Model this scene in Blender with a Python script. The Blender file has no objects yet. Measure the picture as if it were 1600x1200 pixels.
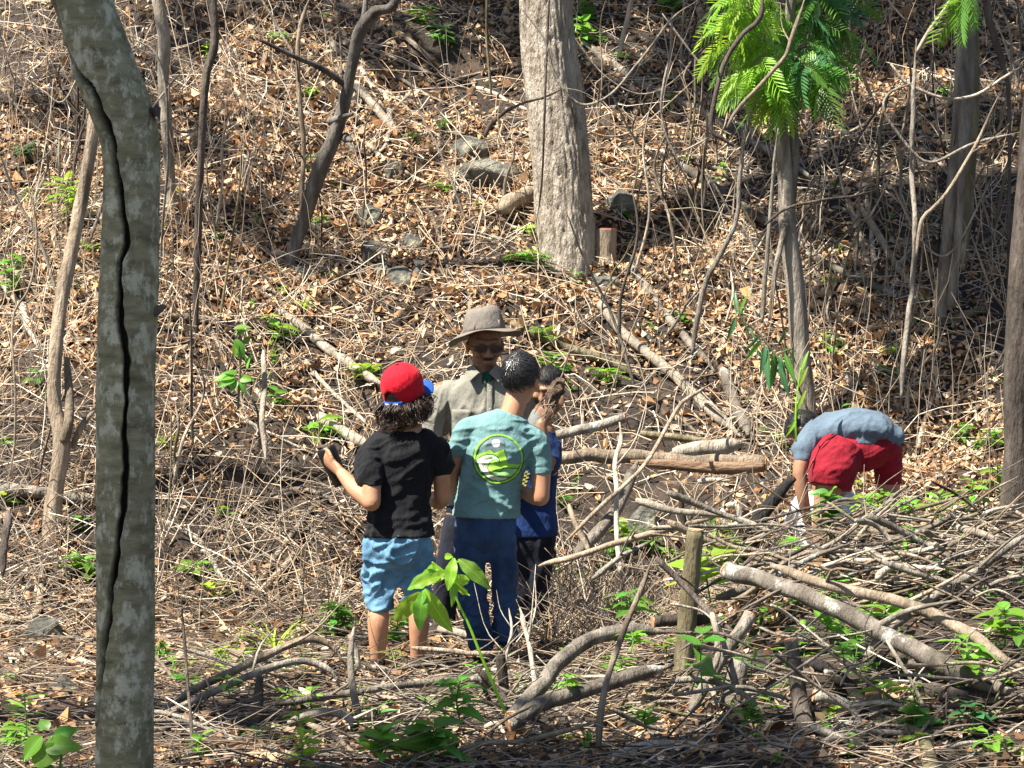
import bpy, bmesh, math, random
import numpy as np
from mathutils import Vector, Matrix, noise
from mathutils.bvhtree import BVHTree

# ------------------------------------------------------------------ camera, sky, sun, exposure
SC = bpy.context.scene
COL = SC.collection
F_PX, CAM_Z = 3660.0, 1.7
PITCH = math.atan(120 / F_PX)
cam_d = bpy.data.cameras.new('camera'); cam = bpy.data.objects.new('camera', cam_d); COL.objects.link(cam)
cam.location = (0, 0, CAM_Z); cam.rotation_euler = (math.pi / 2 - PITCH, 0, 0)
cam_d.sensor_width = 36.0; cam_d.lens = 36.0 * F_PX / 1600; cam_d.clip_end = 300; cam_d.clip_start = 0.1
SC.camera = cam

SUN = Vector((-0.46, -0.25, 0.85)).normalized()          # direction towards the sun
world = bpy.data.worlds.new('World'); SC.world = world; world.use_nodes = True
nt = world.node_tree
sky = nt.nodes.new('ShaderNodeTexSky'); sky.sky_type = 'NISHITA'; sky.sun_disc = False
sky.sun_elevation = math.asin(SUN.z); sky.sun_rotation = math.atan2(SUN.x, SUN.y)
bg = nt.nodes['Background']; bg.inputs[1].default_value = 0.052
nt.links.new(sky.outputs[0], bg.inputs[0])
sun_d = bpy.data.lights.new('sun', 'SUN'); sun = bpy.data.objects.new('sun', sun_d); COL.objects.link(sun)
sun_d.energy = 5.0; sun_d.angle = math.radians(0.5); sun_d.color = (1.0, 0.94, 0.82)
sun.location = (-6, -4, 14); sun.rotation_euler = SUN.to_track_quat('Z', 'Y').to_euler()
SC.view_settings.view_transform = 'Standard'; SC.view_settings.look = 'None'
SC.view_settings.exposure = 1.72; SC.view_settings.gamma = 1.0; SC.view_settings.use_curve_mapping = False
SC.cycles.use_denoising = True; SC.cycles.max_bounces = 6; SC.cycles.diffuse_bounces = 3
SC.cycles.transmission_bounces = 4; SC.cycles.glossy_bounces = 2; SC.cycles.sample_clamp_indirect = 4.0

# ------------------------------------------------------------------ helpers
RNG = np.random.default_rng(11)
random.seed(5)

def ray(u, v):
    """direction of a photo pixel (1600x1200), scaled so that its Y component is 1"""
    dx, dz = u - 800.0, 600.0 - v
    y = F_PX * math.cos(PITCH) + dz * math.sin(PITCH)
    z = -F_PX * math.sin(PITCH) + dz * math.cos(PITCH)
    return dx / y, z / y

def at(u, v, Y):
    a, b = ray(u, v)
    return np.array([a * Y, Y, CAM_Z + b * Y])

def sstep(a, b, x):
    t = np.clip((x - a) / (b - a), 0, 1)
    return t * t * (3 - 2 * t)

def vnoise(x, y, seed=0):
    x = np.asarray(x, float); y = np.asarray(y, float)
    xi = np.floor(x).astype(np.int64); yi = np.floor(y).astype(np.int64)
    fx = x - xi; fy = y - yi
    fx = fx * fx * (3 - 2 * fx); fy = fy * fy * (3 - 2 * fy)
    def h(a, b):
        n = (a * 374761393 + b * 668265263 + seed * 1442695041) & 0xFFFFFFFF
        n = ((n ^ (n >> 13)) * 1274126177) & 0xFFFFFFFF
        return ((n ^ (n >> 16)) & 0xFFFF) / 65535.0
    return (h(xi, yi) * (1 - fx) + h(xi + 1, yi) * fx) * (1 - fy) + (h(xi, yi + 1) * (1 - fx) + h(xi + 1, yi + 1) * fx) * fy

def fbm(x, y, seed=0, o=3):
    s = 0; a = .5
    for i in range(o):
        s = s + a * vnoise(x * 2 ** i, y * 2 ** i, seed + i * 17); a *= .5
    return s

def H(x, y):
    """height of the ground: a flat clearing, a bank of brush on the right, a steep hillside behind"""
    x = np.asarray(x, float); y = np.asarray(y, float)
    y0 = 12.75 + 0.25 * np.sin(0.8 * x + 0.4) - 0.35 * sstep(-1.0, -2.6, x)
    t = (y - y0) / 0.35
    hill = 0.35 * np.where(t > 20, t, np.log1p(np.exp(np.minimum(t, 20)))) * 0.70
    hill = np.where(hill > 9, 9 + (hill - 9) * .5, hill)
    bank = 0.50 * sstep(0.35, 1.5, x) * sstep(8.2, 10.5, y) * (1 - sstep(10.6, 11.9, y))
    ledge = 0.26 * sstep(0.9, 1.5, x) * sstep(10.6, 11.6, y) * (1 - sstep(13.2, 14.6, y))
    amp = 0.35 + 0.65 * sstep(12.3, 13.2, y)
    bumps = amp * (0.34 * (fbm(x * .8, y * .8, 3) - .45) + 0.20 * (fbm(x * 2.7, y * 2.7, 9) - .45) + 0.07 * (fbm(x * 8, y * 8, 19) - .45))
    gully = -0.30 * np.exp(-((y - 12.6) / .5) ** 2) * sstep(.2, .7, x) * (1 - sstep(1.1, 1.4, x))
    return hill + bank + ledge + bumps + gully

def ground_z(x, y):
    return float(H(np.array([x]), np.array([y]))[0])

_YS = np.linspace(6.5, 34, 2751)
def hit(u, v, lift=0.0):
    """where the line of sight of a photo pixel meets the ground"""
    a, b = ray(u, v)
    z = CAM_Z + b * _YS
    g = H(a * _YS, _YS) + lift
    k = np.argmax(g > z)
    if g[k] <= z[k]: k = len(_YS) - 1
    Y = _YS[k]
    return np.array([a * Y, Y, float(g[k])])

def make_mesh(name, verts, faces, smooth=True):
    me = bpy.data.meshes.new(name)
    verts = np.asarray(verts, np.float32)
    if isinstance(faces, np.ndarray):
        n, k = faces.shape
        me.vertices.add(len(verts)); me.vertices.foreach_set('co', verts.ravel())
        me.loops.add(n * k); me.loops.foreach_set('vertex_index', faces.astype(np.int32).ravel())
        me.polygons.add(n)
        me.polygons.foreach_set('loop_start', np.arange(0, n * k, k, dtype=np.int32))
        me.polygons.foreach_set('loop_total', np.full(n, k, np.int32))
        me.update(calc_edges=True)
    else:
        me.from_pydata(verts.tolist(), [], faces); me.update()
    me.polygons.foreach_set('use_smooth', np.full(len(me.polygons), smooth, bool))
    return me

def link(name, me, mat=None, parent=None, loc=None):
    o = bpy.data.objects.new(name, me)
    if mat is not None and me is not None:
        me.materials.clear(); me.materials.append(mat)
    if parent is not None: o.parent = parent
    if loc is not None: o.location = loc
    COL.objects.link(o)
    return o

def mk(name, verts, faces, mat, parent=None, origin=None, smooth=True):
    """one mesh object; world-space verts, stored relative to origin (a parent's place)"""
    verts = np.asarray(verts, float)
    if parent is not None:
        origin = np.array(parent.matrix_basis.translation) if parent.parent is None else np.array(parent.parent.matrix_basis.translation) + np.array(parent.matrix_basis.translation)
        me = make_mesh(name, verts - origin, faces, smooth)
        return link(name, me, mat, parent)
    if origin is None: origin = np.zeros(3)
    me = make_mesh(name, verts - origin, faces, smooth)
    return link(name, me, mat, None, Vector(origin))

def tag(o, label, cat, group=None, kind=None):
    o['label'] = label
    if cat: o['category'] = cat
    if group: o['group'] = group
    if kind: o['kind'] = kind
    return o

def empty(name, loc, label, cat, group=None):
    o = bpy.data.objects.new(name, None); COL.objects.link(o); o.location = Vector(loc); o.empty_display_size = .1
    return tag(o, label, cat, group)

def catmull(pts, n):
    """resample a polyline (with any number of columns) through its points"""
    p = np.asarray(pts, float)
    if len(p) < 3:
        t = np.linspace(0, 1, n)[:, None]
        return p[0] * (1 - t) + p[-1] * t
    q = np.vstack([2 * p[0] - p[1], p, 2 * p[-1] - p[-2]])
    seg = np.linalg.norm(np.diff(p[:, :3], axis=0), axis=1) + 1e-6
    cum = np.concatenate([[0], np.cumsum(seg)])
    out = []
    for s in np.linspace(0, cum[-1] * .999999, n):
        i = int(np.searchsorted(cum, s, 'right') - 1); i = min(max(i, 0), len(p) - 2)
        t = (s - cum[i]) / seg[i]
        a, b, c, d = q[i], q[i + 1], q[i + 2], q[i + 3]
        out.append(.5 * ((2 * b) + (-a + c) * t + (2 * a - 5 * b + 4 * c - d) * t * t + (-a + 3 * b - 3 * c + d) * t ** 3))
    return np.array(out)

def frames(p, xref=None):
    t = np.gradient(p, axis=0); t /= (np.linalg.norm(t, axis=1)[:, None] + 1e-9)
    X = np.zeros_like(p); Yv = np.zeros_like(p)
    r = np.array([1., 0, 0]) if abs(t[0][0]) < .8 else np.array([0, 0, 1.])
    for i in range(len(p)):
        rr = r if xref is None else np.asarray(xref[i] if np.ndim(xref) == 2 else xref, float)
        x = rr - t[i] * np.dot(rr, t[i]); x /= np.linalg.norm(x) + 1e-9
        X[i] = x; Yv[i] = np.cross(t[i], x); r = x
    return t, X, Yv

def tube(p, rx, ry=None, n=10, xref=None, rough=0.0, seed=0, caps=True):
    """closed tube through p; returns verts, faces (list)"""
    p = np.asarray(p, float); m = len(p)
    rx = np.broadcast_to(np.asarray(rx, float), (m,)); ry = rx if ry is None else np.broadcast_to(np.asarray(ry, float), (m,))
    t, X, Yv = frames(p, xref)
    a = np.linspace(0, 2 * np.pi, n, endpoint=False)
    V = p[:, None, :] + (rx[:, None] * np.cos(a))[:, :, None] * X[:, None, :] + (ry[:, None] * np.sin(a))[:, :, None] * Yv[:, None, :]
    if rough > 0:
        L = np.concatenate([[0], np.cumsum(np.linalg.norm(np.diff(p, axis=0), axis=1))])
        rm = float(np.mean(rx)) + 1e-6
        nz = fbm((np.cos(a) * 1.3)[None, :] + 7 + L[:, None] / (rm * 5) , (np.sin(a) * 1.3)[None, :] + 3 + L[:, None] / (rm * 7), seed, 3) - .44
        V = V + (V - p[:, None, :]) * (nz * rough * 2)[:, :, None]
    V = V.reshape(-1, 3)
    idx = np.arange(m * n).reshape(m, n)
    f = np.stack([idx[:-1], np.roll(idx[:-1], -1, 1), np.roll(idx[1:], -1, 1), idx[1:]], -1).reshape(-1, 4).tolist()
    if caps:
        V = np.vstack([V, p[0], p[-1]])
        c0, c1 = m * n, m * n + 1
        for j in range(n):
            k = (j + 1) % n
            f.append([c0, k, j]); f.append([c1, (m - 1) * n + j, (m - 1) * n + k])
    return V, f

def join(parts):
    V = []; Fc = []; o = 0
    for v, f in parts:
        V.append(np.asarray(v)); Fc += [[i + o for i in q] for q in f]; o += len(v)
    return np.vstack(V), Fc

# ------------------------------------------------------------------ materials
MAT = {}
def nodes(name):
    m = bpy.data.materials.new(name); m.use_nodes = True
    t = m.node_tree; b = t.nodes['Principled BSDF']
    MAT[name] = m
    return m, t, b
def N(t, kind, **kw):
    n = t.nodes.new(kind)
    for k, v in kw.items(): setattr(n, k, v)
    return n
def ramp(t, stops):
    r = N(t, 'ShaderNodeValToRGB'); e = r.color_ramp.elements
    while len(e) < len(stops): e.new(.5)
    for k, (p, c) in enumerate(stops):
        e[k].position = p; e[k].color = (*c, 1)
    return r
def tex(t, scale, detail=6, stretch=(1, 1, 1), rough=.6, coord='Object'):
    tc = N(t, 'ShaderNodeTexCoord'); mp = N(t, 'ShaderNodeMapping'); mp.inputs['Scale'].default_value = stretch
    t.links.new(tc.outputs[coord], mp.inputs[0])
    n = N(t, 'ShaderNodeTexNoise'); n.inputs['Scale'].default_value = scale; n.inputs['Detail'].default_value = detail; n.inputs['Roughness'].default_value = rough
    t.links.new(mp.outputs[0], n.inputs[0])
    return n, mp
def bump(t, b, src, strength, dist=.01):
    bp = N(t, 'ShaderNodeBump'); bp.inputs['Strength'].default_value = strength; bp.inputs['Distance'].default_value = dist
    t.links.new(src, bp.inputs['Height']); t.links.new(bp.outputs[0], b.inputs['Normal'])

def bark(name, stops, scale=9, stretch=(1, 1, .25), rough=.85, bstr=.9, dist=.03, lichen=None, crack=False):
    m, t, b = nodes(name)
    n, mp = tex(t, scale, 8, stretch)
    r = ramp(t, stops); t.links.new(n.outputs[0], r.inputs[0])
    out = r.outputs[0]
    oi = N(t, 'ShaderNodeObjectInfo')
    hs = N(t, 'ShaderNodeHueSaturation')
    mr = N(t, 'ShaderNodeMapRange'); mr.inputs[3].default_value = .7; mr.inputs[4].default_value = 1.3
    t.links.new(oi.outputs['Random'], mr.inputs[0]); t.links.new(mr.outputs[0], hs.inputs['Value']); t.links.new(out, hs.inputs['Color'])
    out = hs.outputs[0]
    if lichen:
        n2, _ = tex(t, lichen[0], 9, (1, 1, .7), .72)
        r2 = ramp(t, [(lichen[1], (0, 0, 0)), (lichen[1] + (.10 if lichen[0] > 15 else .06), (1, 1, 1))]); t.links.new(n2.outputs[0], r2.inputs[0])
        mx = N(t, 'ShaderNodeMix'); mx.data_type = 'RGBA'; mx.inputs[7].default_value = (*lichen[2], 1)
        mul = N(t, 'ShaderNodeMath'); mul.operation = 'MULTIPLY'; mul.inputs[1].default_value = lichen[3]
        t.links.new(r2.outputs[0], mul.inputs[0])
        t.links.new(mul.outputs[0], mx.inputs[0]); t.links.new(out, mx.inputs[6]); out = mx.outputs[2]
    if crack:                                            # the open split shows dark rotten wood
        at_ = N(t, 'ShaderNodeAttribute'); at_.attribute_name = 'crack'; mc = N(t, 'ShaderNodeMix'); mc.data_type = 'RGBA'; mc.inputs[7].default_value = (.014, .009, .006, 1)
        t.links.new(at_.outputs['Fac'], mc.inputs[0]); t.links.new(out, mc.inputs[6]); out = mc.outputs[2]
    t.links.new(out, b.inputs['Base Color']); b.inputs['Roughness'].default_value = rough
    b.inputs['Specular IOR Level'].default_value = .25
    nb, _ = tex(t, scale * 4, 6, stretch)
    bump(t, b, nb.outputs[0], bstr, dist)
    return m

bark('bark_grey', [(.3, (.07, .06, .05)), (.5, (.19, .165, .135)), (.72, (.36, .32, .27))], 14)
bark('bark_tan', [(.3, (.11, .085, .06)), (.55, (.28, .22, .16)), (.75, (.46, .385, .30))], 12)
bark('bark_pale', [(.3, (.16, .13, .10)), (.5, (.36, .31, .245)), (.72, (.54, .48, .40))], 12)
bark('bark_dark', [(.3, (.025, .02, .018)), (.55, (.09, .072, .06)), (.75, (.19, .16, .135))], 12)
bark('bark_mossy', [(.3, (.055, .047, .026)), (.5, (.155, .13, .075)), (.7, (.28, .245, .16))], 10)
bark('bark_lichen', [(.3, (.06, .05, .04)), (.55, (.17, .145, .12)), (.75, (.3, .27, .23))], 10, lichen=(6, .55, (.42, .42, .38), .7))
bark('bark_big', [(.32, (.20, .165, .125)), (.5, (.50, .43, .35)), (.68, (.66, .59, .50))], 16, (1, 1, .35), bstr=1.0, dist=.05)
bark('charred', [(.3, (.008, .007, .007)), (.6, (.03, .026, .024)), (.8, (.1, .085, .07))], 10, bstr=1.0, dist=.04)
bark('wood_cut', [(.3, (.30, .15, .07)), (.55, (.5, .29, .16)), (.75, (.62, .43, .27))], 20)
bark('wood_torn', [(.3, (.14, .085, .05)), (.55, (.30, .19, .12)), (.75, (.46, .33, .22))], 14, (.3, 1, 1))
bark('wood_red', [(.3, (.22, .05, .03)), (.55, (.42, .11, .07)), (.75, (.5, .2, .13))], 20)
bark('bark_slate', [(.3, (.03, .026, .023)), (.55, (.10, .088, .078)), (.75, (.22, .2, .18))], 12)
bark('bark_cracked', [(.3, (.12, .11, .06)), (.5, (.235, .215, .125)), (.7, (.36, .335, .215))], 11, (1, 1, 2.6), bstr=.45, dist=.012, lichen=(19, .50, (.52, .505, .385), .72), crack=True)
bark('crack_inside', [(.3, (.008, .006, .005)), (.6, (.02, .014, .01)), (.8, (.035, .025, .018))], 14)
bark('rock', [(.3, (.03, .03, .026)), (.5, (.10, .097, .085)), (.7, (.25, .24, .21))], 7, (1, 1, 1), bstr=1.0, dist=.04, lichen=(5, .55, (.26, .26, .15), .5))

def leaf_mat(name, c, var=.25, trans=.45, gloss=.45):
    m, t, b = nodes(name)
    oi = N(t, 'ShaderNodeObjectInfo'); hs = N(t, 'ShaderNodeHueSaturation'); hs.inputs['Color'].default_value = (*c, 1)
    mr = N(t, 'ShaderNodeMapRange'); mr.inputs[3].default_value = 1 - var; mr.inputs[4].default_value = 1 + var
    mh = N(t, 'ShaderNodeMapRange'); mh.inputs[3].default_value = .485; mh.inputs[4].default_value = .515
    n, _ = tex(t, 30, 4); mixv = N(t, 'ShaderNodeMath'); mixv.operation = 'MULTIPLY_ADD'; mixv.inputs[1].default_value = .5; mixv.inputs[2].default_value = .75
    t.links.new(n.outputs[0], mixv.inputs[0]); mm = N(t, 'ShaderNodeMath'); mm.operation = 'MULTIPLY'
    t.links.new(oi.outputs['Random'], mr.inputs[0]); t.links.new(oi.outputs['Random'], mh.inputs[0])
    t.links.new(mr.outputs[0], mm.inputs[0]); t.links.new(mixv.outputs[0], mm.inputs[1])
    tc = N(t, 'ShaderNodeTexCoord'); sx = N(t, 'ShaderNodeSeparateXYZ'); t.links.new(tc.outputs['Object'], sx.inputs[0])
    def M(op, a, b=None, c=None):
        q = N(t, 'ShaderNodeMath'); q.operation = op
        for i, v in enumerate((a, b, c)):
            if v is None: continue
            if isinstance(v, (int, float)): q.inputs[i].default_value = v
            else: t.links.new(v, q.inputs[i])
        return q.outputs[0]
    ay = M('ABSOLUTE', sx.outputs[1]); side = M('ABSOLUTE', M('SUBTRACT', M('FRACT', M('MULTIPLY', M('ADD', M('MULTIPLY', ay, -.9), sx.outputs[0]), 10.0)), .5))
    vein = M('ADD', M('MULTIPLY', M('LESS_THAN', ay, .012), .35), M('MULTIPLY', M('GREATER_THAN', side, .42), .14)); val = M('MULTIPLY', mm.outputs[0], M('ADD', vein, .95))
    t.links.new(val, hs.inputs['Value']); t.links.new(mh.outputs[0], hs.inputs['Hue'])
    t.links.new(hs.outputs[0], b.inputs['Base Color']); b.inputs['Roughness'].default_value = gloss
    b.inputs['Specular IOR Level'].default_value = .35
    tr = N(t, 'ShaderNodeBsdfTranslucent'); hs2 = N(t, 'ShaderNodeHueSaturation'); hs2.inputs['Hue'].default_value = .485; hs2.inputs['Value'].default_value = 1.6
    t.links.new(hs.outputs[0], hs2.inputs['Color']); t.links.new(hs2.outputs[0], tr.inputs[0])
    mx = N(t, 'ShaderNodeMixShader'); mx.inputs[0].default_value = trans
    t.links.new(b.outputs[0], mx.inputs[1]); t.links.new(tr.outputs[0], mx.inputs[2])
    t.links.new(mx.outputs[0], t.nodes['Material Output'].inputs[0])
    return m
leaf_mat('leaf_green', (.09, .23, .035))
leaf_mat('leaf_bright', (.14, .31, .035))
leaf_mat('leaf_young', (.22, .37, .035), trans=.5)
leaf_mat('leaf_deep', (.045, .135, .05), trans=.3)
leaf_mat('leaf_canopy', (.05, .12, .03), trans=.12)
leaf_mat('leaf_blue', (.03, .115, .06), trans=.25)

def attr_mat(name, rough=.8, trans=.2):
    m, t, b = nodes(name)
    a = N(t, 'ShaderNodeAttribute'); a.attribute_name = 'tint'
    n, _ = tex(t, 60, 4); mv = N(t, 'ShaderNodeMath'); mv.operation = 'MULTIPLY_ADD'; mv.inputs[1].default_value = .8; mv.inputs[2].default_value = .6
    hs = N(t, 'ShaderNodeHueSaturation'); t.links.new(n.outputs[0], mv.inputs[0]); t.links.new(mv.outputs[0], hs.inputs['Value'])
    t.links.new(a.outputs[0], hs.inputs['Color']); t.links.new(hs.outputs[0], b.inputs['Base Color'])
    b.inputs['Roughness'].default_value = rough; b.inputs['Specular IOR Level'].default_value = .3
    if trans:
        tr = N(t, 'ShaderNodeBsdfTranslucent'); t.links.new(hs.outputs[0], tr.inputs[0])
        mx = N(t, 'ShaderNodeMixShader'); mx.inputs[0].default_value = trans
        t.links.new(b.outputs[0], mx.inputs[1]); t.links.new(tr.outputs[0], mx.inputs[2])
        t.links.new(mx.outputs[0], t.nodes['Material Output'].inputs[0])
    return m
attr_mat('litter', .7, .15)
attr_mat('twigs', .8, 0)

def dry_mat(name, c):
    m, t, b = nodes(name)
    n, _ = tex(t, 25, 5); r = ramp(t, [(.3, tuple(x * .55 for x in c)), (.6, c)])
    t.links.new(n.outputs[0], r.inputs[0]); t.links.new(r.outputs[0], b.inputs['Base Color']); b.inputs['Roughness'].default_value = .65
    return m
dry_mat('dry_tan', (.52, .32, .19)); dry_mat('dry_brown', (.33, .17, .09)); dry_mat('dry_pale', (.6, .45, .33)); dry_mat('dry_rust', (.42, .18, .09))

m, t, b = nodes('soil')
n, _ = tex(t, 5, 10, rough=.7); r = ramp(t, [(.3, (.012, .008, .006)), (.5, (.032, .022, .016)), (.72, (.085, .056, .038))])
t.links.new(n.outputs[0], r.inputs[0]); t.links.new(r.outputs[0], b.inputs['Base Color']); b.inputs['Roughness'].default_value = .95
n2, _ = tex(t, 40, 8); bump(t, b, n2.outputs[0], 1.0, .03)

def cloth(name, c, c2=None, rough=.85, weave=350, fleck=.25, dirt=None):
    m, t, b = nodes(name)
    c2 = c2 or tuple(x * .72 for x in c)
    n, _ = tex(t, 9, 6); r = ramp(t, [(.33, c2), (.62, c)]); t.links.new(n.outputs[0], r.inputs[0])
    out = r.outputs[0]
    nf, _ = tex(t, weave, 2); mv = N(t, 'ShaderNodeMath'); mv.operation = 'MULTIPLY_ADD'; mv.inputs[1].default_value = fleck * 2; mv.inputs[2].default_value = 1 - fleck
    hs = N(t, 'ShaderNodeHueSaturation'); t.links.new(nf.outputs[0], mv.inputs[0]); t.links.new(mv.outputs[0], hs.inputs['Value']); t.links.new(out, hs.inputs['Color'])
    t.links.new(hs.outputs[0], b.inputs['Base Color']); b.inputs['Roughness'].default_value = rough
    b.inputs['Specular IOR Level'].default_value = .2
    b.inputs['Sheen Weight'].default_value = .04
    nw, _ = tex(t, 26, 5, (1, 1, .6), .55); ad = N(t, 'ShaderNodeMath'); ad.operation = 'MULTIPLY_ADD'; ad.inputs[1].default_value = .06
    t.links.new(nf.outputs[0], ad.inputs[0]); t.links.new(nw.outputs[0], ad.inputs[2]); bump(t, b, ad.outputs[0], .55, .022)
    return m
def skin(name, c, dirt=None):
    m, t, b = nodes(name)
    n, _ = tex(t, 14, 6); r = ramp(t, [(.35, tuple(x * .8 for x in c)), (.65, c)] if not dirt else [(.38, dirt), (.52, tuple(x * .8 for x in c)), (.68, c)])
    t.links.new(n.outputs[0], r.inputs[0]); t.links.new(r.outputs[0], b.inputs['Base Color']); b.inputs['Roughness'].default_value = .5
    b.inputs['Specular IOR Level'].default_value = .35
    b.inputs['Subsurface Weight'].default_value = .12; b.inputs['Subsurface Radius'].default_value = (.012, .005, .003); b.inputs['Subsurface Scale'].default_value = 1.0
    n2, _ = tex(t, 120, 3); bump(t, b, n2.outputs[0], .15, .002)
    return m
def plain(name, c, rough=.5, spec=.4):
    m, t, b = nodes(name)
    n, _ = tex(t, 40, 4); r = ramp(t, [(.3, tuple(x * .8 for x in c)), (.7, c)])
    t.links.new(n.outputs[0], r.inputs[0]); t.links.new(r.outputs[0], b.inputs['Base Color'])
    b.inputs['Roughness'].default_value = rough; b.inputs['Specular IOR Level'].default_value = spec
    return m

# ------------------------------------------------------------------ the ground
def build_ground():
    xs = np.concatenate([np.linspace(-26, -6.2, 34), np.linspace(-6, 6, 270), np.linspace(6.2, 26, 34)])
    ys = np.concatenate([np.linspace(-8, 6.4, 30), np.linspace(6.5, 24, 360), np.linspace(24.4, 60, 40)])
    Xg, Yg = np.meshgrid(xs, ys)
    Z = H(Xg, Yg) + 0.05 * (fbm(Xg * 9, Yg * 9, 31) - .45)
    nx, ny = len(xs), len(ys)
    i = np.arange(nx * ny).reshape(ny, nx)
    f = np.stack([i[:-1, :-1], i[:-1, 1:], i[1:, 1:], i[1:, :-1]], -1).reshape(-1, 4)
    g = mk('ground', np.stack([Xg, Yg, Z], -1).reshape(-1, 3), f, MAT['soil'])
    g['kind'] = 'structure'; g['label'] = 'dark soil of the clearing and the steep wooded hillside'
    return g
GROUND = build_ground()

# ------------------------------------------------------------------ leaf and twig litter
def ground_normal(x, y):
    e = .06
    n = np.stack([-(H(x + e, y) - H(x - e, y)) / (2 * e), -(H(x, y + e) - H(x, y - e)) / (2 * e), np.ones_like(x)], -1)
    return n / np.linalg.norm(n, axis=-1)[..., None]

def scatter(n, y0, y1, seed, margin=1.2, power=1.0):
    r = np.random.default_rng(seed)
    y = y0 + (y1 - y0) * r.random(n) ** power
    half = .222 * y + margin
    x = (r.random(n) * 2 - 1) * half
    return x, y, r

LEAF_PAL = np.array([(.62, .42, .25), (.57, .35, .185), (.47, .26, .12), (.29, .155, .075), (.68, .53, .37), (.56, .28, .115), (.17, .095, .055), (.62, .44, .27), (.10, .06, .04), (.48, .38, .28)])
def leaf_litter():
    n = 300000
    x, y, r = scatter(n, 7.6, 23.5, 21, power=.95)
    patch = fbm(x * 1.6, y * 1.6, 71) * .7 + fbm(x * .5, y * .5, 5) * .5
    keep = r.random(n) < np.clip((patch - .40) * 4.4, np.where(y < 13.8, .05, .10), 1.0) * np.where(y < 12.3, .34, .34 + .66 * sstep(12.5, 14.3, y))
    x, y = x[keep], y[keep]; n = len(x)
    size = r.uniform(.009, .026, n) * np.where(r.random(n) < .08, 1.8, 1)
    nrm = ground_normal(x, y)
    tilt = r.normal(0, .5, (n, 3)); nn = nrm + tilt; nn /= np.linalg.norm(nn, axis=1)[:, None]
    rv = r.normal(0, 1, (n, 3)); a = np.cross(nn, rv); a /= np.linalg.norm(a, axis=1)[:, None]; bb = np.cross(nn, a)
    w = r.uniform(.28, .62, n); curl = r.normal(.3, .7, n); fold = r.normal(.35, .7, n)
    lx = np.array([-1, -.35, .4, 1, .4, -.35]); ly = np.array([0, 1, .85, 0, -.85, -1.])
    P = np.stack([x, y, H(x, y) + r.uniform(.0, .035, n) + size * .25], -1)
    zz = curl[:, None] * (lx ** 2)[None] + fold[:, None] * np.abs(ly)[None] * w[:, None]
    V = P[:, None] + size[:, None, None] * (lx[None, :, None] * a[:, None] + (ly[None] * w[:, None])[:, :, None] * bb[:, None] + zz[:, :, None] * nn[:, None])
    base = (np.arange(n) * 6)[:, None]
    f = np.concatenate([base + np.array([0, 3, 2, 1]), base + np.array([0, 5, 4, 3])])
    o = mk('leaf_litter', V.reshape(-1, 3), f, MAT['litter'], smooth=False)
    wgt = np.array([.2, .15, .13, .12, .1, .07, .08, .09, .04, .05])
    c = LEAF_PAL[r.choice(len(LEAF_PAL), n, p=wgt / wgt.sum())] * r.uniform(.6, 1.2, n)[:, None]
    darker = (r.random(n) < np.where(y < 13, .55, .12)); c[darker] *= np.array([.5, .45, .42])      # leaves tinted darker, most of them on the lower ground
    cc = np.ones((n, 6, 4), np.float32); cc[:, :, :3] = c[:, None]
    at_ = o.data.color_attributes.new('tint', 'FLOAT_COLOR', 'POINT'); at_.data.foreach_set('color', cc.ravel())
    tag(o, 'brown and tan fallen leaves covering the forest floor and hillside', 'leaf litter', kind='stuff')
leaf_litter()

def strands(x, y, z, dirs, length, rad, bend, r, K=5, gravity=0.0):
    """many thin three-sided twigs at once"""
    n = len(x); t = np.linspace(-.5, .5, K)
    side = np.cross(dirs, r.normal(0, 1, (n, 3))); side /= np.linalg.norm(side, axis=1)[:, None]
    side2 = np.cross(dirs, side)
    ph = r.uniform(0, 6.28, n)
    wob = np.sin(t[None] * r.uniform(3, 7, n)[:, None] + ph[:, None]) - np.sin(ph)[:, None]
    kink = r.normal(0, 1, (n, K)) * .12
    C = np.stack([x, y, z], -1)[:, None] + (t[None] * length[:, None])[:, :, None] * dirs[:, None] + ((wob * .5 + kink) * (bend * length)[:, None])[:, :, None] * side[:, None]
    C = C + ((t[None] ** 2 * 4 - .3) * (bend * length * .35)[:, None])[:, :, None] * side2[:, None]
    rr = rad[:, None] * (1 - .55 * (t[None] + .5))
    a = np.array([0, 2.094, 4.189])
    V = C[:, :, None] + rr[:, :, None, None] * (np.cos(a)[None, None, :, None] * side[:, None, None] + np.sin(a)[None, None, :, None] * side2[:, None, None])
    idx = (np.arange(n) * K * 3)[:, None, None] + (np.arange(K - 1) * 3)[None, :, None] + np.arange(3)[None, None]
    nxt = (np.arange(n) * K * 3)[:, None, None] + (np.arange(K - 1) * 3)[None, :, None] + np.roll(np.arange(3), -1)[None, None]
    f = np.stack([idx, nxt, nxt + 3, idx + 3], -1).reshape(-1, 4)
    return V.reshape(-1, 3), f, K * 3

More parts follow.
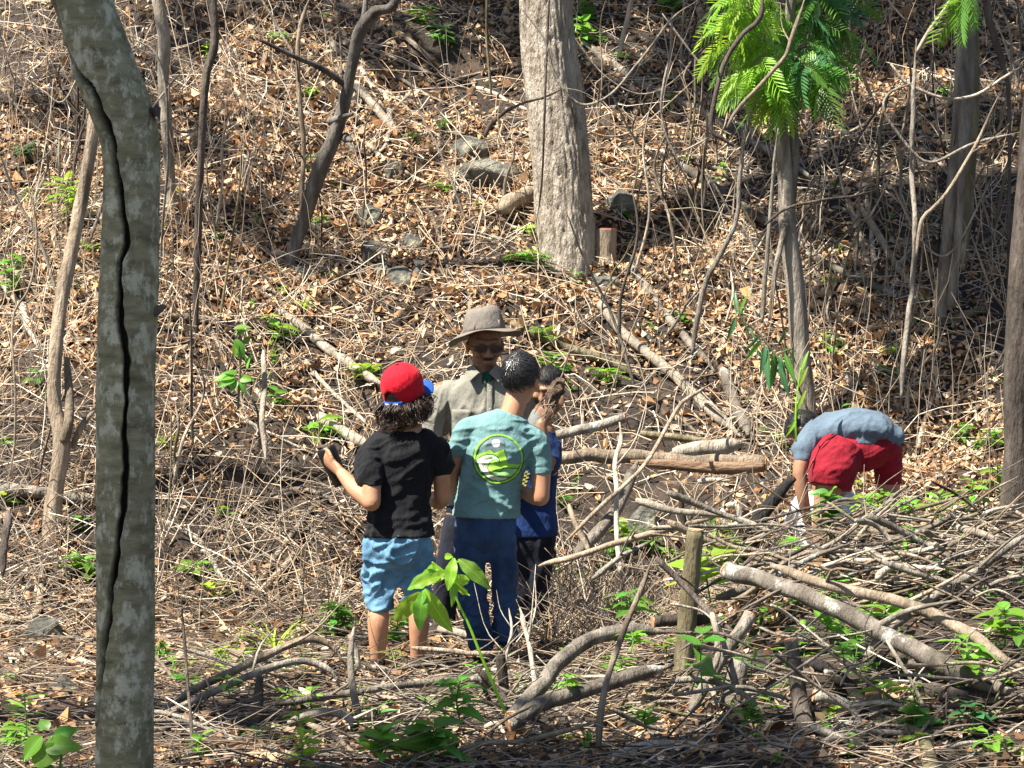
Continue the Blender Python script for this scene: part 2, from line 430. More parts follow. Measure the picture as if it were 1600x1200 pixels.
TWIG_PAL = np.array([(.52, .43, .33), (.40, .31, .22), (.62, .54, .44), (.28, .21, .15), (.46, .32, .2), (.16, .12, .09), (.35, .30, .25)])
def twig_litter():
    Vs, Fs, Cs, off = [], [], [], 0
    def put(V, f, k, c):
        nonlocal off
        Vs.append(V); Fs.append(f + off); off += len(V); Cs.append(np.repeat(c, k, axis=0))
    # lying twigs on the hillside
    n = 24000; x, y, r = scatter(n, 11.6, 23, 33)
    tw = fbm(x * 1.3, y * 1.3, 91) * .7 + fbm(x * .45, y * .45, 55) * .5; kp = r.random(n) < np.clip((tw - .42) * 4, .08, 1); x, y = x[kp], y[kp]; n = len(x)
    nr = ground_normal(x, y); d = np.cross(nr, r.normal(0, 1, (n, 3))); d /= np.linalg.norm(d, axis=1)[:, None]
    d = d + nr * r.normal(0, .16, n)[:, None]; d /= np.linalg.norm(d, axis=1)[:, None]
    L = r.gamma(2.2, .11, n) + .08
    c = TWIG_PAL[r.choice(7, n, p=[.22, .2, .16, .14, .14, .06, .08])] * r.uniform(.7, 1.2, n)[:, None]
    V, f, k = strands(x, y, H(x, y) + r.uniform(.01, .06, n), d, L, r.uniform(.0014, .0045, n) * np.where(r.random(n) < .06, 1.8, 1), r.uniform(.05, .28, n), r, K=4)
    put(V, f, k, c)
    # foreground tangle, mostly lying along the picture
    n = 3900; x, y, r = scatter(n, 7.8, 12.3, 34, 1.0)
    L = r.gamma(2.4, .13, n) + .1
    ang = r.uniform(-1.57, 1.57, n) * r.uniform(.2, 1, n); d = np.stack([np.cos(ang), np.sin(ang), r.normal(0.04, .22, n)], -1); d /= np.linalg.norm(d, axis=1)[:, None]
    hump = sstep(.3, 1.3, x) * sstep(9.2, 10.4, y) * (1 - sstep(10.8, 11.4, y))
    c = TWIG_PAL[r.choice(7, n, p=[.09, .18, .05, .26, .07, .23, .12])] * r.uniform(.35, .9, n)[:, None]
    V, f, k = strands(x, y, H(x, y) + r.uniform(.01, .07, n) + hump * r.uniform(0, .2, n), d, L, r.uniform(.0015, .005, n), r.uniform(.03, .15, n), r)
    put(V, f, k, c)
    # dark tangle in the gully beside the boys
    n = 1500; x, y, r = scatter(n, 11.3, 12.9, 35, 0)
    x = r.uniform(.15, 1.35, n)
    d = r.normal(0, 1, (n, 3)); d[:, 2] = np.abs(d[:, 2]) * .9; d[:, 1] *= .5; d /= np.linalg.norm(d, axis=1)[:, None]
    L = r.uniform(.2, .8, n)
    c = TWIG_PAL[r.choice(7, n)] * r.uniform(.5, 1.1, n)[:, None]
    V, f, k = strands(x, y, H(x, y) + .35 * L * np.maximum(d[:, 2], .1), d, L, r.uniform(.002, .005, n), r.uniform(.05, .18, n), r)
    put(V, f, k, c)
    # the same tangle at the foot of the slope, left of and behind the group
    n = 1100; x, y, r = scatter(n, 11.9, 13.7, 39, 0)
    x = r.uniform(-3.0, .2, n)
    d = r.normal(0, 1, (n, 3)); d[:, 2] = np.abs(d[:, 2]) * .7; d[:, 1] *= .6; d /= np.linalg.norm(d, axis=1)[:, None]
    L = r.uniform(.2, .9, n)
    c = TWIG_PAL[r.choice(7, n, p=[.1, .18, .06, .26, .1, .2, .1])] * r.uniform(.4, 1.0, n)[:, None]
    V, f, k = strands(x, y, H(x, y) + .3 * L * np.maximum(d[:, 2], .1), d, L, r.uniform(.002, .0055, n), r.uniform(.05, .2, n), r, K=6)
    put(V, f, k, c)
    # longer bent sticks caught above the leaves
    n = 2300; x, y, r = scatter(n, 12.2, 22, 38)
    nr = ground_normal(x, y); d = np.cross(nr, r.normal(0, 1, (n, 3))); d /= np.linalg.norm(d, axis=1)[:, None]
    d = d + nr * r.normal(.05, .22, n)[:, None]; d /= np.linalg.norm(d, axis=1)[:, None]
    L = r.uniform(.35, 1.2, n)
    c = TWIG_PAL[r.choice(7, n, p=[.24, .22, .2, .1, .12, .04, .08])] * r.uniform(.7, 1.25, n)[:, None]
    V, f, k = strands(x, y, H(x, y) + r.uniform(.03, .14, n), d, L, r.uniform(.0022, .0055, n), r.uniform(.06, .26, n), r, K=7)
    put(V, f, k, c)
    # thin stems standing on the hillside, thickest at the left and at the right
    n = 1500; x, y, r = scatter(n, 12.9, 21, 36, .8)
    w = sstep(-.9, -2.2, x) * .8 + sstep(.7, 1.8, x) * .95 + .08
    kp = r.random(n) < w; x, y = x[kp], y[kp]; n = len(x)
    d = np.stack([r.normal(0, .22, n), r.normal(0, .2, n), np.ones(n)], -1); d /= np.linalg.norm(d, axis=1)[:, None]
    L = r.uniform(.3, 1.5, n)
    c = TWIG_PAL[r.choice(7, n, p=[.2, .22, .1, .18, .14, .08, .08])] * r.uniform(.55, 1.1, n)[:, None]
    V, f, k = strands(x, y, H(x, y) + L * .46, d, L, r.uniform(.0018, .0048, n), r.uniform(.05, .2, n), r, K=7)
    put(V, f, k, c)
    # pale dry grass and fine stems matted on the sunny left slope
    n = 2600; x, y, r = scatter(n, 12.4, 21, 37, .6)
    kp = r.random(n) < sstep(-.3, -2.2, x); x, y = x[kp], y[kp]; n = len(x)
    d = np.stack([r.normal(0, .8, n), r.normal(0, .5, n), r.uniform(.1, .9, n)], -1); d /= np.linalg.norm(d, axis=1)[:, None]
    L = r.uniform(.2, .7, n)
    c = np.array((.6, .49, .37)) * r.uniform(.6, 1.25, n)[:, None]
    V, f, k = strands(x, y, H(x, y) + L * .3 * d[:, 2] + .02, d, L, r.uniform(.0014, .003, n), r.uniform(.05, .2, n), r)
    put(V, f, k, c)
    o = mk('twig_litter', np.vstack(Vs), np.vstack(Fs), MAT['twigs'])
    cc = np.ones((off, 4), np.float32); cc[:, :3] = np.vstack(Cs)
    a = o.data.color_attributes.new('tint', 'FLOAT_COLOR', 'POINT'); a.data.foreach_set('color', cc.ravel())
    tag(o, 'tangle of thin dry twigs and stems strewn over the ground', 'twigs', kind='stuff')
twig_litter()

def single_leaves():
    """the largest fallen leaves, each its own piece of the ground"""
    meshes = []
    for k in range(6):
        r = np.random.default_rng(100 + k)
        L = np.linspace(-1, 1, 6); w = .42 * np.cos(L * 1.5) ** .8 * r.uniform(.8, 1.15)
        curl, fold = r.uniform(.1, .5), r.uniform(.1, .5)
        V = []
        for l, ww in zip(L, w):
            for s in (-1, 0, 1):
                V.append((l, s * ww, curl * l * l + fold * abs(s) * ww + r.normal(0, .05)))
        f = []
        for i in range(5):
            for j in range(2):
                a = i * 3 + j; f.append([a, a + 3, a + 4, a + 1])
        me = make_mesh('dry_leaf', np.array(V), f)
        me.materials.append(MAT[['dry_tan', 'dry_brown', 'dry_pale', 'dry_rust', 'dry_tan', 'dry_pale'][k]]); meshes.append(me)
    r = np.random.default_rng(77)
    n = 0
    while n < 290:
        if n < 130: x, y = r.uniform(-2.4, 2.4), r.uniform(8.4, 11.8)
        else: x, y = r.uniform(-2.9, 2.9), r.uniform(12.6, 15.5)
        if abs(x) > .222 * y: continue
        o = bpy.data.objects.new('dry_leaf', meshes[n % 6]); o.parent = GROUND; COL.objects.link(o)
        nr = Vector(ground_normal(np.array([x]), np.array([y]))[0] + r.normal(0, .3, 3))
        q = nr.to_track_quat('Z', 'Y'); o.rotation_mode = 'QUATERNION'
        o.rotation_quaternion = q @ Vector((0, 0, 1)).rotation_difference(Vector((0, 0, 1))) @ Matrix.Rotation(r.uniform(0, 6.28), 3, 'Z').to_quaternion()
        s = r.uniform(.024, .042); o.scale = (s, s, s); o.location = (x, y, ground_z(x, y) + .035)
        n += 1
single_leaves()

# ------------------------------------------------------------------ rocks
def rock(u, v, w, h, seed, label):
    c = hit(u, v + h * .3); s = c[1] / F_PX
    bm = bmesh.new(); bmesh.ops.create_icosphere(bm, subdivisions=4, radius=1)
    r = random.Random(seed); off = Vector((r.uniform(0, 50), r.uniform(0, 50), r.uniform(0, 50)))
    cuts = [(Vector((r.uniform(-1, 1), r.uniform(-1, 1), r.uniform(-.2, 1))).normalized(), r.uniform(.62, .9)) for _ in range(7)]
    for vt in bm.verts:
        p = vt.co.copy()
        for nn, dd in cuts:
            e = p.dot(nn) - dd
            if e > 0: p -= nn * e * .85
        p *= 1 + .16 * noise.noise(vt.co * 1.6 + off) + .05 * noise.noise(vt.co * 6 + off)
        vt.co = Vector((p.x * w * s * .56, p.y * w * s * .5, p.z * h * s * .62))
    me = bpy.data.meshes.new('rock'); bm.to_mesh(me); bm.free()
    me.polygons.foreach_set('use_smooth', np.full(len(me.polygons), True, bool))
    o = link('rock', me, MAT['rock'], None, Vector(c + np.array([0, .03, h * s * .04])))
    o.rotation_euler = (0, 0, r.uniform(-.4, .4))
    tag(o, label, 'rock', 'grey rocks half buried in the hillside')
for a in [
    (728, 228, 62, 40, 1, 'mossy grey boulder left of the big trunk, uppermost of a pair'),
    (748, 265, 92, 48, 2, 'wide grey boulder just below the mossy one beside the big trunk'),
    (792, 268, 40, 34, 3, 'small dark stone wedged between the wide boulder and the big trunk'),
    (578, 335, 52, 40, 4, 'dark stone in shade, highest of the rocks below the curved tree'),
    (585, 388, 52, 34, 5, 'pale cracked stone below the shaded dark one on the slope'),
    (643, 378, 40, 34, 6, 'single rounded grey stone to the right of the pale cracked stone'),
    (592, 420, 44, 30, 7, 'grey stone touching the larger banded rock on its left'),
    (625, 432, 50, 44, 8, 'largest banded grey rock in the cluster of rocks on the sunny slope'),
    (655, 428, 28, 34, 9, 'narrow greenish stone at the right end of the rock cluster'),
    (474, 425, 30, 28, 10, 'dark stone at the foot of the curved leaning tree'),
    (612, 262, 36, 44, 11, 'dark upright stone under the fallen white branches'),
    (982, 408, 30, 24, 12, 'small grey stone below the red cut stump'),
    (1012, 530, 26, 30, 13, 'dark stone between the two diagonal logs'),
    (968, 310, 50, 40, 14, 'black shaded rock right of the big trunk above the stump'),
    (1155, 200, 46, 30, 15, 'black rock in deep shade under the long fallen pole'),
    (70, 985, 60, 60, 16, 'grey earthy rock behind the cracked tree near the root'),
    (100, 1075, 60, 50, 17, 'grey rock low beside the cracked tree at the edge of the clearing'),
    (1010, 810, 60, 50, 18, 'dark rock in the gully under the tangled branches'),
    (945, 440, 50, 40, 19, 'mossy tan rock below the foot of the big trunk'),
]: rock(*a)

# ------------------------------------------------------------------ trees
def leaf_cloud(blobs, n, size, seed, holes=.0):
    r = np.random.default_rng(seed); B = np.array(blobs, float)
    w = B[:, 3] ** 2; k = r.choice(len(B), n, p=w / w.sum())
    d = r.normal(0, 1, (n, 3)); d /= np.linalg.norm(d, axis=1)[:, None]
    rad = r.random(n) ** .45
    P = B[k, :3] + d * (rad * B[k, 3])[:, None] * np.array([1, 1, .6])
    cl = np.array([noise.noise(Vector(p) * 1.15) for p in P]); P = P[cl > holes]; n = len(P)
    nn = r.normal(0, .6, (n, 3)) + np.array([0, 0, 1.]); nn /= np.linalg.norm(nn, axis=1)[:, None]
    a = np.cross(nn, r.normal(0, 1, (n, 3))); a /= np.linalg.norm(a, axis=1)[:, None]; b = np.cross(nn, a)
    s = size * r.uniform(.6, 1.3, n)
    q = np.array([(-1, 0), (0, .45), (1, 0), (0, -.45)])
    V = P[:, None] + s[:, None, None] * (q[None, :, 0, None] * a[:, None] + q[None, :, 1, None] * b[:, None])
    f = (np.arange(n) * 4)[:, None] + np.arange(4)
    return V.reshape(-1, 3), f

def trunk_mesh(pts, n=28, m=90, rough=.10, seed=0):
    c = catmull(pts, m)
    return tube(c[:, :3], c[:, 3], n=n, rough=rough, seed=seed)

def fissures(V, f, m, n, amp, seed):
    """vertical plates and cracks in thick bark, on the ring part of a tube"""
    R = V[:m * n].reshape(m, n, 3); c = R.mean(1, keepdims=True); a = np.linspace(0, 1, n, endpoint=False)
    L = np.concatenate([[0], np.cumsum(np.linalg.norm(np.diff(c[:, 0], axis=0), axis=1))])
    ang = 2 * np.pi * a[None, :]; wob = .5 * vnoise(np.cos(ang) * 3 + 9, L[:, None] * 5 + np.sin(ang) * 3, seed + 2)
    k = np.abs(vnoise(np.cos(ang) * 8 + 20 + wob, np.sin(ang) * 8 + 20 + L[:, None] * 4.5, seed) - .5) * 2
    k2 = np.abs(vnoise(np.cos(ang) * 13 + 40 + wob, np.sin(ang) * 13 + 40 + L[:, None] * 11, seed + 5) - .5) * 2
    d = -(np.clip(1 - k / .35, 0, 1) * 1.0 + np.clip(1 - k2 / .3, 0, 1) * .6) * amp
    V[:m * n] = (R + (R - c) / np.linalg.norm(R - c, axis=2, keepdims=True) * d[:, :, None]).reshape(-1, 3)
    return V

def tree(name, label, cat, px, mat, extra_top=(), limbs=(), crown=None, seed=0, rough=.1, n=28, m=90, group=None, root_flare=1.12):
    """px: (u, v, Y, radius in px); the first point is the foot"""
    P = []
    for k, (u, v, Y, rp) in enumerate(px):
        p = at(u, v, Y); P.append([*p, rp * Y / F_PX])
    foot = np.array(P[0][:3]); zg = ground_z(foot[0], foot[1])
    low = P[0].copy(); low[2] = min(zg, low[2]) - .45; low[3] *= root_flare
    P = [low] + P
    for e in extra_top: P.append(list(e))
    root = empty(name, (foot[0], foot[1], zg), label, cat, group)
    V, f = trunk_mesh(P, n, m, rough, seed)
    if n > 80: V = fissures(V, f, m, n, .011, 7)
    mk('trunk', V, f, mat, root)
    for lp in limbs:
        L = [[*at(u, v, Y), rp * Y / F_PX] if len(q) == 4 else None for q in lp for (u, v, Y, rp) in [q]]
        c = catmull(L, 30); V, f = tube(c[:, :3], c[:, 3], n=10, rough=.12, seed=seed + 3); mk('limb', V, f, mat, root)
    if crown:
        blobs, nl, size, holes = crown
        for bx in blobs:
            a = np.array(P[-1]); e = np.array([bx[0], bx[1], bx[2], .02])
            c = catmull([a, (a + e) / 2 + np.array([0, 0, .3, -.01]), e], 12); c[:, 3] = np.linspace(min(.07, a[3] * .8), .015, 12)
            V, f = tube(c[:, :3], c[:, 3], n=6); mk('limb', V, f, mat, root)
        V, f = leaf_cloud(blobs, nl, size, seed + 50, holes); mk('crown', V, f, MAT['leaf_canopy'], root, smooth=False)
    return root

def cracked_tree():
    Y = 7.5
    spine = catmull([[*at(u, v, Y + dy), w * Y / F_PX] for u, v, dy, w in [
        (192, 1330, 0, 50), (194, 1200, 0, 46), (196, 1000, 0, 45.5), (196, 800, 0, 46), (197, 600, 0, 45.5), (201, 480, 0, 46.5), (205, 330, 0, 44),
        (205, 240, 0, 45), (192, 178, 0, 48), (167, 115, 0, 49), (128, 0, 0, 46), (96, -90, .05, 45), (55, -200, .1, 44)]] + [[-2.35, 7.6, 4.6, .09], [-2.7, 7.3, 5.6, .06]], 520)
    crack = np.array([(80, -40, 9), (88, 0, 9), (108, 70, 9), (130, 115, 14), (150, 135, 14), (165, 170, 13), (178, 210, 14), (186, 240, 12), (192, 290, 10), (203, 350, 11), (205, 380, 11), (196, 410, 8), (194, 450, 9), (196, 500, 11), (200, 530, 16), (207, 570, 12),
                      (204, 620, 7), (202, 690, 9), (205, 735, 13), (203, 760, 13), (198, 800, 10), (192, 850, 9), (184, 900, 10), (178, 950, 11), (172, 985, 13), (168, 1020, 9), (160, 1080, 9), (152, 1140, 7), (147, 1200, 6), (144, 1330, 5)], float)
    t, X, Yv = frames(spine[:, :3], np.array([1., 0, 0]))
    n = 170; w_ = np.linspace(-1, 1, n, endpoint=False); a0 = np.pi * (np.abs(w_) ** 1.9 * .82 + np.abs(w_) * .18) * np.sign(w_)
    V = np.zeros((len(spine), n, 3)); inside = np.zeros((len(spine), n))
    cz = np.array([at(u, v, Y)[2] for u, v, _ in crack])[::-1]; cu = np.array([at(u, v, Y)[0] for u, v, _ in crack])[::-1]; cw = crack[::-1, 2] * Y / F_PX
    for i, s in enumerate(spine):
        rr = np.full(n, s[3])
        L = i * .013
        pz = s[2]; ux0 = np.interp(pz, cz, cu); a = a0 - math.acos(np.clip((ux0 - s[0]) / s[3], -.96, .96))
        nz = fbm(np.cos(a) * 1.5 + 5 + L * 1.2, np.sin(a) * 1.5 + 9 + L * .9, 4, 3) - .44
        fine = vnoise(np.cos(a) * 5 + 20, np.full(n, L * 34) + np.sin(a) * 3, 8) - .5
        rr = rr * (1 + .10 * nz + .022 * fine)
        ux = np.interp(pz, cz, cu) + .0025 * math.sin(pz * 37) + .0015 * math.sin(pz * 91); wd = np.interp(pz, cz, cw) * .43 * (1 + .15 * math.sin(pz * 31) + .1 * math.sin(pz * 83))
        if pz < 2.95:
            xx = s[0] + rr * np.cos(a)
            front = np.sin(a) * 1.0                     # the side towards the camera
            fs = (Yv[i][1] * np.sin(a)) < .05
            d = np.abs(xx - ux)
            prof = np.clip(1.25 - d / wd, 0, 1) * fs
            prof = np.minimum(prof * 2.2, 1)
            inside[i] = prof
            rr = rr - prof * np.minimum(.035, s[3] * .4)
            lip = np.exp(-((d - wd * 1.35) / (.006)) ** 2) * fs
            rr = rr + lip * .003
        V[i] = s[:3] + rr[:, None] * (np.cos(a)[:, None] * X[i] + np.sin(a)[:, None] * Yv[i])
    m_ = len(spine); idx = np.arange(m_ * n).reshape(m_, n)
    f = np.stack([idx[:-1], np.roll(idx[:-1], -1, 1), np.roll(idx[1:], -1, 1), idx[1:]], -1).reshape(-1, 4)
    root = empty('cracked_tree', (spine[0][0], Y, ground_z(spine[0][0], Y)), 'smooth grey-green tree trunk split by a long black vertical crack', 'tree')
    o = mk('trunk', V.reshape(-1, 3), f, MAT['bark_cracked'], root)
    ca = o.data.attributes.new('crack', 'FLOAT', 'POINT'); ca.data.foreach_set('value', np.clip(inside.reshape(-1) * 1.6 - .3, 0, 1).astype(np.float32))
    # knots
    for (u, v, du, dv, r0) in [(232, 490, 26, -12, 9), (240, 178, 8, -12, 9)]:
        c = catmull([[*at(u, v, Y - .02), r0 * Y / F_PX * 1.5], [*at(u + du * .6, v + dv * .5, Y - .02), r0 * Y / F_PX * .8], [*at(u + du, v + dv, Y - .02), r0 * Y / F_PX * .4]], 10)
        Vk, fk = tube(c[:, :3], c[:, 3], n=10, rough=.2); mk('branch_stub', Vk, fk, MAT['bark_dark'], root)
    blobs = [(-2.85, 6.65, 5.6, .7), (-3.5, 6.25, 5.6, .75), (-4.1, 5.9, 5.6, .6), (-2.4, 6.9, 5.8, .5)]
    for bx in blobs:
        c = catmull([[-2.6, 7.35, 5.3, .05], [(bx[0] - 2.6) / 2, (bx[1] + 7.3) / 2, bx[2] - .2, .03], [*bx[:3], .012]], 12)
        Vk, fk = tube(c[:, :3], c[:, 3], n=6); mk('limb', Vk, fk, MAT['bark_cracked'], root)
    Vk, fk = leaf_cloud(blobs, 3000, .10, 41, -.2); mk('crown', Vk, fk, MAT['leaf_canopy'], root, smooth=False)
cracked_tree()

def gpt(u, v):
    return hit(u, v)[1]

# the big pale trunk in the middle
Yb = gpt(885, 392)
BIG = tree('forest_tree', 'thick tree with pale fissured bark standing above the man on the slope', 'tree',
     [(886, 395, Yb, 47), (881, 330, Yb, 45), (876, 260, Yb, 44.5), (868, 180, Yb, 44), (858, 90, Yb, 43), (853, 0, Yb, 42)], MAT['bark_big'],
     extra_top=[(.2, Yb, 4.8, .19), (.0, Yb - .2, 6.2, .15)],
     crown=([(-1.5, 17.0, 8.4, 1.2), (-.3, 14.0, 7.8, 1.2), (.5, 15.6, 8.4, 1.4), (-1.0, 17.2, 8.8, 1.3), (.6, 17.8, 8.8, 1.3), (1.4, 16.6, 8.2, 1.2), (.4, 13.6, 7.4, 1.0), (-2.2, 17.6, 8.6, .9)], 15000, .12, -.02), seed=1, rough=.12, n=130, m=340)
# its buttress root lying against the foot
# curved dark tree left of the middle
Yc = gpt(455, 418)
tree('leaning_tree', 'dark crooked tree leaning right with a side branch, above the rocks', 'tree',
     [(453, 415, Yc, 10), (475, 345, Yc, 11), (500, 265, Yc - .1, 12.5), (522, 215, Yc - .15, 11.5), (540, 150, Yc - .2, 9.5), (552, 90, Yc - .25, 8.8), (562, 50, Yc - .3, 10.5), (585, 20, Yc - .35, 8.5), (625, -15, Yc - .4, 7)], MAT['bark_slate'],
     extra_top=[(-.6, Yc - .5, 4.6, .03)],
     limbs=[[(543, 135, Yc - .2, 6), (505, 108, Yc - .3, 5), (460, 88, Yc - .4, 4), (405, 62, Yc - .5, 2.5)], [(565, 45, Yc - .3, 5), (571, 10, Yc - .3, 4.5), (573, -30, Yc - .3, 4)],
            [(540, 215, Yc - .15, 8), (549, 220, Yc - .3, 3)], [(515, 190, Yc - .15, 7), (551, 178, Yc - .3, 3)]], seed=2, rough=.16, n=26, m=120)
# slim straight brown pole
Yp = gpt(305, 525)
tree('slim_tree', 'slim straight dark brown stem rising beside the cracked trunk', 'tree',
     [(305, 525, Yp, 4.5), (309, 380, Yp, 6), (316, 200, Yp - .1, 6), (322, 120, Yp - .1, 6.5), (332, 0, Yp - .1, 6.5)], MAT['bark_dark'], extra_top=[(-2.15, Yp, 5.4, .015)], seed=3, n=12, m=60)
# tan bare trunk at the left
Yl = gpt(78, 830)
tree('bare_tree', 'bare tan leaning trunk behind the cracked tree at the left', 'tree',
     [(80, 835, Yl, 15), (88, 760, Yl, 13), (96, 690, Yl + .02, 13), (85, 630, Yl + .05, 10.5), (86, 560, Yl + .1, 10.5), (96, 470, Yl + .2, 11), (110, 400, Yl + .25, 10.5), (126, 320, Yl + .3, 10), (140, 240, Yl + .3, 10), (152, 150, Yl + .3, 9), (165, 40, Yl + .3, 10), (175, -60, Yl + .3, 9)], MAT['bark_tan'],
     limbs=[[(100, 690, Yl, 9), (107, 660, Yl, 8), (108, 615, Yl + .1, 7), (104, 560, Yl + .2, 5)], [(112, 700, Yl + .1, 5), (128, 665, Yl + .1, 5), (148, 640, Yl + .2, 4)]], extra_top=[(-2.2, Yl + .3, 4.6, .02)], seed=4, rough=.16, n=22, m=110)
# pale thin trunk further up the left slope
Yq = gpt(268, 330)
tree('pale_tree', 'thin whitish trunk directly right of the cracked tree, far up the slope', 'tree',
     [(268, 335, Yq, 8), (262, 220, Yq, 9), (255, 120, Yq, 9), (247, 0, Yq, 10)], MAT['bark_pale'], extra_top=[(-2.75, Yq, 5.6, .04), (-2.9, Yq - .2, 7.2, .03)],
     crown=([(-4.4, 16.2, 8.4, .9), (-5.4, 15.0, 8.2, 1.0), (-3.4, 17.0, 8.6, .9), (-4.9, 14.0, 8.0, .8)], 2200, .10, .06), seed=5, n=14, m=60)
# two-stemmed tree at the right that carries the feathery leaves
Yr = gpt(1262, 645) - .15
FEATHER = tree('feathery_tree', 'slender grey tree hung with bright feathery leaves at the top right', 'tree',
     [(1262, 650, Yr, 14), (1252, 560, Yr, 15), (1243, 450, Yr, 15), (1232, 370, Yr, 14), (1228, 290, Yr, 12), (1222, 220, Yr - .05, 11), (1222, 160, Yr - .1, 10), (1228, 80, Yr - .15, 9), (1236, 0, Yr - .2, 8), (1238, -60, Yr - .2, 8)], MAT['bark_grey'],
     limbs=[[(1234, 330, Yr, 9), (1240, 250, Yr, 8), (1241, 180, Yr, 7), (1250, 100, Yr, 6)], [(1228, 350, Yr - .05, 5), (1212, 420, Yr - .1, 4), (1203, 500, Yr - .1, 3)], [(1172, -30, Yr - .4, 6), (1170, 15, Yr - .4, 6), (1172, 30, Yr - .4, 3)]],
     extra_top=[(1.45, Yr - .2, 4.3, .03), (1.2, Yr - .4, 5.6, .02)],
     seed=6, rough=.14, n=24, m=120)
# trunk with split foot at the far right of the slope
Ys = gpt(1470, 505)
tree('split_tree', 'grey two-stemmed trunk on the shaded slope at the upper right', 'tree',
     [(1466, 505, Ys, 11), (1478, 430, Ys, 14), (1485, 370, Ys, 13), (1492, 290, Ys, 14), (1503, 190, Ys, 15), (1508, 90, Ys, 15), (1512, 0, Ys, 15)], MAT['bark_grey'],
     limbs=[[(1486, 480, Ys - .1, 7), (1492, 420, Ys - .1, 7), (1500, 330, Ys - .1, 6), (1503, 220, Ys - .15, 5), (1501, 120, Ys - .15, 5)]],
     extra_top=[(2.95, Ys, 4.6, .09), (2.8, Ys, 6.4, .06)],
     crown=([(1.4, 14.0, 7.6, 1.2), (2.4, 14.8, 8.0, 1.3), (1.9, 16.2, 8.2, 1.2), (3.2, 15.8, 7.8, 1.1)], 7500, .13, -.05), seed=7, rough=.15, n=36, m=120)
tree('grey_stem', 'smooth pale stem close behind the two-stemmed trunk at the right', 'tree',
     [(1498, 480, Ys + .5, 9), (1510, 330, Ys + .5, 9), (1519, 200, Ys + .5, 10), (1521, 80, Ys + .5, 10), (1519, -20, Ys + .5, 10)], MAT['bark_mossy'], extra_top=[(3.3, Ys + .5, 5, .02)], seed=8, n=16, m=60)
# dark trunk cut by the right edge of the picture
tree('edge_tree', 'dark rough trunk cut off by the right edge of the picture', 'tree',
     [(1590, 790, 11.6, 26), (1590, 700, 11.6, 22), (1592, 560, 11.6, 22), (1598, 420, 11.6, 21), (1608, 280, 11.6, 20), (1622, 120, 11.6, 20), (1640, -40, 11.6, 19)], MAT['bark_dark'],
     extra_top=[(2.8, 11.6, 4.6, .05), (2.6, 11.5, 5.8, .04)],
     crown=([(1.9, 11.0, 6.6, 1.0), (2.8, 11.8, 7.0, 1.1), (1.3, 11.8, 6.9, .9)], 2600, .11, 0.0), seed=9, rough=.18, n=36, m=110)
tree('slope_tree', 'slim dark stem slanting down at the upper right corner', 'tree',
     [(1577, 185, 15.0, 3), (1566, 100, 15.0, 5), (1552, 50, 15.0, 6), (1540, -20, 15.0, 6)], MAT['bark_dark'], extra_top=[(2.9, 15, 5.5, .02)], seed=10, n=10, m=50)
# a shade tree that stands left of the view; only its shade falls into the picture
sr = empty('shade_tree', (-5.2, 8.2, 0), 'broad tree outside the left edge whose shade dapples the clearing', 'tree')
V, f = trunk_mesh([[-5.2, 8.2, -.2, .2], [-5.1, 8.2, 2, .16], [-4.8, 8.1, 4.5, .13], [-4.4, 8.0, 6.4, .08]], 20, 50, .14, 3); mk('trunk', V, f, MAT['bark_grey'], sr)
SHB = [(-3.5, 6.3, 7.0, .8), (-4.4, 6.2, 6.9, .9), (-2.4, 6.6, 7.0, .6), (-4.9, 9.7, 7.6, .5)]
for bx in SHB:
    c = catmull([[-4.5, 8.0, 6.0, .07], [(bx[0] - 4.5) / 2, (bx[1] + 8) / 2, bx[2] - .3, .04], [*bx[:3], .012]], 12)
    V, f = tube(c[:, :3], c[:, 3], n=6); mk('limb', V, f, MAT['bark_grey'], sr)
V, f = leaf_cloud(SHB, 1400, .10, 61, .04); mk('crown', V, f, MAT['leaf_canopy'], sr, smooth=False)

# ------------------------------------------------------------------ fallen logs, branches, stumps
def cap_disc(c, d, r, n=14):
    t = np.asarray(d) / (np.linalg.norm(d) + 1e-9)
    x = np.cross(t, [0, 0, 1.]); x /= np.linalg.norm(x) + 1e-9; y = np.cross(t, x)
    a = np.linspace(0, 2 * np.pi, n, endpoint=False)
    ring = c + r * (np.cos(a)[:, None] * x + np.sin(a)[:, None] * y)
    V = np.vstack([ring - t * .004, ring * .0 + c + t * .0035 + (ring - c) * .96, c + t * .004])
    f = []
    for j in range(n):
        k = (j + 1) % n
        f += [[j, k, n + k, n + j], [n + j, n + k, 2 * n]]
    return V, f

